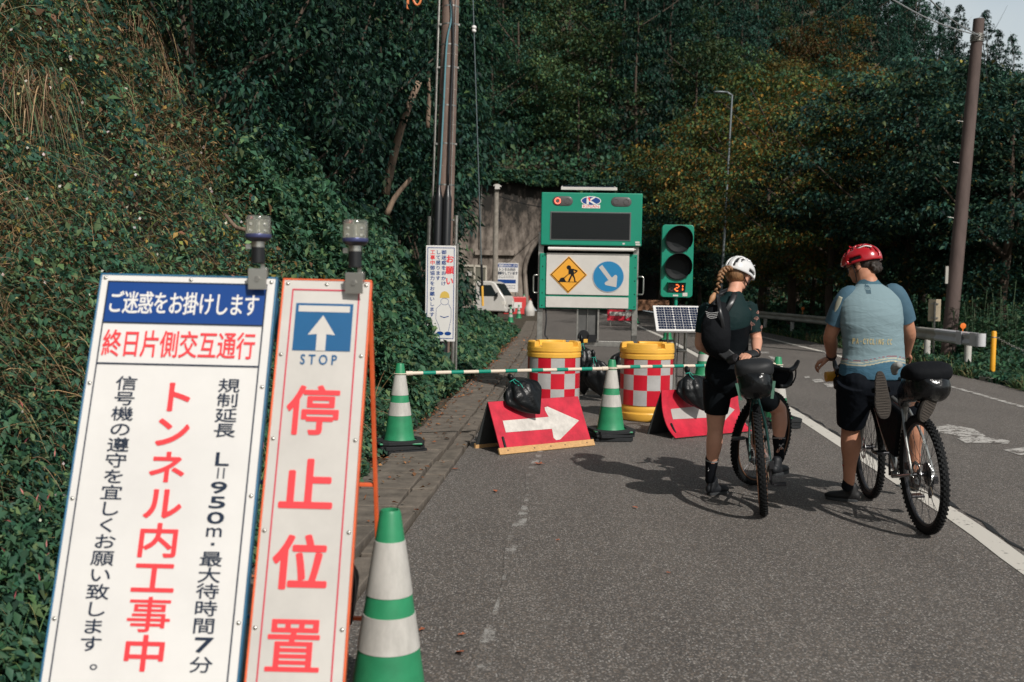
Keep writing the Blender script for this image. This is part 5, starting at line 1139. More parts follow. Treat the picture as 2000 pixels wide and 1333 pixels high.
for i in range(ncx):
    for k in range(ncy):
        x0, y0 = ml+i*cw+.003, -mt-(k+1)*ch_+.0025; x1, y1 = x0+cw-.006, y0+ch_-.005; c_ = .009
        if i in (0, 2, 4, 6): flat(b, [(x0+c_, y0), (x1, y0), (x1, y1), (x0+c_, y1), (x0, y1-c_), (x0, y0+c_)], .002)
        else: flat(b, [(x0, y0), (x1-c_, y0), (x1, y0+c_), (x1, y1-c_), (x1-c_, y1), (x0, y1)], .002)
b.build('solar_cells', mat('solar_cell', (.012, .02, .05), .2), sp, M=MM)
b = MB()
for i in range(ncx):
    for t_ in (.33, .67): rect(b, ml+(i+t_)*cw-.0012, -Hp+mt, ml+(i+t_)*cw+.0012, -mt, .003)
b.build('busbar', mat('busbar', (.5, .5, .5), .4), sp, M=MM)
b = MB(); b.bar(MM @ Vector((.2, -.2, -.03)), Vector((.0, 0, 1.02)), .03, .03); b.build('panel_arm', M_steel, sg)
kq = 13.35/12.6; sg.scale = (kq, kq, kq); sg.location = (SX*kq, 13.35, CAMH*(1-kq))
# --- far arrow barrier with lamps behind the display frame
g = G(1214, 637); fa = thing('far_arrow_board', 'small red barrier board with white arrow and two lamps, seen under the display', 'arrow board', (g.x, g.y, 0))
b = MB(); b.box((0, 0, .50), (1.25, .03, .56)); b.build('panel', M_bred, fa, bevel=.01)
b = MB(); flat(b, [(-.52, .44), (-.52, .60), (.16, .60), (.16, .74), (.55, .52), (.16, .30), (.16, .44)], 0); b.build('arrow', M_bwht, fa, M=FR(-.035))
for s_ in (-.3, .34):
    b = MB(); b.box((s_, 0, .84), (.52, .06, .09)); b.build('lamp', mat('lamp_pale', (.8, .62, .48), .4), fa, bevel=.02)
b = MB(); b.box((-.5, 0, .12), (.05, .4, .24)); b.box((.5, 0, .12), (.05, .4, .24)); b.build('foot', M_steel, fa)
g = G(1262, 620); o = MB().box((0, 0, 0), (1.9, .3, .62)).build('timber_barrier', mat('rusty_beam', (.35, .17, .09), .8, var=.5), None, bevel=.03); o.location = (g.x+.35, g.y, .7); props(o, 'rusty horizontal beam beyond the message board by the tunnel', 'barrier')
# ================================================================== POLES, RAIL, TRUCK, SIGNS
# --- utility pole with cables on the left
b0 = P(862, 640, 16.0); t0 = P(882, -60, 16.0)
up_ = thing('utility_pole', 'brown steel utility pole with black cable guards rising from the weeds by the request sign', 'utility pole', (b0.x, 16.0, 0))
d0 = Vector((t0.x-b0.x, 0, t0.z-b0.z)).normalized()
def pp(z, dx=0, dy=0): k = (z-b0.z)/d0.z; return Vector((d0.x*k+dx, dy, z))
b = MB(); b.tube([pp(-.2), pp(3), pp(9)], [.155, .145, .125], 24); b.build('pole', M_pole, up_, smooth='auto')
zb_ = [2.55, 3.1, 3.75, 4.35, 4.95, 5.3, 5.62, 5.9]
for i, z in enumerate(zb_):
    b = MB(); c = pp(z); r_ = .150-.003*z
    b.lathe([(r_, z-.014), (r_+.006, z-.012), (r_+.006, z+.012), (r_, z+.014)], 24, Matrix.Translation((c.x, 0, 0)), cap=False)
    if i % 2 == 0:
        for s_ in (-1, 1): b.box((c.x+s_*(r_+.012), -.03, z), (.035, .04, .03))
    b.build('band', M_steel, up_, smooth='auto')
for z in (2.8, 3.4, 4.05, 4.6, 5.15):
    c = pp(z); b = MB(); r_ = .150-.003*z; b.lathe([(r_+.003, z-.006), (r_+.004, z), (r_+.003, z+.006)], 20, Matrix.Translation((c.x, 0, 0)), cap=False); b.build('strap', mat('pale_strap', (.5, .44, .38), .6), up_)
for dx in (-.085, .055):
    b = MB(); b.tube([pp(-.1, dx, -.20), pp(2.88, dx, -.20), pp(2.93, dx, -.20), pp(3.08, dx, -.19)], [.068, .068, .05, .022], 16); b.build('cable_guard', M_blkpl, up_, smooth='auto')
b = MB(); b.tube([pp(3.05, -.085, -.19), pp(3.5, -.07, -.185), pp(4.4, -.05, -.18), pp(5.3, -.03, -.17), pp(5.7, .03, -.165), pp(6.2, .0, -.16), pp(7.5, .02, -.16)], .016, 8, 5); b.build('blue_cable', mat('blue_cable', (.10, .24, .28), .5), up_, smooth=True)
b = MB(); b.tube([pp(3.05, .055, -.19), pp(4.2, .058, -.18), pp(5.2, .07, -.17), pp(5.8, .04, -.165), pp(6.3, -.02, -.16), pp(7.5, -.01, -.16)], .019, 8, 5); b.build('black_cable', M_blkpl, up_, smooth=True)
b = MB(); b.tube([pp(2.7, .10, -.16), pp(4.5, .10, -.15), pp(7.5, .085, -.14)], .007, 6, 3); b.build('thin_cable', M_steel, up_)
b = MB(); b.tube([pp(-.1, -.20, .0), pp(3.0, -.195, .0), pp(7.5, -.175, 0)], .022, 8); b.tube([pp(.0, -.23, -.05), pp(2.6, -.225, -.05)], .045, 10); b.build('conduit', M_steel, up_, smooth='auto')
b = MB(); b.tube([pp(-.1, .20, -.06), pp(2.62, .195, -.06)], .03, 10); b.build('angle_post', M_steel, up_, smooth='auto')
b = MB(); b.box(pp(1.7, .16, -.12), (.07, .08, .12)); b.build('junction_box', mat('box_cream', (.5, .42, .3), .6), up_, bevel=.006)
b = MB(); q = P(808, 0, 16)-up_.location; b.box(q+Vector((-.09, 0, .1)), (.03, .08, .5)); b.tube([q+Vector((-.08, 0, .2)), q+Vector((-.0, 0, -.02)), q+Vector((.06, 0, -.08)), q+Vector((.11, 0, 0)), q+Vector((.12, 0, .3))], .018, 8, 5); b.bar(q+Vector((-.09, 0, .32)), pp(q.z+.32), .05, .05); b.build('orange_sleeve', mat('orange_sleeve', (.75, .22, .07), .5), up_, smooth='auto')
# guy wire with insulator and yellow sleeve
gw = thing('guy_wire', 'thin guy wire with white insulator and yellow sleeve, right of the cable pole', 'guy wire', tuple(P(943, 600, 18)))
A_, B_ = P(943, 598, 18)-gw.location, P(922, -60, 18)-gw.location
b = MB(); b.tube([A_, B_], .010, 6); b.build('wire', mat('wire_grey', (.10, .13, .14), .6), gw)
q = A_.lerp(B_, (598-56)/(658)); b = MB(); b.ball(q+Vector((0, 0, .03)), (.045, .045, .04)); b.ball(q-Vector((0, 0, .03)), (.04, .04, .035)); b.build('insulator', M_white, gw, smooth=True)
b = MB(); b.tube([A_, A_.lerp(B_, .06)], .022, 8); b.build('yellow_sleeve', M_yel, gw); b = MB(); b.tube([A_.lerp(B_, .06), A_.lerp(B_, .125)], .022, 8); b.build('black_sleeve', M_blkpl, gw)
# --- request sign on its pipe
q = P(860, 600, 15.0); rq = thing('request_sign', 'tall white request sign with a drawn worker, half sunk in weeds beside the cable pole', 'sign', (q.x, 15.0, 0), R(-3))
zt = P(860, 480, 15).z
b = MB(); b.box((0, 0, zt-.72), (.455, .012, 1.44)); b.build('panel', M_white, rq, bevel=.004)
b = MB(); frame_rect(b, -.205, zt-1.40, .205, zt-.03, .010, 0); b.build('border_line', M_blue, rq, M=FR(-.0075))
b = MB(); colm(b, 'お願い', .135, zt-.20, .165, .125, .125, .03, 0); b.build('red_lettering', M_red, rq, M=FR(-.008))
b = MB(); colm(b, '工事中', -.125, zt-.10, .078, .078, .072, .02, 0); b.build('works_lettering', M_red, rq, M=FR(-.008))
b = MB(); colm(b, '御迷惑をおかけ', .045, zt-.10, .078, .076, .070, .02, 0); b.build('apology_lettering', M_blue, rq, M=FR(-.008))
b = MB(); colm(b, 'して居ります', -.04, zt-.10, .078, .076, .070, .02, 0); b.build('middle_lettering', M_blue, rq, M=FR(-.008))
b = MB(); colm(b, '御協力をお願いします', -.125, zt-.334, .078, .076, .070, .02, 0); b.build('plea_lettering', M_blue, rq, M=FR(-.008))
b = MB(); flat(b, [(.065+.07*math.cos(t_), zt-.76+.075*math.sin(t_)) for t_ in np.linspace(0, math.pi, 16)]+[(-.012, zt-.785), (.142, zt-.785)], 0); b.build('drawn_helmet', mat('helmet_ochre', (.70, .48, .10), .5), rq, M=FR(-.008))
b = MB()
def outline(mb, pts, t_, z=0):
    for i in range(len(pts)-1):
        (x0, y0), (x1, y1) = pts[i], pts[i+1]; dx, dy = x1-x0, y1-y0; L = math.hypot(dx, dy) or 1; nx_, ny_ = -dy/L*t_/2, dx/L*t_/2
        mb.add([(x0+nx_, y0+ny_, z), (x1+nx_, y1+ny_, z), (x1-nx_, y1-ny_, z), (x0-nx_, y0-ny_, z)], [(0, 1, 2, 3)])
outline(b, ellipse(.065, zt-.84, .06, .05, 20)+[(.125, zt-.84)], .005); outline(b, [(.01, zt-.88), (-.06, zt-.95), (-.065, zt-1.1), (-.02, zt-1.2), (.0, zt-1.28)], .005); outline(b, [(.12, zt-.87), (.165, zt-.95), (.165, zt-1.1), (.13, zt-1.28)], .005)
outline(b, [(-.0, zt-1.06), (.06, zt-1.08), (.13, zt-1.06)], .012); flat(b, ellipse(.0, zt-1.32, .055, .03), 0); flat(b, ellipse(.12, zt-1.32, .05, .028), 0); b.build('drawn_worker', M_blue, rq, M=FR(-.0084))
b = MB(); b.tube([(.245, .02, -.1), (.245, .02, zt+.03)], .02, 10); b.tube([(-.18, .03, -.1), (-.18, .03, zt-.3)], .02, 8); b.build('pipe_post', M_steel, rq)
# --- tunnel information board
q = P(990, 540, 64); tb = thing('tunnel_info_board', 'small white and blue notice board standing against the tunnel wall behind the truck', 'notice board', (q.x, 64, 0))
zt2, zb2 = P(990, 514, 64).z, P(990, 571, 64).z; hw = (P(1012, 540, 64).x-P(968, 540, 64).x)/2; hh = zt2-zb2
b = MB(); b.box((0, 0, (zt2+zb2)/2), (2*hw, .04, hh)); b.build('panel', M_white, tb, bevel=.01)
b = MB(); rect(b, -hw*.94, zt2-hh*.15, hw*.94, zt2-hh*.03, 0); rect(b, -hw*.9, zt2-hh*.70, hw*.8, zt2-hh*.57, 0); b.build('blue_strip', M_blue, tb, M=FR(-.023))
b = MB(); row(b, 'ご迷惑をおかけします', -hw*.80, zt2-hh*.09, hw*.178, hw*.17, hh*.10, .03, 0); b.build('header_lettering', M_white, tb, M=FR(-.026))
b = MB(); row(b, 'トンネル内の', -hw*.62, zt2-hh*.225, hw*.25, hw*.25, hh*.115, .05, 0); b.build('upper_lettering', M_navy, tb, M=FR(-.023))
b = MB(); row(b, '補修をしています', -hw*.80, zt2-hh*.35, hw*.235, hw*.24, hh*.115, .05, 0); b.build('lower_lettering', M_navy, tb, M=FR(-.023))
b = MB()
for k, (a, c_) in enumerate(((-.7, .5), (-.7, .6), (-.5, .8), (-.6, .8))): 
    yy = zt2-hh*(.45+.055*k if k < 2 else .78+.08*(k-2)); x = -hw*.7
    while x < hw*c_: rect(b, x, yy-hh*.012, x+hw*.09, yy+hh*.012, 0); x += hw*.15
b.build('small_print', M_navy, tb, M=FR(-.023))
for s_ in (-.8, .8):
    b = MB(); b.tube([(s_*hw, .06, 0), (s_*hw, .06, zt2)], .035, 8); b.build('leg', M_steel, tb)
# --- concrete pole by the portal
q0, q1 = P(966, 600, 62), P(970, 360, 62); cp = thing('concrete_pole', 'slim grey concrete pole standing in front of the tunnel wall', 'utility pole', (q0.x, 62, 0))
b = MB(); b.tube([(0, 0, -.3), (q1.x-q0.x, 0, q1.z)], [.20, .14], 14); b.build('pole', M_conc, cp, smooth='auto')
b = MB(); b.box((q1.x-q0.x+.05, -.2, q1.z-.2), (.3, .25, .3)); b.tube([(q1.x-q0.x-.2, -.1, q1.z-.1), (q1.x-q0.x+.3, -.1, q1.z-.15)], .05, 8); b.build('insulator', M_white2, cp, bevel=.02)
b = MB(); b.tube([(q1.x-q0.x, 0, q1.z-.7), (1.8, 4, q1.z-.85), (4.0, 8.5, q1.z-.8)], .03, 5, 4); b.build('wire', M_blkpl, cp)
# --- street lamp
l0, l1, l2 = P(1408, 560, 40), P(1430, 186, 40), P(1409, 182, 40); sl = thing('street_lamp', 'slim grey street lamp leaning out over the right lane before the trees', 'street lamp', (l0.x, 40, 0))
b = MB(); b.tube([(-.03, 0, -.3), (0, 0, 1), (l1.x-l0.x, 0, l1.z)], [.06, .055, .035], 12); b.build('pole', mat('lamp_pole', (.22, .25, .26), .5, .5), sl, smooth='auto')
b = MB(); b.tube([(l1.x-l0.x, 0, l1.z-.02), (l2.x-l0.x+.2, 0, l2.z+.05)], .04, 8); b.ball((l2.x-l0.x-.05, 0, l2.z+.03), (.28, .11, .05)); b.build('lamp_head', mat('lamp_pole', (.22, .25, .26), .5, .5), sl, smooth=True)
# --- right pole with wires
r0, r1 = P(1853, 640, 22), P(1912, 38, 22); rp2 = thing('wooden_pole', 'tall brown pole leaning right behind the guardrail with two wires at its top', 'utility pole', (r0.x, 22, 0))
M_rp = mat('dark_pole', (.12, .085, .075), .8, var=.35, vscale=5, bump=.3, stretch=(1, 1, .25))
dxx = r1.x-r0.x; b = MB(); b.tube([(-.03, 0, -.5), (dxx*.5, 0, r1.z*.5), (dxx, 0, r1.z)], [.16, .14, .115], 20, 3); b.build('pole', M_rp, rp2, smooth='auto')
b = MB()
for k in range(5): z = r1.z-.34-.035*k; x = dxx*(z/r1.z); b.lathe([(.135, z-.012), (.15, z), (.135, z+.012)], 20, Matrix.Translation((x, 0, 0)), cap=False)
b.build('wire_winding', M_steel, rp2, smooth=True)
for (px, py, Y2) in ((1722, -8, 14), (1830, -8, 15)):
    e = P(px-60, py-40, Y2)-rp2.location; s_ = Vector((dxx*.955, -.13, r1.z-.40)); m = s_.lerp(e, .5)-Vector((0, 0, .12)); b = MB(); b.tube([s_, m, e], .012, 6, 8); b.build('wire', mat('wire_pale', (.3, .31, .31), .5), rp2)
b = MB(); b.tube([(dxx*.95+.13, 0, r1.z-.5), (dxx*.95+.2, 0, r1.z-1.0), (dxx*.95+.27, 0, r1.z-1.35)], .008, 5, 3); b.build('loose_wire', M_blkpl, rp2)
b = MB()
for z in (5.3, 4.4, 3.2): x = dxx*z/r1.z; b.tube([(x-.14, 0, z), (x-.28, 0, z+.02)], .01, 6)
b.build('step_bolt', M_steel, rp2)
b = MB(); x = dxx*1.9/r1.z; b.box((x-.2, -.02, 1.95), (.06, .04, .38)); b.build('number_plate', mat('pale_tag', (.42, .40, .36), .6), rp2)
# --- guardrail on the right
gp = [P(1918, 668, 19.0), P(1860, 662, 20.6), P(1790, 655, 23), P(1700, 641, 27), P(1600, 625, 32.5), P(1482, 613, 40), P(1400, 603, 48), P(1330, 597, 58)]
gpt = [Vector((p.x, p.y, 0)) for p in gp]; fine = [Vector(c) for c in catmull([tuple(p) for p in gpt], 5)]
gr_ = thing('guardrail', 'grey steel guardrail with a white rounded end running along the right edge', 'guardrail', (gpt[0].x, gpt[0].y, 0))
prof = [(.0, .43), (.045, .455), (.055, .49), (.02, .545), (.012, .565), (.02, .585), (.055, .64), (.045, .675), (.0, .70)]
def rail(pts, zoff, mat_, name, par, ends=False, thick_=.004):
    b = MB(); vs = []
    for i, p in enumerate(pts):
        d = (pts[min(i+1, len(pts)-1)]-pts[max(i-1, 0)]).normalized(); nr = Vector((-d.y, d.x, 0)); nr = nr if nr.x < 0 else -nr
        for o_, z in prof: vs.append(Vector((p.x, p.y, 0))+nr*(o_+.06)-par.location+Vector((0, 0, z+zoff)))
        for o_, z in reversed(prof): vs.append(Vector((p.x, p.y, 0))+nr*(o_+.06-thick_)-par.location+Vector((0, 0, z+zoff)))
    m = 2*len(prof); b.add(vs, [(i*m+j, i*m+(j+1) % m, (i+1)*m+(j+1) % m, (i+1)*m+j) for i in range(len(pts)-1) for j in range(m)]); return b.build(name, mat_, par, smooth='auto')
M_rail = mat('rail_grey', (.46, .44, .39), .6, .2, var=.45, vscale=3, stretch=(.4, .4, 2)); M_railw = mat('rail_white', (.60, .60, .62), .45, var=.12, vscale=3)
rail(fine[7:], .08, M_rail, 'beam', gr_); rail(fine[:8], .085, M_railw, 'end_beam', gr_)
b = MB(); d_ = (fine[0]-fine[1]).normalized(); nr = Vector((-d_.y, d_.x, 0)); nr = nr if nr.x < 0 else -nr; vs = []; n = 14
for i in range(n+1):
    a = R(180)*i/n; q = d_*(.09*math.sin(a)+.0)+nr*(.115-.09*(1-math.cos(a))); 
    for z in (.53, .78): vs.append(q+Vector((0, 0, z)))
b.add(vs, [(2*i, 2*i+2, 2*i+3, 2*i+1) for i in range(n)]); b.add([fine[1]-gr_.location+nr*.125+Vector((0, 0, .53)), nr*.12+Vector((0, 0, .53)), nr*.12+Vector((0, 0, .78)), fine[1]-gr_.location+nr*.125+Vector((0, 0, .78))], [(0, 1, 2, 3)])
b.build('end_cap', M_railw, gr_, smooth='auto')
for i, (px, Yd) in enumerate([(1888, 19.7), (1812, 22.2), (1745, 25.0), (1688, 28.0), (1630, 31.0), (1565, 35.5), (1500, 39), (1440, 44), (1390, 50)]):
    c = P(px, 650, Yd); j = min(range(len(fine)), key=lambda k: abs(fine[k].y-Yd)); x = float(np.interp(Yd, [f_.y for f_ in fine], [f_.x for f_ in fine]))
    b = MB(); o = Vector((x+.0, Yd, 0))-gr_.location; b.tube([o+Vector((0, 0, -.6)), o+Vector((0, 0, .52 if i else .60))], .068, 14); b.box(o+Vector((-.03, 0, .62)), (.07, .07, .12)); b.build('post', mat('post_white', (.58, .56, .52), .6, var=.25, vscale=6), gr_, smooth='auto')
for px, py, Yd in ((1881, 637, 19.9), (1568, 603, 35.5)):
    c = P(px, py, Yd)-gr_.location; b = MB(); b.lathe([(.0001, -.012), (.05, -.012), (.058, -.004), (.058, .006), (.0001, .012)], 20, Matrix.Translation(c) @ Matrix.Rotation(R(90), 4, 'X')); b.tube([c-Vector((0, -.01, .05)), c-Vector((0, -.01, .2))], .012, 6); b.build('orange_reflector', mat('reflector_orange', (.85, .20, .03), .35), gr_, smooth='auto')
b = MB(); b.box(fine[3]-gr_.location+Vector((-.125, 0, .65)), (.008, .3, .26), Matrix.Rotation(math.atan2(-(fine[4].x-fine[2].x), fine[4].y-fine[2].y), 3, 'Z')); b.build('joint_plate', M_railw, gr_)
# --- back of a small sign behind the rail
q = P(1825, 606, 22.6); bs = thing('small_sign', 'cream back of a small upright sign behind the guardrail', 'sign', (q.x, 22.6, 0), R(-8))
zt3, zb3 = P(1825, 585, 22.6).z, P(1825, 628, 22.6).z
b = MB(); b.box((0, 0, (zt3+zb3)/2), (.27, .012, zt3-zb3)); b.build('plate', mat('sign_back_cream', (.48, .40, .28), .6, var=.25, vscale=6), bs, bevel=.02)
b = MB(); b.tube([(0, -.03, -.5), (.0, -.03, zt3-.06)], .025, 10); b.build('post', M_steel, bs, smooth='auto')
b = MB()
for z in (zt3-.1, zb3+.08): b.box((0, -.02, z), (.16, .02, .03))
b.build('bracket', M_steel, bs)
# --- yellow bollards with chain and slab
q = P(1938, 731, 18.0); yb = thing('yellow_bollard', 'slim yellow bollard standing right of the guardrail end', 'bollard', (q.x, 18.0, -.02), 0, 'yellow chain bollards')
hb = P(1938, 645, 18.0).z; b = MB(); b.lathe([(.046, 0), (.046, hb-.02), (.036, hb), (.0001, hb+.004)], 18); b.build('post', mat('bollard_yellow', (.85, .40, .02), .45, var=.15, vscale=6), yb, smooth='auto')
b = MB(); b.lathe([(.048, hb-.12), (.05, hb-.11), (.048, hb-.10)], 16, cap=False); b.build('band', M_steel, yb)
yb2 = copy_tree(yb); yb2.location = (q.x+1.75, 17.2, -.02); yb2['label'] = 'second yellow bollard at the far end of the chain, past the frame edge'
ch0 = Vector((q.x+.05, 18.0, hb-.13)); ch1 = Vector((q.x+1.7, 17.2, hb-.13)); cn = thing('chain', 'sagging steel chain hanging from the yellow bollard', 'chain', tuple(ch0)); b = MB(); nl = 44
for i in range(nl):
    t_ = (i+.5)/nl; p = ch0.lerp(ch1, t_)-Vector((0, 0, .30*4*t_*(1-t_)))-ch0; dd_ = (ch1-ch0).normalized(); a = i % 2*math.pi/2; up2 = Vector((0, 0, 1)); sd2 = dd_.cross(up2); u2 = up2*math.cos(a)+sd2*math.sin(a)
    b.tube([p+dd_*.026*math.cos(w_)+u2*.012*math.sin(w_) for w_ in np.linspace(0, 6.283, 9)], .005, 4, cap=False)
b.build('links', M_steel, cn)
sb_ = MB(); po = [G(1912, 742)-G(1912, 742), G(1990, 756)-G(1912, 742), G(2120, 778)-G(1912, 742), G(2140, 735)-G(1912, 742), G(1930, 727)-G(1912, 742)]
sb_.prism([(p.x, p.y) for p in po], .16); o = sb_.build('concrete_pad', mat('pad_concrete', (.40, .36, .30), .9, var=.3, vscale=4), None, bevel=.01); o.location = G(1912, 742); o.location.z = -.10; props(o, kind='structure')
# --- kei truck by the tunnel
tk_c = P(968, 600, 48.5); tr = thing('small_truck', 'white small truck with a grey box body parked by the tunnel mouth behind weeds', 'truck', (tk_c.x-.75, 48.5, 0), R(-18))
cab = [(.0, .42), (.0, 1.78), (.10, 1.86), (.78, 1.86), (.98, 1.78), (1.42, 1.14), (1.50, 1.02), (1.52, .42)]
PX = Matrix(((1, 0, 0, 0), (0, 0, 1, 0), (0, 1, 0, 0), (0, 0, 0, 1)))   # outline x along the truck, y up, extruded across
M_tr = mat('truck_white', (.66, .64, .60), .35, var=.08, vscale=2, coat=.3)
b = MB(); b.prism(cab, 1.44, PX, z0=-.72); b.build('cab', M_tr, tr, bevel=.05, smooth='auto')
gl = mat('truck_glass', (.02, .028, .03), .08, spec=.8)
for s_ in (-1, 1):
    b = MB(); b.prism([(.22, 1.14), (.20, 1.66), (.80, 1.68), (1.10, 1.20), (1.08, 1.14)], .012, Matrix.Translation((0, s_*.724, 0)) @ PX, z0=-.006); b.build('side_window', gl, tr, bevel=.004)
b = MB(); b.add([(1.01, -.62, 1.74), (1.01, .62, 1.74), (1.40, .62, 1.18), (1.40, -.62, 1.18)], [(0, 1, 2, 3)]); o = b.build('windscreen', gl, tr); o.location = (.018, 0, .012)
for s_ in (-1, 1):
    b = MB(); b.box((1.50, s_*.56, .82), (.05, .22, .20)); b.box((1.42, s_*.705, .82), (.18, .04, .18)); b.build('headlight', mat('headlamp', (.75, .72, .66), .1), tr, bevel=.03)
    b = MB(); b.box((1.14, s_*.83, 1.22), (.06, .14, .22)); b.build('mirror', M_blkpl, tr, bevel=.02)
b = MB(); b.box((1.53, 0, .50), (.09, 1.42, .22)); b.build('bumper', M_tr, tr, bevel=.04); b = MB(); b.box((1.53, 0, .70), (.03, .5, .1)); b.build('grille', M_blkpl, tr)
b = MB(); b.box((-.98, 0, 1.62), (1.9, 1.62, 1.85)); b.build('box_body', mat('box_grey', (.17, .165, .13), .6, var=.15, vscale=2), tr, bevel=.01)
b = MB()
for y in (-.82, .82): b.box((-.98, y, 2.58), (1.98, .06, .10)); b.box((-.02, y, 1.65), (.07, .06, 1.9))
for x in (-1.94, -.03): b.box((x, 0, 2.58), (.08, 1.7, .10))
b.box((-.98, 0, 2.56), (1.85, 1.6, .03)); b.build('box_frame', mat('frame_cream', (.62, .57, .48), .5), tr)
b = MB(); b.box((-.3, -.86, 2.2), (.28, .06, .2)); b.box((-.9, -.83, 1.6), (.3, .03, .14)); b.build('vent', M_white2, tr)
for x in (.42, -1.45):
    for s_ in (-1, 1):
        b = MB(); T = Matrix.Translation((x, s_*.64, .27)) @ Matrix.Rotation(R(90), 4, 'X'); b.lathe([(.0001, -.07), (.24, -.07), (.27, -.05), (.27, .05), (.24, .07), (.0001, .07)], 24, T); b.build('tyre', M_black, tr, smooth='auto')
        b = MB(); b.lathe([(.0001, -.076), (.16, -.076), (.17, -.06), (.17, .06), (.16, .076), (.0001, .076)], 20, T); b.build('wheel_rim', M_steel, tr, smooth='auto')
b = MB(); b.box((.0, 0, .45), (3.2, .8, .2)); b.build('chassis', M_blkpl, tr)
# gear and cones by the tunnel mouth
for px, py, lab in ((997, 630, 'leftmost small cone beside the truck front'), (1013, 622, 'small cone just right of the leftmost one by the truck')):
    g = G(px, py); o = cone(g.x, g.y, .0, lab, 1.0)
g = G(1023, 612); cone(g.x, g.y, .5, 'small cone highest of the three by the tunnel, on a barrier', 1.0)
g = G(1006, 614); o = thing('water_barrier', 'bright red plastic barrier block by the tunnel mouth', 'barrier', (g.x, g.y, 0), R(10)); b = MB(); b.prism([(-.75, 0), (.75, 0), (.62, .35), (.62, 1.05), (-.62, 1.05), (-.62, .35)], .5, UP, z0=-.25); b.build('body', mat('barrier_red', (.62, .05, .05), .45), o, bevel=.04)
b = MB(); b.box((.1, -.27, .55), (.5, .02, .35)); b.build('white_patch', M_white, o)
g = G(1034, 616); b = MB(); b.tube([(0, 0, 0), (0, 0, .35), (.03, 0, .75)], [(.38, .3), (.42, .3), (.16, .12)], 14, 4, dome=True); o = b.build('white_sack', mat('sack_white', (.6, .58, .54), .8, bump=.8, bscale=6), None, smooth=True); o.location = g; props(o, 'white sack leaning by the right foot of the tunnel wall', 'sack')
g = G(1022, 604); b = MB(); b.box((0, 0, .55), (1.2, .5, .5)); b.box((.2, 0, .9), (.5, .4, .3)); o = b.build('tool_crate', mat('crate_red', (.5, .12, .08), .6, var=.4, vscale=2), None, bevel=.03); o.location = g; props(o, 'dull red crate of gear behind the red barrier', 'crate')
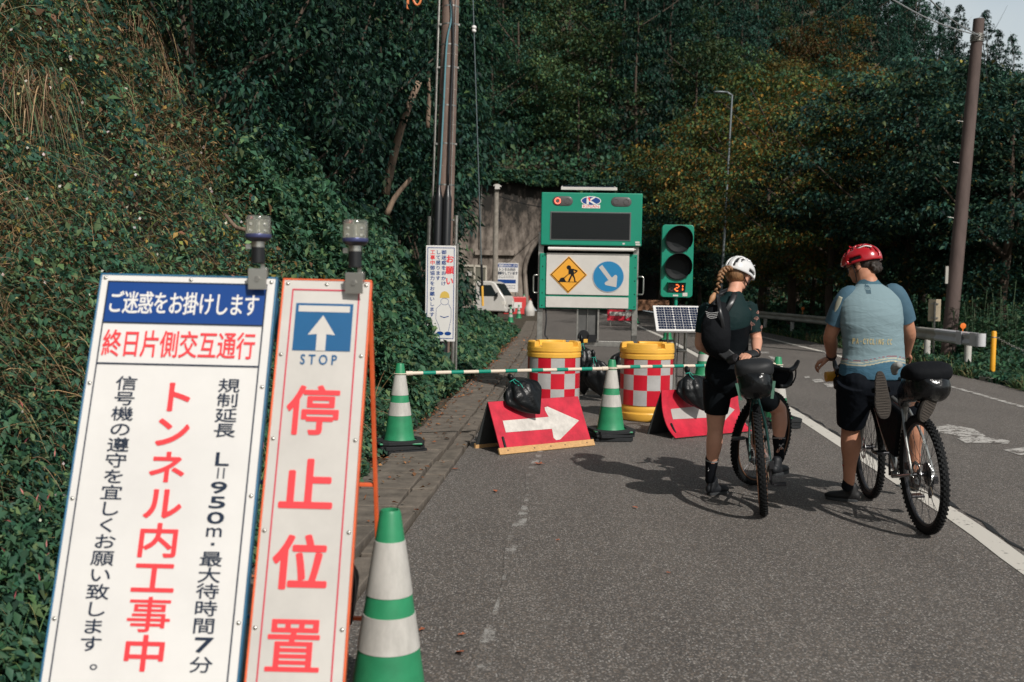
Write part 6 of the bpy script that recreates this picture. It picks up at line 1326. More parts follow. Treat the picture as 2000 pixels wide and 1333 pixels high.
# ================================================================== BICYCLES AND RIDERS
M_tyre = mat('tyre', (.008, .009, .010), .75, bump=.2, spec=.25); M_tan = mat('tan_sidewall', (.16, .075, .04), .7)
M_alloy = mat('alloy', (.42, .43, .43), .3, .9); M_dk = mat('dark_alloy', (.05, .05, .055), .35, .7); M_gold = mat('chain_metal', (.35, .28, .2), .35, .9)
def wheel(name, parent, T, disc_side, tan=False, cass=False):
    """T maps wheel coordinates (axle along y) to bike coordinates"""
    Rr = .365; b = MB()
    b.add(*ring_(.305, .302, -.010, .010, .322)); rim = b.build(name, M_dk, parent, smooth='auto', M=T)
    b = MB(); vs = []; n, m = 64, 12; wd = .0245; rc = Rr-.026
    for i in range(n):
        a = 2*math.pi*i/n
        for k in range(m): c = 2*math.pi*k/m; r_ = rc+math.cos(c)*.025; vs.append((r_*math.cos(a), math.sin(c)*wd, r_*math.sin(a)))
    b.add(vs, [(i*m+k, i*m+(k+1) % m, ((i+1) % n)*m+(k+1) % m, ((i+1) % n)*m+k) for i in range(n) for k in range(m)])
    for rowk, (ca, cnt, sz) in enumerate(((-1.0, 70, .011), (-.42, 70, .012), (.0, 70, .012), (.42, 70, .012), (1.0, 70, .011))):
        for i in range(cnt):
            a = 2*math.pi*(i+(rowk % 2)*.5)/cnt; r_ = rc+math.cos(ca)*.0250; y = math.sin(ca)*.0252
            Mx = Matrix.Rotation(-a, 3, 'Y') @ Matrix.Rotation(ca, 3, 'Z') if False else Matrix.Rotation(-a, 3, 'Y')
            b.box((r_*math.cos(a), y, r_*math.sin(a)), (.009, sz, .0165 if rowk % 2 else .012), Mx)
    b.build('tyre', M_tyre, rim, smooth='auto', M=T)
    if tan:
        b = MB()
        for s_ in (-1, 1): b.tube([(.321*math.cos(a), s_*.0225, .321*math.sin(a)) for a in np.linspace(0, 6.2832, 61)], .0055, 6, cap=False)
        b.build('tan_wall', M_tan, rim, smooth=True, M=T)
    b = MB()
    for i in range(28):
        a = 2*math.pi*i/28; s_ = 1 if i % 2 else -1; a2 = a+(.55 if (i//2) % 2 else -.55)
        b.tube([(.024*math.cos(a2), s_*.026, .024*math.sin(a2)), (.303*math.cos(a), s_*.004, .303*math.sin(a))], .0014, 4)
    b.build('spokes', M_dk, rim, M=T)
    RX = Matrix.Rotation(R(90), 4, 'X'); b = MB(); b.lathe([(.008, -.062), (.008, -.034), (.027, -.030), (.027, -.024), (.016, -.02), (.016, .02), (.027, .024), (.027, .030), (.008, .034), (.008, .062)], 20, RX); b.build('hub', M_dk, rim, smooth='auto', M=T)
    b = MB(); vs = []; n = 48; y = disc_side*.038
    for i in range(n):
        a = 2*math.pi*i/n; r1_ = .080+.002*(i % 3)
        vs += [(.062*math.cos(a), y-.001, .062*math.sin(a)), (r1_*math.cos(a), y-.001, r1_*math.sin(a)), (r1_*math.cos(a), y+.001, r1_*math.sin(a)), (.062*math.cos(a), y+.001, .062*math.sin(a))]
    b.add(vs, [(i*4+j, i*4+(j+1) % 4, ((i+1) % n)*4+(j+1) % 4, ((i+1) % n)*4+j) for i in range(n) for j in range(4)])
    for i in range(6): a = i*math.pi/3; b.bar((.02*math.cos(a), y, .02*math.sin(a)), (.064*math.cos(a+.3), y, .064*math.sin(a+.3)), .008, .002, up=(0, 1, 0))
    b.build('brake_disc', M_alloy, rim, smooth='auto', M=T)
    if cass:
        b = MB()
        for k in range(9):
            rr_ = .076-.0062*k; yy = -disc_side*(.026+.0042*k); tt = 30-k*2; poly = []
            for i in range(tt*2): a = math.pi*i/tt; q = rr_*(1.0 if i % 2 else .93); poly.append((q*math.cos(a), q*math.sin(a)))
            b.prism(poly, .0018, Matrix.Translation((0, yy, 0)) @ Matrix.Rotation(R(90), 4, 'X'))
        b.build('cassette', M_alloy, rim, M=T)
    return rim
def ring_(r0, r1, y0, y1, r2):
    vs = []; n = 64
    for i in range(n):
        a = 2*math.pi*i/n
        for r_, y in ((r0, y0), (r0-.004, 0), (r0, y1), (r2, y1+.002), (r2, y0-.002)): vs.append((r_*math.cos(a), y, r_*math.sin(a)))
    return vs, [(i*5+j, i*5+(j+1) % 5, ((i+1) % n)*5+(j+1) % 5, ((i+1) % n)*5+j) for i in range(n) for j in range(5)]
def bicycle(label, contact, heading, lean, steer, fm, tan, crank, forkm):
    root = thing('bicycle', label, 'bicycle', (contact.x, contact.y, 0), rot=(-lean, 0, R(90)-heading), group=None)
    RA, BB, ST, HT, HB, FA = (0, 0, .365), (.43, 0, .285), (.235, 0, .80), (.815, 0, .885), (.865, 0, .735), (1.055, 0, .365)
    b = MB(); b.tube([BB, ST], .0165, 12); b.tube([(.262, 0, .735), (.825, 0, .845)], .0155, 12); b.tube([HB, (.66, 0, .50), BB], [.022, .024, .022], 14, 4); b.tube([HB, HT], .024, 14)
    b.tube([(BB[0], -.045, BB[2]), (BB[0], .045, BB[2])], .024, 14)
    for s_ in (-1, 1):
        b.tube([(BB[0], s_*.03, BB[2]), (.30, s_*.045, .30), (0, s_*.066, .365)], [.011, .010, .009], 8, 4); b.tube([(.262, s_*.02, .735), (.13, s_*.052, .58), (0, s_*.066, .372)], [.009, .0085, .008], 8, 4)
    b.build('frame', fm, root, smooth='auto')
    wheel('rear_wheel', root, Matrix.Translation((0, 0, .365)), 1, tan, cass=True)
    ax = (Vector(HT)-Vector(HB)).normalized(); S = Matrix.Translation(HB) @ Matrix.Rotation(steer, 4, ax) @ Matrix.Translation(-Vector(HB))
    wheel('front_wheel', root, S @ Matrix.Translation(FA), 1, tan)
    b = MB(); cr = Vector(HB)-ax*.03; b.tube([cr+Vector((0, 0, .03)), cr], .022, 12); b.tube([cr+Vector((0, -.055, -.02)), cr+Vector((0, 0, .01)), cr+Vector((0, .055, -.02))], .021, 10, 4)
    for s_ in (-1, 1): b.tube([cr+Vector((0, s_*.052, -.015)), (.965, s_*.058, .53), (1.055, s_*.058, .365)], [.019, .015, .011], 10, 4)
    b.build('fork', forkm, root, smooth='auto', M=S)
    st0 = Vector(HT)+ax*.03; st1 = st0+Vector((.085, 0, .02)); b = MB(); b.tube([Vector(HT), st0+ax*.01], .021, 12); b.tube([st0, st1], .016, 12); b.build('stem', M_dk, root, smooth='auto', M=S)
    b = MB(); hp = [st1+Vector(q) for q in ((-.11, -.275, -.10), (-.02, -.262, -.105), (.055, -.245, -.06), (.06, -.232, -.01), (.03, -.222, .005), (0, -.17, 0), (0, 0, 0), (0, .17, 0), (.03, .222, .005), (.06, .232, -.01), (.055, .245, -.06), (-.02, .262, -.105), (-.11, .275, -.10))]
    b.tube(hp, .0155, 12, 6); hb_ = b.build('handlebar', M_black, root, smooth=True, M=S)
    for s_ in (-1, 1):
        b = MB(); b.tube([st1+Vector((.045, s_*.228, .0)), st1+Vector((.10, s_*.232, .02)), st1+Vector((.135, s_*.234, .065))], [.02, .019, .014], 10, 4, dome=True); b.tube([st1+Vector((.115, s_*.234, .02)), st1+Vector((.12, s_*.24, -.04)), st1+Vector((.09, s_*.244, -.09))], .006, 6, 3); b.build('brake_hood', M_blkpl, hb_, smooth=True, M=S)
    b = MB(); b.tube([ST, (.205, 0, .885)], .0145, 12); b.build('seatpost', M_dk, root, smooth='auto')
    b = MB(); b.tube([(.07, 0, .925), (.13, 0, .93), (.22, 0, .928), (.33, 0, .925)], [(.07, .016), (.062, .02), (.034, .018), (.018, .014)], 16, 5, side=(0, 1, 0), dome=True); b.build('saddle', M_black, root, smooth=True)
    # drivetrain on the right (y negative)
    ca = crank; cx_, cz_ = BB[0], BB[2]; b = MB(); poly = []
    for i in range(88): a = math.pi*i/44; q = .083 if i % 2 else .079; poly.append((cx_+q*math.cos(a), -(cz_+q*math.sin(a))))
    b.prism(poly, .003, Matrix.Translation((0, -.048, 0)) @ Matrix.Rotation(R(90), 4, 'X') @ Matrix.Scale(-1, 4, (0, 1, 0)) @ Matrix.Scale(-1, 4, (0, 1, 0))); b.build('chainring', M_dk, root)
    for s_ in (-1, 1):
        a = ca if s_ < 0 else ca+math.pi; e = Vector((cx_+.17*math.cos(a), s_*.075, cz_+.17*math.sin(a)))
        b = MB(); b.tube([(cx_, s_*.058, cz_), e], [(.014, .008), (.011, .007)], 10, side=(0, 0, 1)); cr_ = b.build('crank', M_dk, root, smooth=True)
        b = MB(); b.box(e+Vector((0, s_*.055, 0)), (.09, .085, .016)); b.tube([e, e+Vector((0, s_*.09, 0))], .007, 8); b.build('pedal', M_dk, cr_, bevel=.003)
    b = MB(); b.tube([(cx_, -.05, cz_+.082), (.0, -.045, .365+.05)], .0035, 5); b.tube([(cx_, -.05, cz_-.082), (.03, -.045, .235), (-.0, -.045, .215), (-.03, -.045, .25), (.03, -.045, .31)], .0035, 5); b.build('chain', M_gold, root)
    b = MB(); b.bar((.01, -.062, .345), (.025, -.05, .225), .022, .014, up=(1, 0, 0)); b.lathe([(.0001, -.004), (.024, -.004), (.024, .004), (.0001, .004)], 14, Matrix.Translation((.03, -.05, .23)) @ Matrix.Rotation(R(90), 4, 'X')); b.box((.0, -.07, .33), (.05, .03, .05)); b.build('derailleur', M_dk, root, bevel=.002)
    b = MB(); b.box((.09, .055, .40), (.06, .03, .045)); b.build('brake_caliper', M_dk, root, bevel=.004)
    return root, S
WC = G(1492, 1006); MC = G(1806, 1041)
M_fg = mat('frame_dark_green', (.012, .05, .045), .3, .3, coat=.5); M_fs = mat('frame_silver', (.36, .37, .36), .32, .75)
wb, WS = bicycle('loaded black and dark green bicycle of the rider in black, front wheel turned right', WC, R(12.5), R(5.5), R(-38), M_fg, True, R(-85), M_fg)
mb_, MS = bicycle('silver framed bicycle with fat knobbly tyres under the rider in the blue shirt', MC, R(2.0), R(4.0), R(-3), M_fs, False, R(-70), M_fs)
bpy.context.view_layer.update()
WM = wb.matrix_basis.copy(); MM2 = mb_.matrix_basis.copy()
# --------------------------------------------------- soft luggage
def softbag(name, lab, M, pts, rad, side, mat_, seed=0, extra=None, group=None, cat='bag'):
    root = thing(name, lab, cat, tuple(M @ Vector(pts[0])), 0, group); off = root.location
    b = MB(.62); b.tube(pts, rad, 36, 6, side=side, dome=True)
    b.v = [tuple((M @ Vector(q))) for q in b.v]; nv = []
    for q in b.v:
        nz = (float(vnoise(q[0]*14+seed, q[1]*14, q[2]*14, seed))-.5)*.022; c = M @ Vector(pts[len(pts)//2]); d = (Vector(q)-c).normalized(); nv.append(tuple(Vector(q)+d*nz-off))
    b.v = nv; b.build('bag', mat_, root, smooth=True); return root
M_mesh = bpy.data.materials.new('mesh_fabric'); M_mesh.use_nodes = True; t = M_mesh.node_tree; bs_ = t.nodes['Principled BSDF']; bs_.inputs['Roughness'].default_value = .6
tc = t.nodes.new('ShaderNodeTexCoord'); ck = t.nodes.new('ShaderNodeTexChecker'); ck.inputs['Scale'].default_value = 260; ck.inputs[1].default_value = (.014, .016, .019, 1); ck.inputs[2].default_value = (.007, .008, .009, 1); t.links.new(tc.outputs['Object'], ck.inputs[0]); t.links.new(ck.outputs[0], bs_.inputs['Base Color'])
M_shiny = mat('glossy_black_bag', (.004, .005, .006), .22, bump=1.0, bscale=18, coat=.25, spec=.4)
M_cloth = mat('black_fabric', (.006, .007, .009), .8, bump=.6, bscale=22, spec=.15)
sbw = softbag('saddle_bag', 'glossy black saddle bag with mesh top over the rear wheel of the dark green bicycle', WM, [(.24, 0, .80), (.10, 0, .845), (-.08, 0, .885), (-.20, .0, .90)], [(.055, .05), (.095, .075), (.112, .105), (.112, .105)], (0, 1, 0), M_shiny, 3)
b = MB(.6); b.tube([(.02, 0, .945), (-.08, 0, .970), (-.18, 0, .982), (-.235, 0, .978)], [(.09, .04), (.120, .06), (.122, .065), (.116, .055)], 36, 5, side=(0, 1, 0), dome=True); b.build('mesh_top', M_mesh, sbw, smooth=True, M=Matrix.Translation(-sbw.location) @ WM)
b = MB()
for s_ in (-1, 1): b.bar((-.25, s_*.116, .90), (-.25, s_*.095, .79), .018, .005, up=(1, 0, 0))
b.build('green_strap', mat('strap_green', (.07, .17, .12), .6), sbw, M=Matrix.Translation(-sbw.location) @ WM)
sbm = softbag('saddle_bag', 'dusty black saddle bag behind the rider in the blue shirt, sandals strapped to its sides', MM2, [(.24, 0, .80), (.10, 0, .87), (-.06, -.0, .915), (-.16, -.0, .925)], [(.055, .05), (.095, .075), (.112, .10), (.112, .10)], (0, 1, 0), M_shiny, 9)
b = MB(.7); b.tube([(.05, -.0, .975), (-.06, -.0, 1.0), (-.15, -.0, 1.01), (-.20, -.0, 1.0)], [(.10, .04), (.128, .058), (.134, .062), (.122, .05)], 36, 5, side=(0, 1, 0), dome=True); b.build('top_flap', M_cloth, sbm, smooth=True, M=Matrix.Translation(-sbm.location) @ MM2)
b = MB(); b.tube([(-.02, .12, 1.05), (.02, .14, 1.03), (.06, .13, .99)], [.02, .025, .018], 10, 4); b.build('grey_roll', mat('grey_cloth', (.3, .31, .3), .8), sbm, smooth=True, M=Matrix.Translation(-sbm.location) @ MM2)
def sandal(M, lab):
    root = thing('sandal', lab, 'sandal', tuple(M.translation), 0, 'sandals strapped to the saddle bag'); Ml = M.copy(); Ml.translation = (0, 0, 0); L, W = .29, .105; out = []
    for k in range(40):
        a = 2*math.pi*k/40; y = math.sin(a)*L/2; w_ = W/2*(.86+.14*math.tanh(y*14))*(1 if y > -.02 else 1); x = math.cos(a)*w_*(1-.12*math.exp(-((y+.02)/.04)**2)); ex = abs(math.cos(a))**.75*math.copysign(1, math.cos(a)); out.append((ex*w_*(1-.10*math.exp(-((y+.02)/.05)**2)), y))
    b = MB(); b.prism(out, .022); b.build('sole', mat('sole_brown', (.045, .038, .032), .85, var=.4, vscale=25, bump=.3), root, bevel=.004, M=Ml)
    b = MB(); b.prism([(x*.95, y*.96) for x, y in out], .018, z0=-.018); b.build('midsole', M_cloth, root, bevel=.004, M=Ml)
    b = MB()
    for k in range(17):
        y = -.125+.0156*k; w_ = W/2*(.86+.14*math.tanh(y*14))*math.sqrt(max(.05, 1-(y/(L/2))**2))*.86*(1-.10*math.exp(-((y+.02)/.05)**2)); b.box((0, y, .0235), (2*w_, .007, .004), Matrix.Rotation(R(4 if k % 2 else -4), 3, 'Z'))
    b.build('tread', mat('tread_brown', (.07, .058, .048), .85), root, M=Ml)
    b = MB()
    for y in (.06, -.03): b.tube([(-.052, y, -.01), (-.035, y, -.05), (.035, y, -.05), (.052, y, -.01)], [(.016, .003)]*4, 8, 5, side=(0, 1, 0))
    b.build('strap', M_cloth, root, smooth=True, M=Ml); return root
def orient(p, zdir, ydir):
    z = Vector(zdir).normalized(); y = Vector(ydir); y = (y-z*y.dot(z)).normalized(); x = y.cross(z); M = Matrix((x, y, z)).transposed().to_4x4(); M.translation = p; return M
sandal(orient(P(1722, 772, 5.98), (-.25, -1, .1), (.12, 0, -1)), 'brown sole sandal hanging upright left of the dusty saddle bag')
sandal(orient(P(1816, 780, 5.90), (.35, -1, -.1), (-.45, -.1, -1)), 'tilted sandal on the right side of the dusty saddle bag')
# bar bags
hbm = softbag('handlebar_bag', 'black roll bag on the handlebar of the silver bicycle', MM2, [(.99, -.16, .90), (.99, 0, .895), (.99, .14, .90)], [.09, .095, .09], (0, 0, 1), M_cloth, 4)
b = MB(); b.tube([(.99, .13, .90), (.985, .30, .895)], .036, 16, dome=False); b.build('yellow_roll_end', mat('ochre_roll', (.75, .36, .03), .5), hbm, smooth='auto', M=Matrix.Translation(-hbm.location) @ MM2)
hbw = softbag('handlebar_bag', 'black roll bag in front of the dark green bicycle', WM @ WS, [(.99, -.14, .86), (.99, 0, .855), (.99, .14, .86)], [.08, .085, .08], (0, 0, 1), M_cloth, 5)
for M_, par_name, lab in ((WM, 'w', 'black frame bag of the dark green bicycle'), (MM2, 'm', 'black frame bag hanging inside the silver frame')):
    r_ = thing('frame_bag', lab, 'bag', tuple(M_ @ Vector((.5, 0, .7)))); b = MB(); b.prism([(.275, .70), (.80, .80), (.84, .74), (.66, .54), (.52, .42), (.40, .40)], .07, PX, z0=-.035); b.build('bag', M_cloth, r_, bevel=.012, M=Matrix.Translation(-r_.location) @ M_)
for s_, lab in ((.155, 'orange speckled bottle in the cage of the dark green bicycle'),):
    r_ = thing('bottle', lab, 'bottle', tuple(WM @ Vector((.60, 0, .36)))); b = MB(); b.lathe([(.0001, -.09), (.034, -.09), (.036, -.08), (.036, .05), (.024, .075), (.016, .08), (.016, .1), (.0001, .1)], 18, Matrix.Rotation(R(-30), 4, 'Y')); b.build('body', mat('bottle_print', (.75, .62, .55), .4, var=.8, vscale=40, c2=(.6, .12, .04)), r_, smooth='auto')

# --------------------------------------------------- people
def hand(mb, wrist, d, palm, size=1.0, curl=.5, thumb=1, spread=.10):
    """palm = direction the palm faces; fingers curl towards it; thumb leaves the side"""
    wrist = Vector(wrist); d = Vector(d).normalized(); palm = Vector(palm); palm = (palm-d*palm.dot(d)).normalized(); s_ = d.cross(palm).normalized(); k = size
    mb.tube([wrist-d*.02*k, wrist+d*.02*k, wrist+d*.055*k, wrist+d*.092*k], [(.026*k, .019*k), (.033*k, .017*k), (.041*k, .015*k), (.040*k, .012*k)], 16, 3, side=s_, dome=True)
    for i, (o_, L) in enumerate(((-.031, .062), (-.011, .078), (.010, .074), (.030, .060))):
        a0 = curl*.55; p = wrist+d*(.088-.004*abs(i-1.2))*k+s_*o_*k; pts = [p-d*.02*k, p]; ang = a0
        for j, f_ in enumerate((.42, .32, .26)):
            dd_ = (d*math.cos(ang)+palm*math.sin(ang)+s_*(o_*spread*6)).normalized(); p = p+dd_*L*f_*k*1.15; pts.append(p); ang += curl*(.9 if j == 0 else .7)
        mb.tube(pts, [.0088*k, .0088*k, .0082*k, .0074*k, .0062*k], 10, 3, dome=True)
    t0_ = wrist+d*.028*k+s_*(-.030*thumb)*k; t1_ = t0_+(d*.6-s_*thumb*.75+palm*.25).normalized()*.036*k; t2_ = t1_+(d*.9-s_*thumb*.25+palm*.4).normalized()*.030*k; t3_ = t2_+(d*.9+palm*.6).normalized()*.024*k
    mb.tube([wrist+d*.018*k, t0_, t1_, t2_, t3_], [.012*k, .0135*k, .0115*k, .0095*k, .0075*k], 10, 3, dome=True)
def head(mb, c, fwd, up_, s_=1.0):
    f_ = Vector(fwd).normalized(); u_ = Vector(up_); u_ = (u_-f_*u_.dot(f_)).normalized(); l_ = u_.cross(f_); M = Matrix((f_, l_, u_)).transposed(); c = Vector(c)
    T = lambda x, y, z: c+M @ Vector((x*s_, y*s_, z*s_)); rot = M
    def el(p, r_): mb.ball(T(*p), tuple(q*s_ for q in r_), rot, 24, 16)
    el((-.008, 0, .035), (.098, .077, .088)); el((-.02, 0, .02), (.086, .074, .085)); el((.028, 0, -.035), (.062, .058, .070)); el((.052, 0, -.078), (.036, .036, .026)); el((.045, 0, .03), (.05, .06, .05))
    for y in (-1, 1): el((.022, y*.048, -.055), (.036, .018, .03)); el((.055, y*.034, -.018), (.026, .022, .020)); el((-.004, y*.078, -.008), (.019, .008, .030)); el((-.010, y*.084, .006), (.014, .006, .018)); el((.002, y*.080, -.030), (.009, .007, .010))
    el((.082, 0, -.012), (.012, .009, .026)); el((.092, 0, -.030), (.015, .012, .012)); el((.082, 0, -.052), (.010, .024, .006)); el((.080, 0, -.062), (.010, .021, .006)); el((.070, 0, .022), (.018, .05, .009))
    return T, M
def eyes(T, M, par, s_=1.0):
    for y in (-1, 1):
        b = MB(); b.ball(T(.069, y*.032, .001), .0115*s_, M, 14, 10); e = b.build('eye', mat('eye_white', (.7, .68, .65), .2), par, smooth=True, offs=par.location)
        b = MB(); b.ball(T(.0775, y*.032, .000), .0055*s_, M, 10, 8); b.build('iris', mat('iris', (.03, .02, .012), .2), e, smooth=True, offs=par.location)
def helmet(par, T, M, shell, inner, s_=1.0, vents=5):
    def pt(th, ph, k, front=1.0):   # th from the crown down, ph round; x forward
        x = math.sin(th)*math.cos(ph)*.142*k*(1.0 if math.cos(ph) > 0 else .98); y = math.sin(th)*math.sin(ph)*.106*k; z = math.cos(th)*.118*k; return x-.012, y, z+.028
    n, m = 72, 22; vs = []; fs = []
    for i in range(m+1):
        for k in range(n):
            ph = 2*math.pi*k/n; lim = R(98)-R(16)*max(0, math.cos(ph))**2+R(8)*max(0, -math.cos(ph)); x, y, z = pt(lim*i/m, ph, 1.0); vs.append((x, y, z))
    for i in range(m):
        for k in range(n):
            j = (k+1) % n; q = [vs[i*n+k], vs[i*n+j], vs[(i+1)*n+j], vs[(i+1)*n+k]]; cx3 = sum(a[0] for a in q)/4; cy3 = sum(a[1] for a in q)/4; cz3 = sum(a[2] for a in q)/4; hole = False
            for lane, (yc, w_, x0, x1) in enumerate(((0, .009, -.12, .09), (.034, .009, -.125, .10), (-.034, .009, -.125, .10), (.066, .008, -.115, .07), (-.066, .008, -.115, .07))):
                yy = yc*(1-.25*abs(cx3)/.14)
                if abs(cy3-yy) < w_*1.8*(1-.4*abs(cx3)/.12) and x0 < cx3 < x1 and not (-.020 < cx3 < -.004) and not (-.082 < cx3 < -.068) and not (lane > 2 and .03 < cx3 < .042) and cz3 > .045: hole = True
            if cz3 < .055 and abs(cy3) > .085 and -.05 < cx3 < .045 and cz3 > .028: hole = True
            if cx3 < -.09 and cz3 > .02 and abs(abs(cy3)-.028) < .012 and cz3 < .09: hole = True
            if not hole: fs.append((i*n+k, i*n+j, (i+1)*n+j, (i+1)*n+k))
    b = MB(); b.add([T(*v) for v in vs], fs); o = b.build('helmet', shell, par, smooth=True, offs=par.location)
    md = o.modifiers.new('t', 'SOLIDIFY'); md.thickness = .016*s_; md.offset = -1; pass
    b = MB(); vs2 = []
    for i in range(11):
        for k in range(36): ph = 2*math.pi*k/36; vs2.append(T(*pt(R(86)*i/10, ph, .88)))
    b.add(vs2, [(i*36+k, i*36+(k+1) % 36, (i+1)*36+(k+1) % 36, (i+1)*36+k) for i in range(10) for k in range(36)]); b.build('inner_shell', inner, o, smooth=True, offs=par.location)
    b = MB()
    for s2 in (-1, 1):
        b.tube([T(.03, s2*.088, .02), T(.028, s2*.078, -.04), T(.045, s2*.045, -.098), T(.05, 0, -.108)], [(.008, .002)]*4, 6, 4); b.tube([T(-.07, s2*.07, .0), T(-.01, s2*.084, -.035), T(.025, s2*.079, -.045)], [(.007, .002)]*3, 6, 4)
    b.tube([T(-.05, .075, -.005), T(-.098, .04, -.02), T(-.105, 0, -.022), T(-.098, -.04, -.02), T(-.05, -.075, -.005)], [(.012, .004)]*5, 8, 4, side=M @ Vector((0, 0, 1))); b.build('helmet_strap', M_blkpl, o, smooth=True, offs=par.location)
    return o
def sock_shoe(par, shin_lo, ankle, heel_toe, sock, shoe, top, stripes=None):
    """sock follows the shin to the ankle; shoe runs heel to toe on its sole"""
    ank = Vector(ankle); up2 = (Vector(shin_lo)-ank).normalized(); hl, toe_ = Vector(heel_toe[0]), Vector(heel_toe[1]); fd = (toe_-hl).normalized()
    b = MB(); b.tube([ank+up2*top, ank+up2*top*.6, ank+up2*.03, ank-up2*.03+fd*.01], [.047, .043, .037, .040], 20, 4, dome=True); sk = b.build('sock', sock, par, smooth=True, offs=par.location)
    if stripes:
        for k, (mt, dz_) in enumerate(stripes):
            b = MB(); b.tube([ank+up2*(top-dz_), ank+up2*(top-dz_-.010)], .0478-.002*k*.2, 20, cap=False); b.build('sock_stripe', mt, sk, smooth=True, offs=par.location)
    sd3 = fd.cross(Vector((0, 0, 1))).normalized(); upz = sd3.cross(fd); zz = lambda p, h_: p+upz*h_
    L = (toe_-hl).length; b = MB(); f_ = lambda t_: hl.lerp(toe_, t_)
    b.tube([zz(f_(.03), .045), zz(f_(.18), .045), zz(f_(.38), .042), zz(f_(.62), .036), zz(f_(.85), .032), zz(f_(.97), .028)], [(.028, .034), (.034, .040), (.036, .038), (.043, .030), (.040, .025), (.026, .018)], 22, 4, side=sd3, dome=True)
    b.tube([zz(f_(.16), .05), zz(f_(.20), .105)], [(.036, .045), (.037, .043)], 20, 2, side=sd3, dome=True)
    sh = b.build('shoe', shoe, par, remesh=.004, lap=6, offs=par.location)
    b = MB(); out = []
    for k in range(30):
        a = 2*math.pi*k/30; t_ = .5-.5*math.cos(a); w_ = (.036+.012*math.sin(max(0, t_-.3)*2.4))*abs(math.sin(a))**.6*math.copysign(1, math.sin(a)); out.append((t_*L*1.03-.005, w_))
    Mx = Matrix((fd, sd3, upz)).transposed().to_4x4(); Mx.translation = hl; b.prism(out, .020, Mx); b.build('sole', mat('shoe_sole', (.03, .033, .036), .7), sh, bevel=.003, offs=par.location)
    return sk, sh
SK1 = mat('skin_fair', (.66, .34, .23), .5, var=.10, vscale=14, spec=.35); SK2 = mat('skin_tanned', (.50, .235, .145), .5, var=.14, vscale=14, spec=.35)
# ---- rider in black
wroot = thing('person', 'cyclist in black kit and white helmet with a long braid, straddling her bicycle', 'person', tuple(G(1395, 968)))
off = wroot.location
J = dict(pel=P(1421, 728, 6.98), lh=P(1402, 742, 6.98), rh=P(1452, 742, 7.05), lk=P(1397, 838, 7.02), la=P(1387, 930, 7.10), rk=P(1521, 800, 7.28), ra=P(1521, 885, 7.22), wa=P(1426, 685, 6.97), ch=P(1424, 628, 6.93), nb=P(1432, 574, 6.95), ls=P(1380, 603, 6.93), rs_=P(1463, 600, 6.96), le=P(1367, 672, 6.93), lw=P(1392, 692, 7.12), re=P(1478, 664, 6.93), rw=P(1477, 690, 6.70))
hc = P(1443, 541, 7.02); fwd = Vector((.62, .62, -.45)); hup = Vector((.34, .22, .9))
b = MB(); T, Mh = head(b, hc, fwd, hup, .96)
b.tube([J['nb']-Vector((0, 0, .03)), J['nb'].lerp(hc, .5), hc-Vector((.01, .0, .03))], [.055, .047, .046], 18, 4, dome=True)
b.tube([J['ch'], J['nb']], [(.10, .07), (.05, .05)], 18, 3, side=(1, 0, 0), dome=True)
b.tube([J['wa'], J['pel'], J['pel']-Vector((0, 0, .06))], [(.11, .08), (.14, .11), (.13, .11)], 18, 3, side=(1, 0, 0), dome=True); b.tube([J['ch'], J['wa']], [(.12, .08), (.11, .08)], 18, 3, side=(1, 0, 0), dome=True)
for s_, e, w_ in (('ls', 'le', 'lw'), ('rs_', 're', 'rw')):
    b.tube([J[s_], J[s_].lerp(J[e], .5), J[e], J[e].lerp(J[w_], .35), J[w_]], [.044, .043, .037, .037, .025], 18, 4, dome=True)
for h_, k_, a_ in (('lh', 'lk', 'la'), ('rh', 'rk', 'ra')):
    b.tube([J[h_], J[h_].lerp(J[k_], .5), J[k_]], [.092, .078, .056], 20, 4, dome=True); sh_ = (J[a_]-J[k_]); bk = Vector((0, -.018, 0)); b.tube([J[k_], J[k_]+sh_*.3+bk, J[k_]+sh_*.62+bk*.4, J[a_]], [.055, .057, .042, .034], 20, 4, dome=True)
hand(b, J['rw'], P(1445, 697, 6.60)-J['rw'], (0, .3, -1), .95, .55, thumb=1)
hand(b, J['lw'], (.6, .7, -.1), (0, .3, -1), .95, .7, thumb=-1)
body = b.build('body', SK1, wroot, remesh=.0055, lap=5, offs=off)
eyes(T, Mh, wroot, .96)
helmet(wroot, T, Mh, mat('helmet_white', (.70, .70, .70), .25, coat=.4), M_blkpl, .96)
# hair and braid
M_hair = mat('blond_hair', (.30, .155, .07), .5, var=.55, vscale=60, stretch=(1, 1, .15), bump=.5, bscale=90)
b = MB(); b.ball(T(-.045, 0, .0), (.075, .076, .07), Mh, 24, 16); b.ball(T(-.02, .02, .02), (.085, .074, .075), Mh, 24, 16); b.build('hair', M_hair, wroot, remesh=.006, lap=3, offs=off)
b = MB(); path = catmull([tuple(T(-.075, .01, .015)), tuple(P(1420, 524, 6.90)), tuple(P(1409, 533, 6.86)), tuple(P(1405, 550, 6.83)), tuple(P(1398, 574, 6.80))], 9); n = len(path)
for i, p in enumerate(path):
    t_ = i/n; a = i*.95; r_ = .027*(1-.5*t_)
    if i % 2: s2 = 1 if (i//2) % 2 else -1; b.ball(Vector(p)+Vector((s2*r_*.5, -.006, 0)), (r_*.95, r_*.75, r_*.55), Matrix.Rotation(s2*.75, 3, 'Y'), 16, 10)
b.build('braid', M_hair, wroot, smooth=True, offs=off)
b = MB(); b.tube([P(1395, 575, 6.80), P(1391, 583, 6.79), P(1386, 592, 6.78)], [.013, .020, .008], 12, 3, dome=True); b.build('braid_tail', mat('blond_tail', (.42, .22, .11), .6), wroot, smooth=True, offs=off)
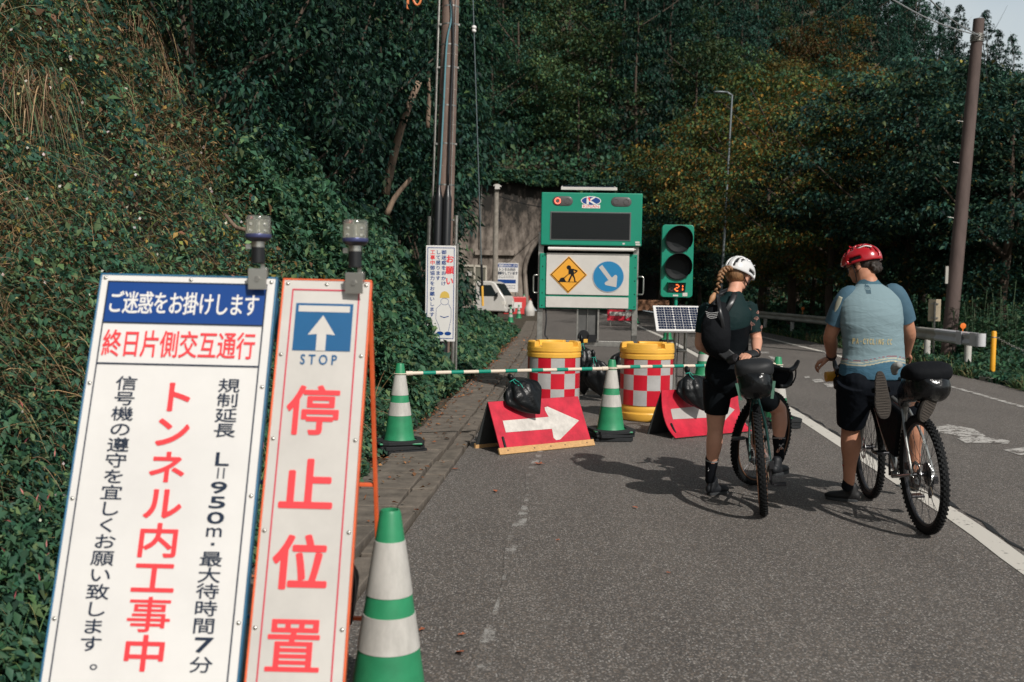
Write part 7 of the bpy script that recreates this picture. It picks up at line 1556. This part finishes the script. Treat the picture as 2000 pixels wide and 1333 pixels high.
# jersey, sleeves, shorts
M_jer = mat('black_jersey', (.004, .006, .008), .75, bump=.7, bscale=18, spec=.12); M_slv = mat('dark_green_jersey', (.007, .022, .023), .7, bump=.7, bscale=20, spec=.15)
b = MB(); b.tube([J['nb']+Vector((0, .01, .012)), J['nb']-Vector((0, 0, .035)), J['ch'].lerp(J['nb'], .45), J['ch'], J['ch'].lerp(J['wa'], .5), J['wa'], J['pel'].lerp(J['wa'], .45)], [(.055, .053), (.085, .066), (.148, .09), (.150, .107), (.132, .100), (.120, .092), (.135, .10)], 26, 4, side=(1, 0, 0))
for s_ in ('ls', 'rs_'): b.ball(J[s_]-Vector((0, 0, .012)), (.054, .056, .056))
b.build('jersey', M_slv, wroot, remesh=.006, lap=8, offs=off)
for s_, e, f2 in (('ls', 'le', .70), ('rs_', 're', .78)):
    b = MB(); b.tube([J[s_]+Vector((0, 0, .01)), J[s_].lerp(J[e], .35), J[s_].lerp(J[e], f2)], [.056, .053, .049], 22, 4, dome=False); b.build('sleeve', M_slv, wroot, smooth='auto', offs=off)
b = MB(); rr3 = random.Random(8)
for k in range(7):   # pink flower heads printed on the right sleeve
    t_ = .12+.09*k; c = J['rs_'].lerp(J['re'], t_); a0 = rr3.uniform(-.9, .9)
    ctr = c+Vector((math.sin(a0)*.054, -math.cos(a0)*.054, 0)); 
    for j in range(7):
        an = -1.2+.4*j; e1 = ctr+Vector((math.sin(an)*.02, 0, math.cos(an)*.022)); rad_ = Vector((e1.x-c.x, e1.y-c.y, 0)).normalized(); e1 = Vector((c.x, c.y, e1.z))+rad_*.0565; b.tube([Vector((ctr.x, ctr.y, ctr.z))+rad_*.002, e1], .0011, 4); b.ball(e1, .003, n=6, m=4)
    b.tube([ctr, ctr-Vector((.002, 0, .03))], .0012, 4)
b.build('flower_print', mat('print_pink', (.42, .22, .18), .7), wroot, offs=off)
b = MB(); b.tube([J['wa']+Vector((0, 0, .05)), J['wa'], J['pel']+Vector((0, 0, .03)), J['pel']-Vector((0, .01, .05))], [(.128, .100), (.128, .100), (.158, .125), (.155, .13)], 26, 4, side=(1, 0, 0), dome=True)
b.ball(J['pel']+Vector((-.055, -.06, -.045)), (.088, .088, .092)); b.ball(J['pel']+Vector((.065, -.055, -.045)), (.088, .088, .092))
b.tube([J['lh'], J['lh'].lerp(J['lk'], .45), J['lh'].lerp(J['lk'], .68)], [.106, .094, .082], 24, 4); b.tube([J['rh'], J['rh'].lerp(J['rk'], .5), J['rh'].lerp(J['rk'], .78)], [.106, .092, .078], 24, 4)
b.build('shorts', M_jer, wroot, remesh=.0055, lap=5, offs=off)
b = MB(); b.tube([J['ch']-Vector((0, 0, .03)), J['ch'].lerp(J['wa'], .5), J['wa'], J['wa']-Vector((0, 0, .05))], [(.155, .112), (.1355, .104), (.126, .098), (.134, .104)], 26, 4, side=(1, 0, 0)); b.build('jersey_lower', M_jer, wroot, smooth='auto', offs=off)
M_sock = mat('black_sock', (.006, .007, .010), .8, spec=.15); M_shoe = mat('black_shoe', (.010, .012, .016), .6, var=.4, vscale=20)
sock_shoe(wroot, J['lk'], J['la'], (G(1384, 968), G(1419, 962)), M_sock, M_shoe, .135, [(mat('sock_grey', (.25, .25, .25), .8), .004)])
sock_shoe(wroot, J['rk'], J['ra'], (P(1512, 930, 7.10), P(1534, 922, 7.33)), M_sock, M_shoe, .115, [(mat('sock_grey', (.25, .25, .25), .8), .004)])
def xmark(par, c, s_, off_):
    b = MB(); c = Vector(c); b.bar(c+Vector((-s_, 0, -s_*1.2)), c+Vector((s_*.8, 0, s_*1.3)), .004, .002, up=(0, 1, 0)); b.bar(c+Vector((-s_*.9, -.001, s_*.9)), c+Vector((s_, -.001, -s_)), .004, .002, up=(0, 1, 0)); b.tube([c+Vector((-s_, -.001, s_*.2)), c+Vector((-s_*.2, -.001, s_*.5)), c+Vector((s_, -.001, s_*.9))], .002, 5, 3); b.build('sock_mark', mat('mark_grey', (.4, .4, .4), .7), par, offs=off_)
xmark(wroot, J['la']+Vector((-.012, -.047, .06)), .014, off); xmark(wroot, J['ra']+Vector((.004, -.047, .055)), .018, off)
b = MB(); wq = J['rw']; hd = (P(1445, 697, 6.60)-wq).normalized(); b.tube([wq+hd*.012, wq+hd*.045, wq+hd*.088], [(.036, .023), (.044, .021), (.045, .018)], 18, 4, side=hd.cross(Vector((0, .3, -1))).normalized()); b.build('mesh_glove', M_mesh, wroot, smooth=True, offs=off)
b = MB(); b.tube([wq-hd*.012, wq+hd*.002], .030, 18); b.build('glove_cuff', M_blkpl, wroot, smooth='auto', offs=off)
# sling pack
bp = thing('sling_pack', 'small black backpack with white printed stripes on the back of the rider in black', 'backpack', tuple(P(1400, 640, 6.82)))
o2 = bp.location; b = MB(); b.tube([P(1406, 596, 6.84), P(1401, 618, 6.81), P(1398, 648, 6.79), P(1401, 676, 6.80), P(1410, 694, 6.84)], [(.055, .025), (.085, .045), (.100, .062), (.090, .055), (.055, .03)], 26, 5, side=(1, -.25, 0), dome=True)
b.v = [tuple(Vector(q)+Vector((0, 0, 1))*0+Vector((math.sin(q[2]*60)*.002, 0, 0))) for q in b.v]; b.build('pack_body', M_cloth, bp, smooth=True, offs=o2)
b = MB(); b.tube([P(1395, 596, 6.80), P(1402, 577, 6.90), P(1412, 570, 6.93), P(1430, 562, 7.0)], [(.018, .004)]*4, 8, 4, side=(1, 0, 0)); b.tube([P(1402, 577, 6.88), P(1405, 600, 6.74), P(1411, 630, 6.72), P(1415, 660, 6.76), P(1418, 685, 6.8)], [(.013, .004)]*5, 8, 4, side=(1, 0, 0)); b.tube([P(1436, 572, 6.86), P(1428, 592, 6.81), P(1416, 612, 6.80)], [(.020, .004)]*3, 8, 4, side=(1, 0, 0)); b.build('shoulder_strap', M_blkpl, bp, smooth=True, offs=o2)
b = MB()
for k in range(4):
    y0 = 607+k*3.4; b.tube([P(1378+k*1.0, y0+1.5, 6.705-.0*k), P(1388, y0+5.0, 6.70), P(1403-k, y0+3.2, 6.70)], .0017, 5, 3)
b.build('printed_stripe', mat('print_white', (.5, .5, .5), .6), bp, offs=o2)
cp_ = thing('camera_pouch', 'small black camera hanging from the strap at the hip of the rider in black', 'camera', tuple(P(1424, 697, 6.78)))
b = MB(); q = P(1421, 694, 6.80)-cp_.location; Rq = Matrix.Rotation(R(38), 3, 'Y'); b.box(q, (.125, .06, .075), Rq); b.build('camera_body', M_blkpl, cp_, bevel=.008)
b = MB(); q = P(1433, 702, 6.74)-cp_.location; b.lathe([(.0001, -.035), (.032, -.035), (.034, .02), (.030, .03), (.0001, .022)], 20, Matrix.Translation(q) @ Matrix.Rotation(R(70), 4, 'X') @ Matrix.Rotation(R(25), 4, 'Y')); b.build('camera_lens', M_dk, cp_, smooth='auto')
# ---- rider in the blue shirt
mroot = thing('person', 'cyclist in light blue shirt, black shorts and red helmet, standing over the silver bicycle', 'person', tuple(G(1648, 988)))
off = mroot.location
J = dict(pel=P(1703, 728, 6.66), lh=P(1672, 745, 6.64), rh=P(1735, 745, 6.76), lk=P(1661, 838, 6.80), la=P(1658, 942, 6.84), rk=P(1781, 812, 7.02), ra=P(1786, 915, 7.10), wa=P(1706, 690, 6.66), ch=P(1702, 620, 6.64), nb=P(1697, 552, 6.70), ls=P(1652, 583, 6.68), rs_=P(1752, 579, 6.68), le=P(1622, 655, 6.76), lw=P(1624, 698, 6.96), re=P(1775, 648, 6.74), rw=P(1770, 690, 6.95))
hc = P(1682, 520, 6.80); fwd = Vector((-.72, .58, -.36)); hup = Vector((-.18, .22, .95))
b = MB(); T, Mh = head(b, hc, fwd, hup, 1.0)
b.tube([J['nb']-Vector((0, 0, .03)), J['nb'].lerp(hc, .5), hc-Vector((-.01, .0, .03))], [.066, .058, .056], 18, 4, dome=True)
b.tube([J['ch'], J['nb']], [(.13, .09), (.06, .06)], 18, 3, side=(1, 0, 0), dome=True); b.tube([J['ch'], J['wa'], J['pel']], [(.15, .10), (.15, .10), (.15, .11)], 18, 3, side=(1, 0, 0), dome=True)
for s_, e, w_ in (('ls', 'le', 'lw'), ('rs_', 're', 'rw')):
    b.tube([J[s_], J[s_].lerp(J[e], .5), J[e], J[e].lerp(J[w_], .35), J[w_]], [.055, .053, .045, .046, .030], 18, 4, dome=True)
for h_, k_, a_ in (('lh', 'lk', 'la'), ('rh', 'rk', 'ra')):
    b.tube([J[h_], J[h_].lerp(J[k_], .5), J[k_]], [.092, .084, .062], 20, 4, dome=True); sh_ = (J[a_]-J[k_]); bk = Vector((0, -.02, 0)); b.tube([J[k_], J[k_]+sh_*.3+bk, J[k_]+sh_*.62+bk*.4, J[a_]], [.061, .068, .048, .038], 20, 4, dome=True)
hand(b, J['lw'], P(1603, 706, 7.0)-J['lw'], (.1, .2, -1), 1.05, .85, thumb=-1)
hand(b, J['rw'], (-.1, .8, -.35), (-.1, -.2, -1), 1.05, .9, thumb=1)
b.build('body', SK2, mroot, remesh=.0058, lap=5, offs=off); eyes(T, Mh, mroot)
M_dhair = mat('dark_hair', (.03, .02, .014), .55, var=.5, vscale=50, bump=.8, bscale=60)
b = MB(); b.ball(T(-.045, 0, .0), (.077, .080, .072), Mh, 24, 16); b.ball(T(-.065, 0, -.035), (.050, .062, .05), Mh, 24, 16); b.ball(T(-.01, 0, .03), (.09, .081, .08), Mh, 24, 16)
rr4 = random.Random(4)
for k in range(60): a = rr4.uniform(-1, 1); b.ball(T(-.085-.02*rr4.random(), a*.062, -.02-.055*rr4.random()), .014, Mh, 8, 6)
b.build('hair', M_dhair, mroot, remesh=.005, lap=1, offs=off)
helmet(mroot, T, Mh, mat('helmet_red', (.42, .008, .016), .25, coat=.5), mat('helmet_black', (.012, .012, .013), .3), 1.0)
b = MB()
for s_ in (-1, 1): b.tube([T(-.118, s_*.035, .088), T(-.09, s_*.062, .105), T(-.04, s_*.078, .105)], .0045, 6, 4)
b.build('helmet_trim', M_white, mroot, smooth=True, offs=off)
b = MB(); b.tube([T(.086, -.04, .002), T(.096, 0, .004), T(.086, .04, .002)], [(.017, .003)]*3, 8, 5, side=Mh @ Vector((0, 0, 1))); b.tube([T(.086, .04, .004), T(.05, .074, .006), T(-.0, .084, .0)], .0028, 5, 3); b.tube([T(.086, -.04, .004), T(.05, -.074, .006), T(-.0, -.084, .0)], .0028, 5, 3); b.build('glasses', M_blkpl, mroot, smooth=True, offs=off)
# shirt: one garment coloured in panels
b = MB(); b.tube([J['nb']+Vector((0, .012, .012)), J['nb']-Vector((0, 0, .03)), J['ch'].lerp(J['nb'], .55), J['ch'], J['ch'].lerp(J['wa'], .5), J['wa'], P(1705, 712, 6.66), P(1703, 734, 6.67)], [(.064, .06), (.10, .075), (.195, .105), (.208, .128), (.202, .130), (.204, .138), (.214, .150), (.220, .158)], 30, 4, side=(1, 0, 0))
for s_, k_ in (('ls', 1), ('rs_', -1)): b.ball(J[s_]+Vector((k_*.02, 0, -.022)), (.066, .066, .060))
sh = b.build('shirt', attr_mat('shirt', .8, 0, bump=.5, bscale=7, spec=.15, stretch=(1, 1, 2.6)), mroot, remesh=.006, lap=8, offs=off)
me = sh.data; co = np.zeros(len(me.vertices)*3); me.vertices.foreach_get('co', co); co = co.reshape(-1, 3)+np.array(off)
rngw = np.random.default_rng(3); wr = (fbm(co[:, 0]*5+co[:, 2]*3, co[:, 1]*4, co[:, 2]*16, 6)-.5)*.008*np.clip((J['nb'].z-co[:, 2])*3, .15, 1); ctr_ = np.array([J['ch'].x, J['ch'].y]); dxy = co[:, :2]-ctr_; dxy /= np.maximum(np.linalg.norm(dxy, axis=1, keepdims=True), 1e-6); co[:, :2] += dxy*wr[:, None]
me.vertices.foreach_set('co', (co-np.array(off)).ravel()); me.update()
zhem = P(1708, 712, 6.5).z; wave = .018*np.sin((co[:, 0]-J['wa'].x)*14+.5); zz = co[:, 2]-zhem-wave
lt, dk_, crm, rd = np.array((.20, .285, .315)), np.array((.055, .135, .20)), np.array((.50, .46, .32)), np.array((.25, .05, .06))
cl = np.tile(lt, (len(co), 1)); sidex = np.abs(co[:, 0]-J['ch'].x-.0); cl[(sidex > .222) & (co[:, 2] > J['ch'].z-.08)] = dk_
cl[zz < 0] = dk_; cl[(zz > 0) & (zz < .007)] = crm; cl[(zz > .020) & (zz < .025)] = crm; cl[(zz > .034) & (zz < .0375)] = rd; cl[co[:, 2] > J['nb'].z-.012] = np.array((.06, .13, .17))
at = me.attributes.new('Col', 'FLOAT_COLOR', 'POINT'); at.data.foreach_set('color', np.c_[cl, np.ones(len(co))].astype(np.float32).ravel())
M_bsl = mat('blue_sleeve', (.05, .115, .165), .8, bump=.6, bscale=16)  # dark blue cloth, colour deepened further for the shade on it
for s_, e in (('ls', 'le'), ('rs_', 're')):
    b = MB(); kk = 1 if s_ == 'ls' else -1; b.tube([J[s_]+Vector((kk*.075, .0, .030)), J[s_]+Vector((kk*.022, 0, .018)), J[s_].lerp(J[e], .3), J[s_].lerp(J[e], .70)], [.045, .068, .074, .070], 24, 4); sl_ = b.build('sleeve', M_bsl, mroot, smooth='auto', offs=off)
    if s_ == 'ls': b = MB(); b.tube([J[s_]+Vector((-.052, -.054, .01)), J[s_].lerp(J[e], .15)+Vector((-.055, -.052, 0)), J[s_].lerp(J[e], .42)+Vector((-.050, -.05, 0))], [(.014, .003), (.016, .003), (.004, .002)], 8, 5, side=(1, -1, 0)); b.build('cream_flash', mat('cream_cloth', (.42, .42, .33), .8), sl_, smooth=True, offs=off)
bvh = BVHTree.FromPolygons([Vector(c) for c in co], [tuple(p.vertices) for p in me.polygons])
def on_back(mb):
    out = []
    for v in mb.v:
        h_ = bvh.ray_cast(Vector((v[0], 5.5, v[2])), Vector((0, 1, 0))); out.append((v[0], (h_[0].y-.0025) if h_[0] else 6.5, v[2]))
    mb.v = out; return mb
M_ink = mat('shirt_ink', (.05, .10, .13), .8); M_ink2 = mat('shirt_print', (.55, .46, .24), .8)
b = MB(); cx4 = P(1706, 668, 6.5)
for k, c_ in enumerate('PA-CYCLING.CC'):
    if c_ in '-.': rect(b, (k-6)*.0192-(.005 if c_ == '-' else .0018), -.002 if c_ == '-' else -.016, (k-6)*.0192+(.005 if c_ == '-' else .0018), .002 if c_ == '-' else -.012, 0)
    else: put_glyph(b, c_, (k-6)*.0192, 0, .0032 if c_ == 'I' else .0125, .036, .08)
b.sq = 1; b.v = [(cx4.x+.01+v[0], 0, cx4.z+v[1]+.12*v[0]*0) for v in b.v]; on_back(b).build('shirt_lettering', M_ink2, sh, offs=off)
b = MB(); q = P(1704, 551, 6.5)
for k, py in enumerate((551, 557.5, 564, 570)):
    z = P(1704, py, 6.5).z; x = P(1705, py, 6.5).x
    if k in (0, 2): outline(b, [(x+.017*math.cos(a), z+.011*math.sin(a)) for a in np.linspace(0, 6.283, 19)], .003); outline(b, [(x+.007*math.cos(a), z+.004*math.sin(a)) for a in np.linspace(0, 6.283, 11)], .002)
    elif k == 1: flat(b, [(x-.016, z-.009), (x-.004, z+.009), (x+.003, z), (x+.008, z+.005), (x+.017, z-.009)], 0)
    else: flat(b, [(x-.017, z+.010), (x+.017, z+.010), (x+.014, z-.013), (x-.014, z-.013)], 0)
b.v = [(v[0], 0, v[1]) for v in b.v]; on_back(b).build('shirt_emblem', M_ink, sh, offs=off)
M_shorts = mat('black_shorts', (.005, .007, .011), .8, bump=.8, bscale=12, spec=.12)
b = MB(); b.tube([P(1707, 700, 6.67), J['pel'], J['pel']-Vector((0, .0, .08))], [(.178, .118), (.188, .135), (.185, .14)], 28, 4, side=(1, 0, 0), dome=True)
for h_, k_, e_ in (('lh', 'lk', .90), ('rh', 'rk', .88)): b.ball(J[h_]+Vector((.02 if h_ == 'lh' else -.02, 0, .0)), (.116, .122, .125)); b.tube([J[h_], J[h_].lerp(J[k_], .5), J[h_].lerp(J[k_], e_)], [.125, .112, .094], 26, 4)
so_ = b.build('shorts', M_shorts, mroot, remesh=.006, lap=5, offs=off)
me2 = so_.data; c2 = np.zeros(len(me2.vertices)*3); me2.vertices.foreach_get('co', c2); c2 = c2.reshape(-1, 3); c2[:, :2] += ((fbm(c2[:, 0]*9, c2[:, 1]*9, c2[:, 2]*9, 15)-.5)*.016)[:, None]; me2.vertices.foreach_set('co', c2.ravel())
st = [(mat('sock_white', (.4, .4, .4), .8), .012), (mat('sock_red', (.4, .03, .05), .8), .028)]
M_shoe2 = mat('black_trainer', (.012, .012, .013), .65, var=.3, vscale=20)
sock_shoe(mroot, J['lk'], J['la'], (G(1674, 981)+Vector((0, 0, .0)), G(1613, 974)), M_sock, M_shoe2, .155, st); sock_shoe(mroot, J['rk'], J['ra'], (G(1788, 962), G(1786, 934)+Vector((0, .02, 0))), M_sock, M_shoe2, .14, st)
b = MB(); wd_ = (J['lw']-J['le']).normalized(); b.tube([J['lw']-wd_*.035, J['lw']-wd_*.008], .036, 18); b.build('watch_band', M_blkpl, mroot, smooth='auto', offs=off)
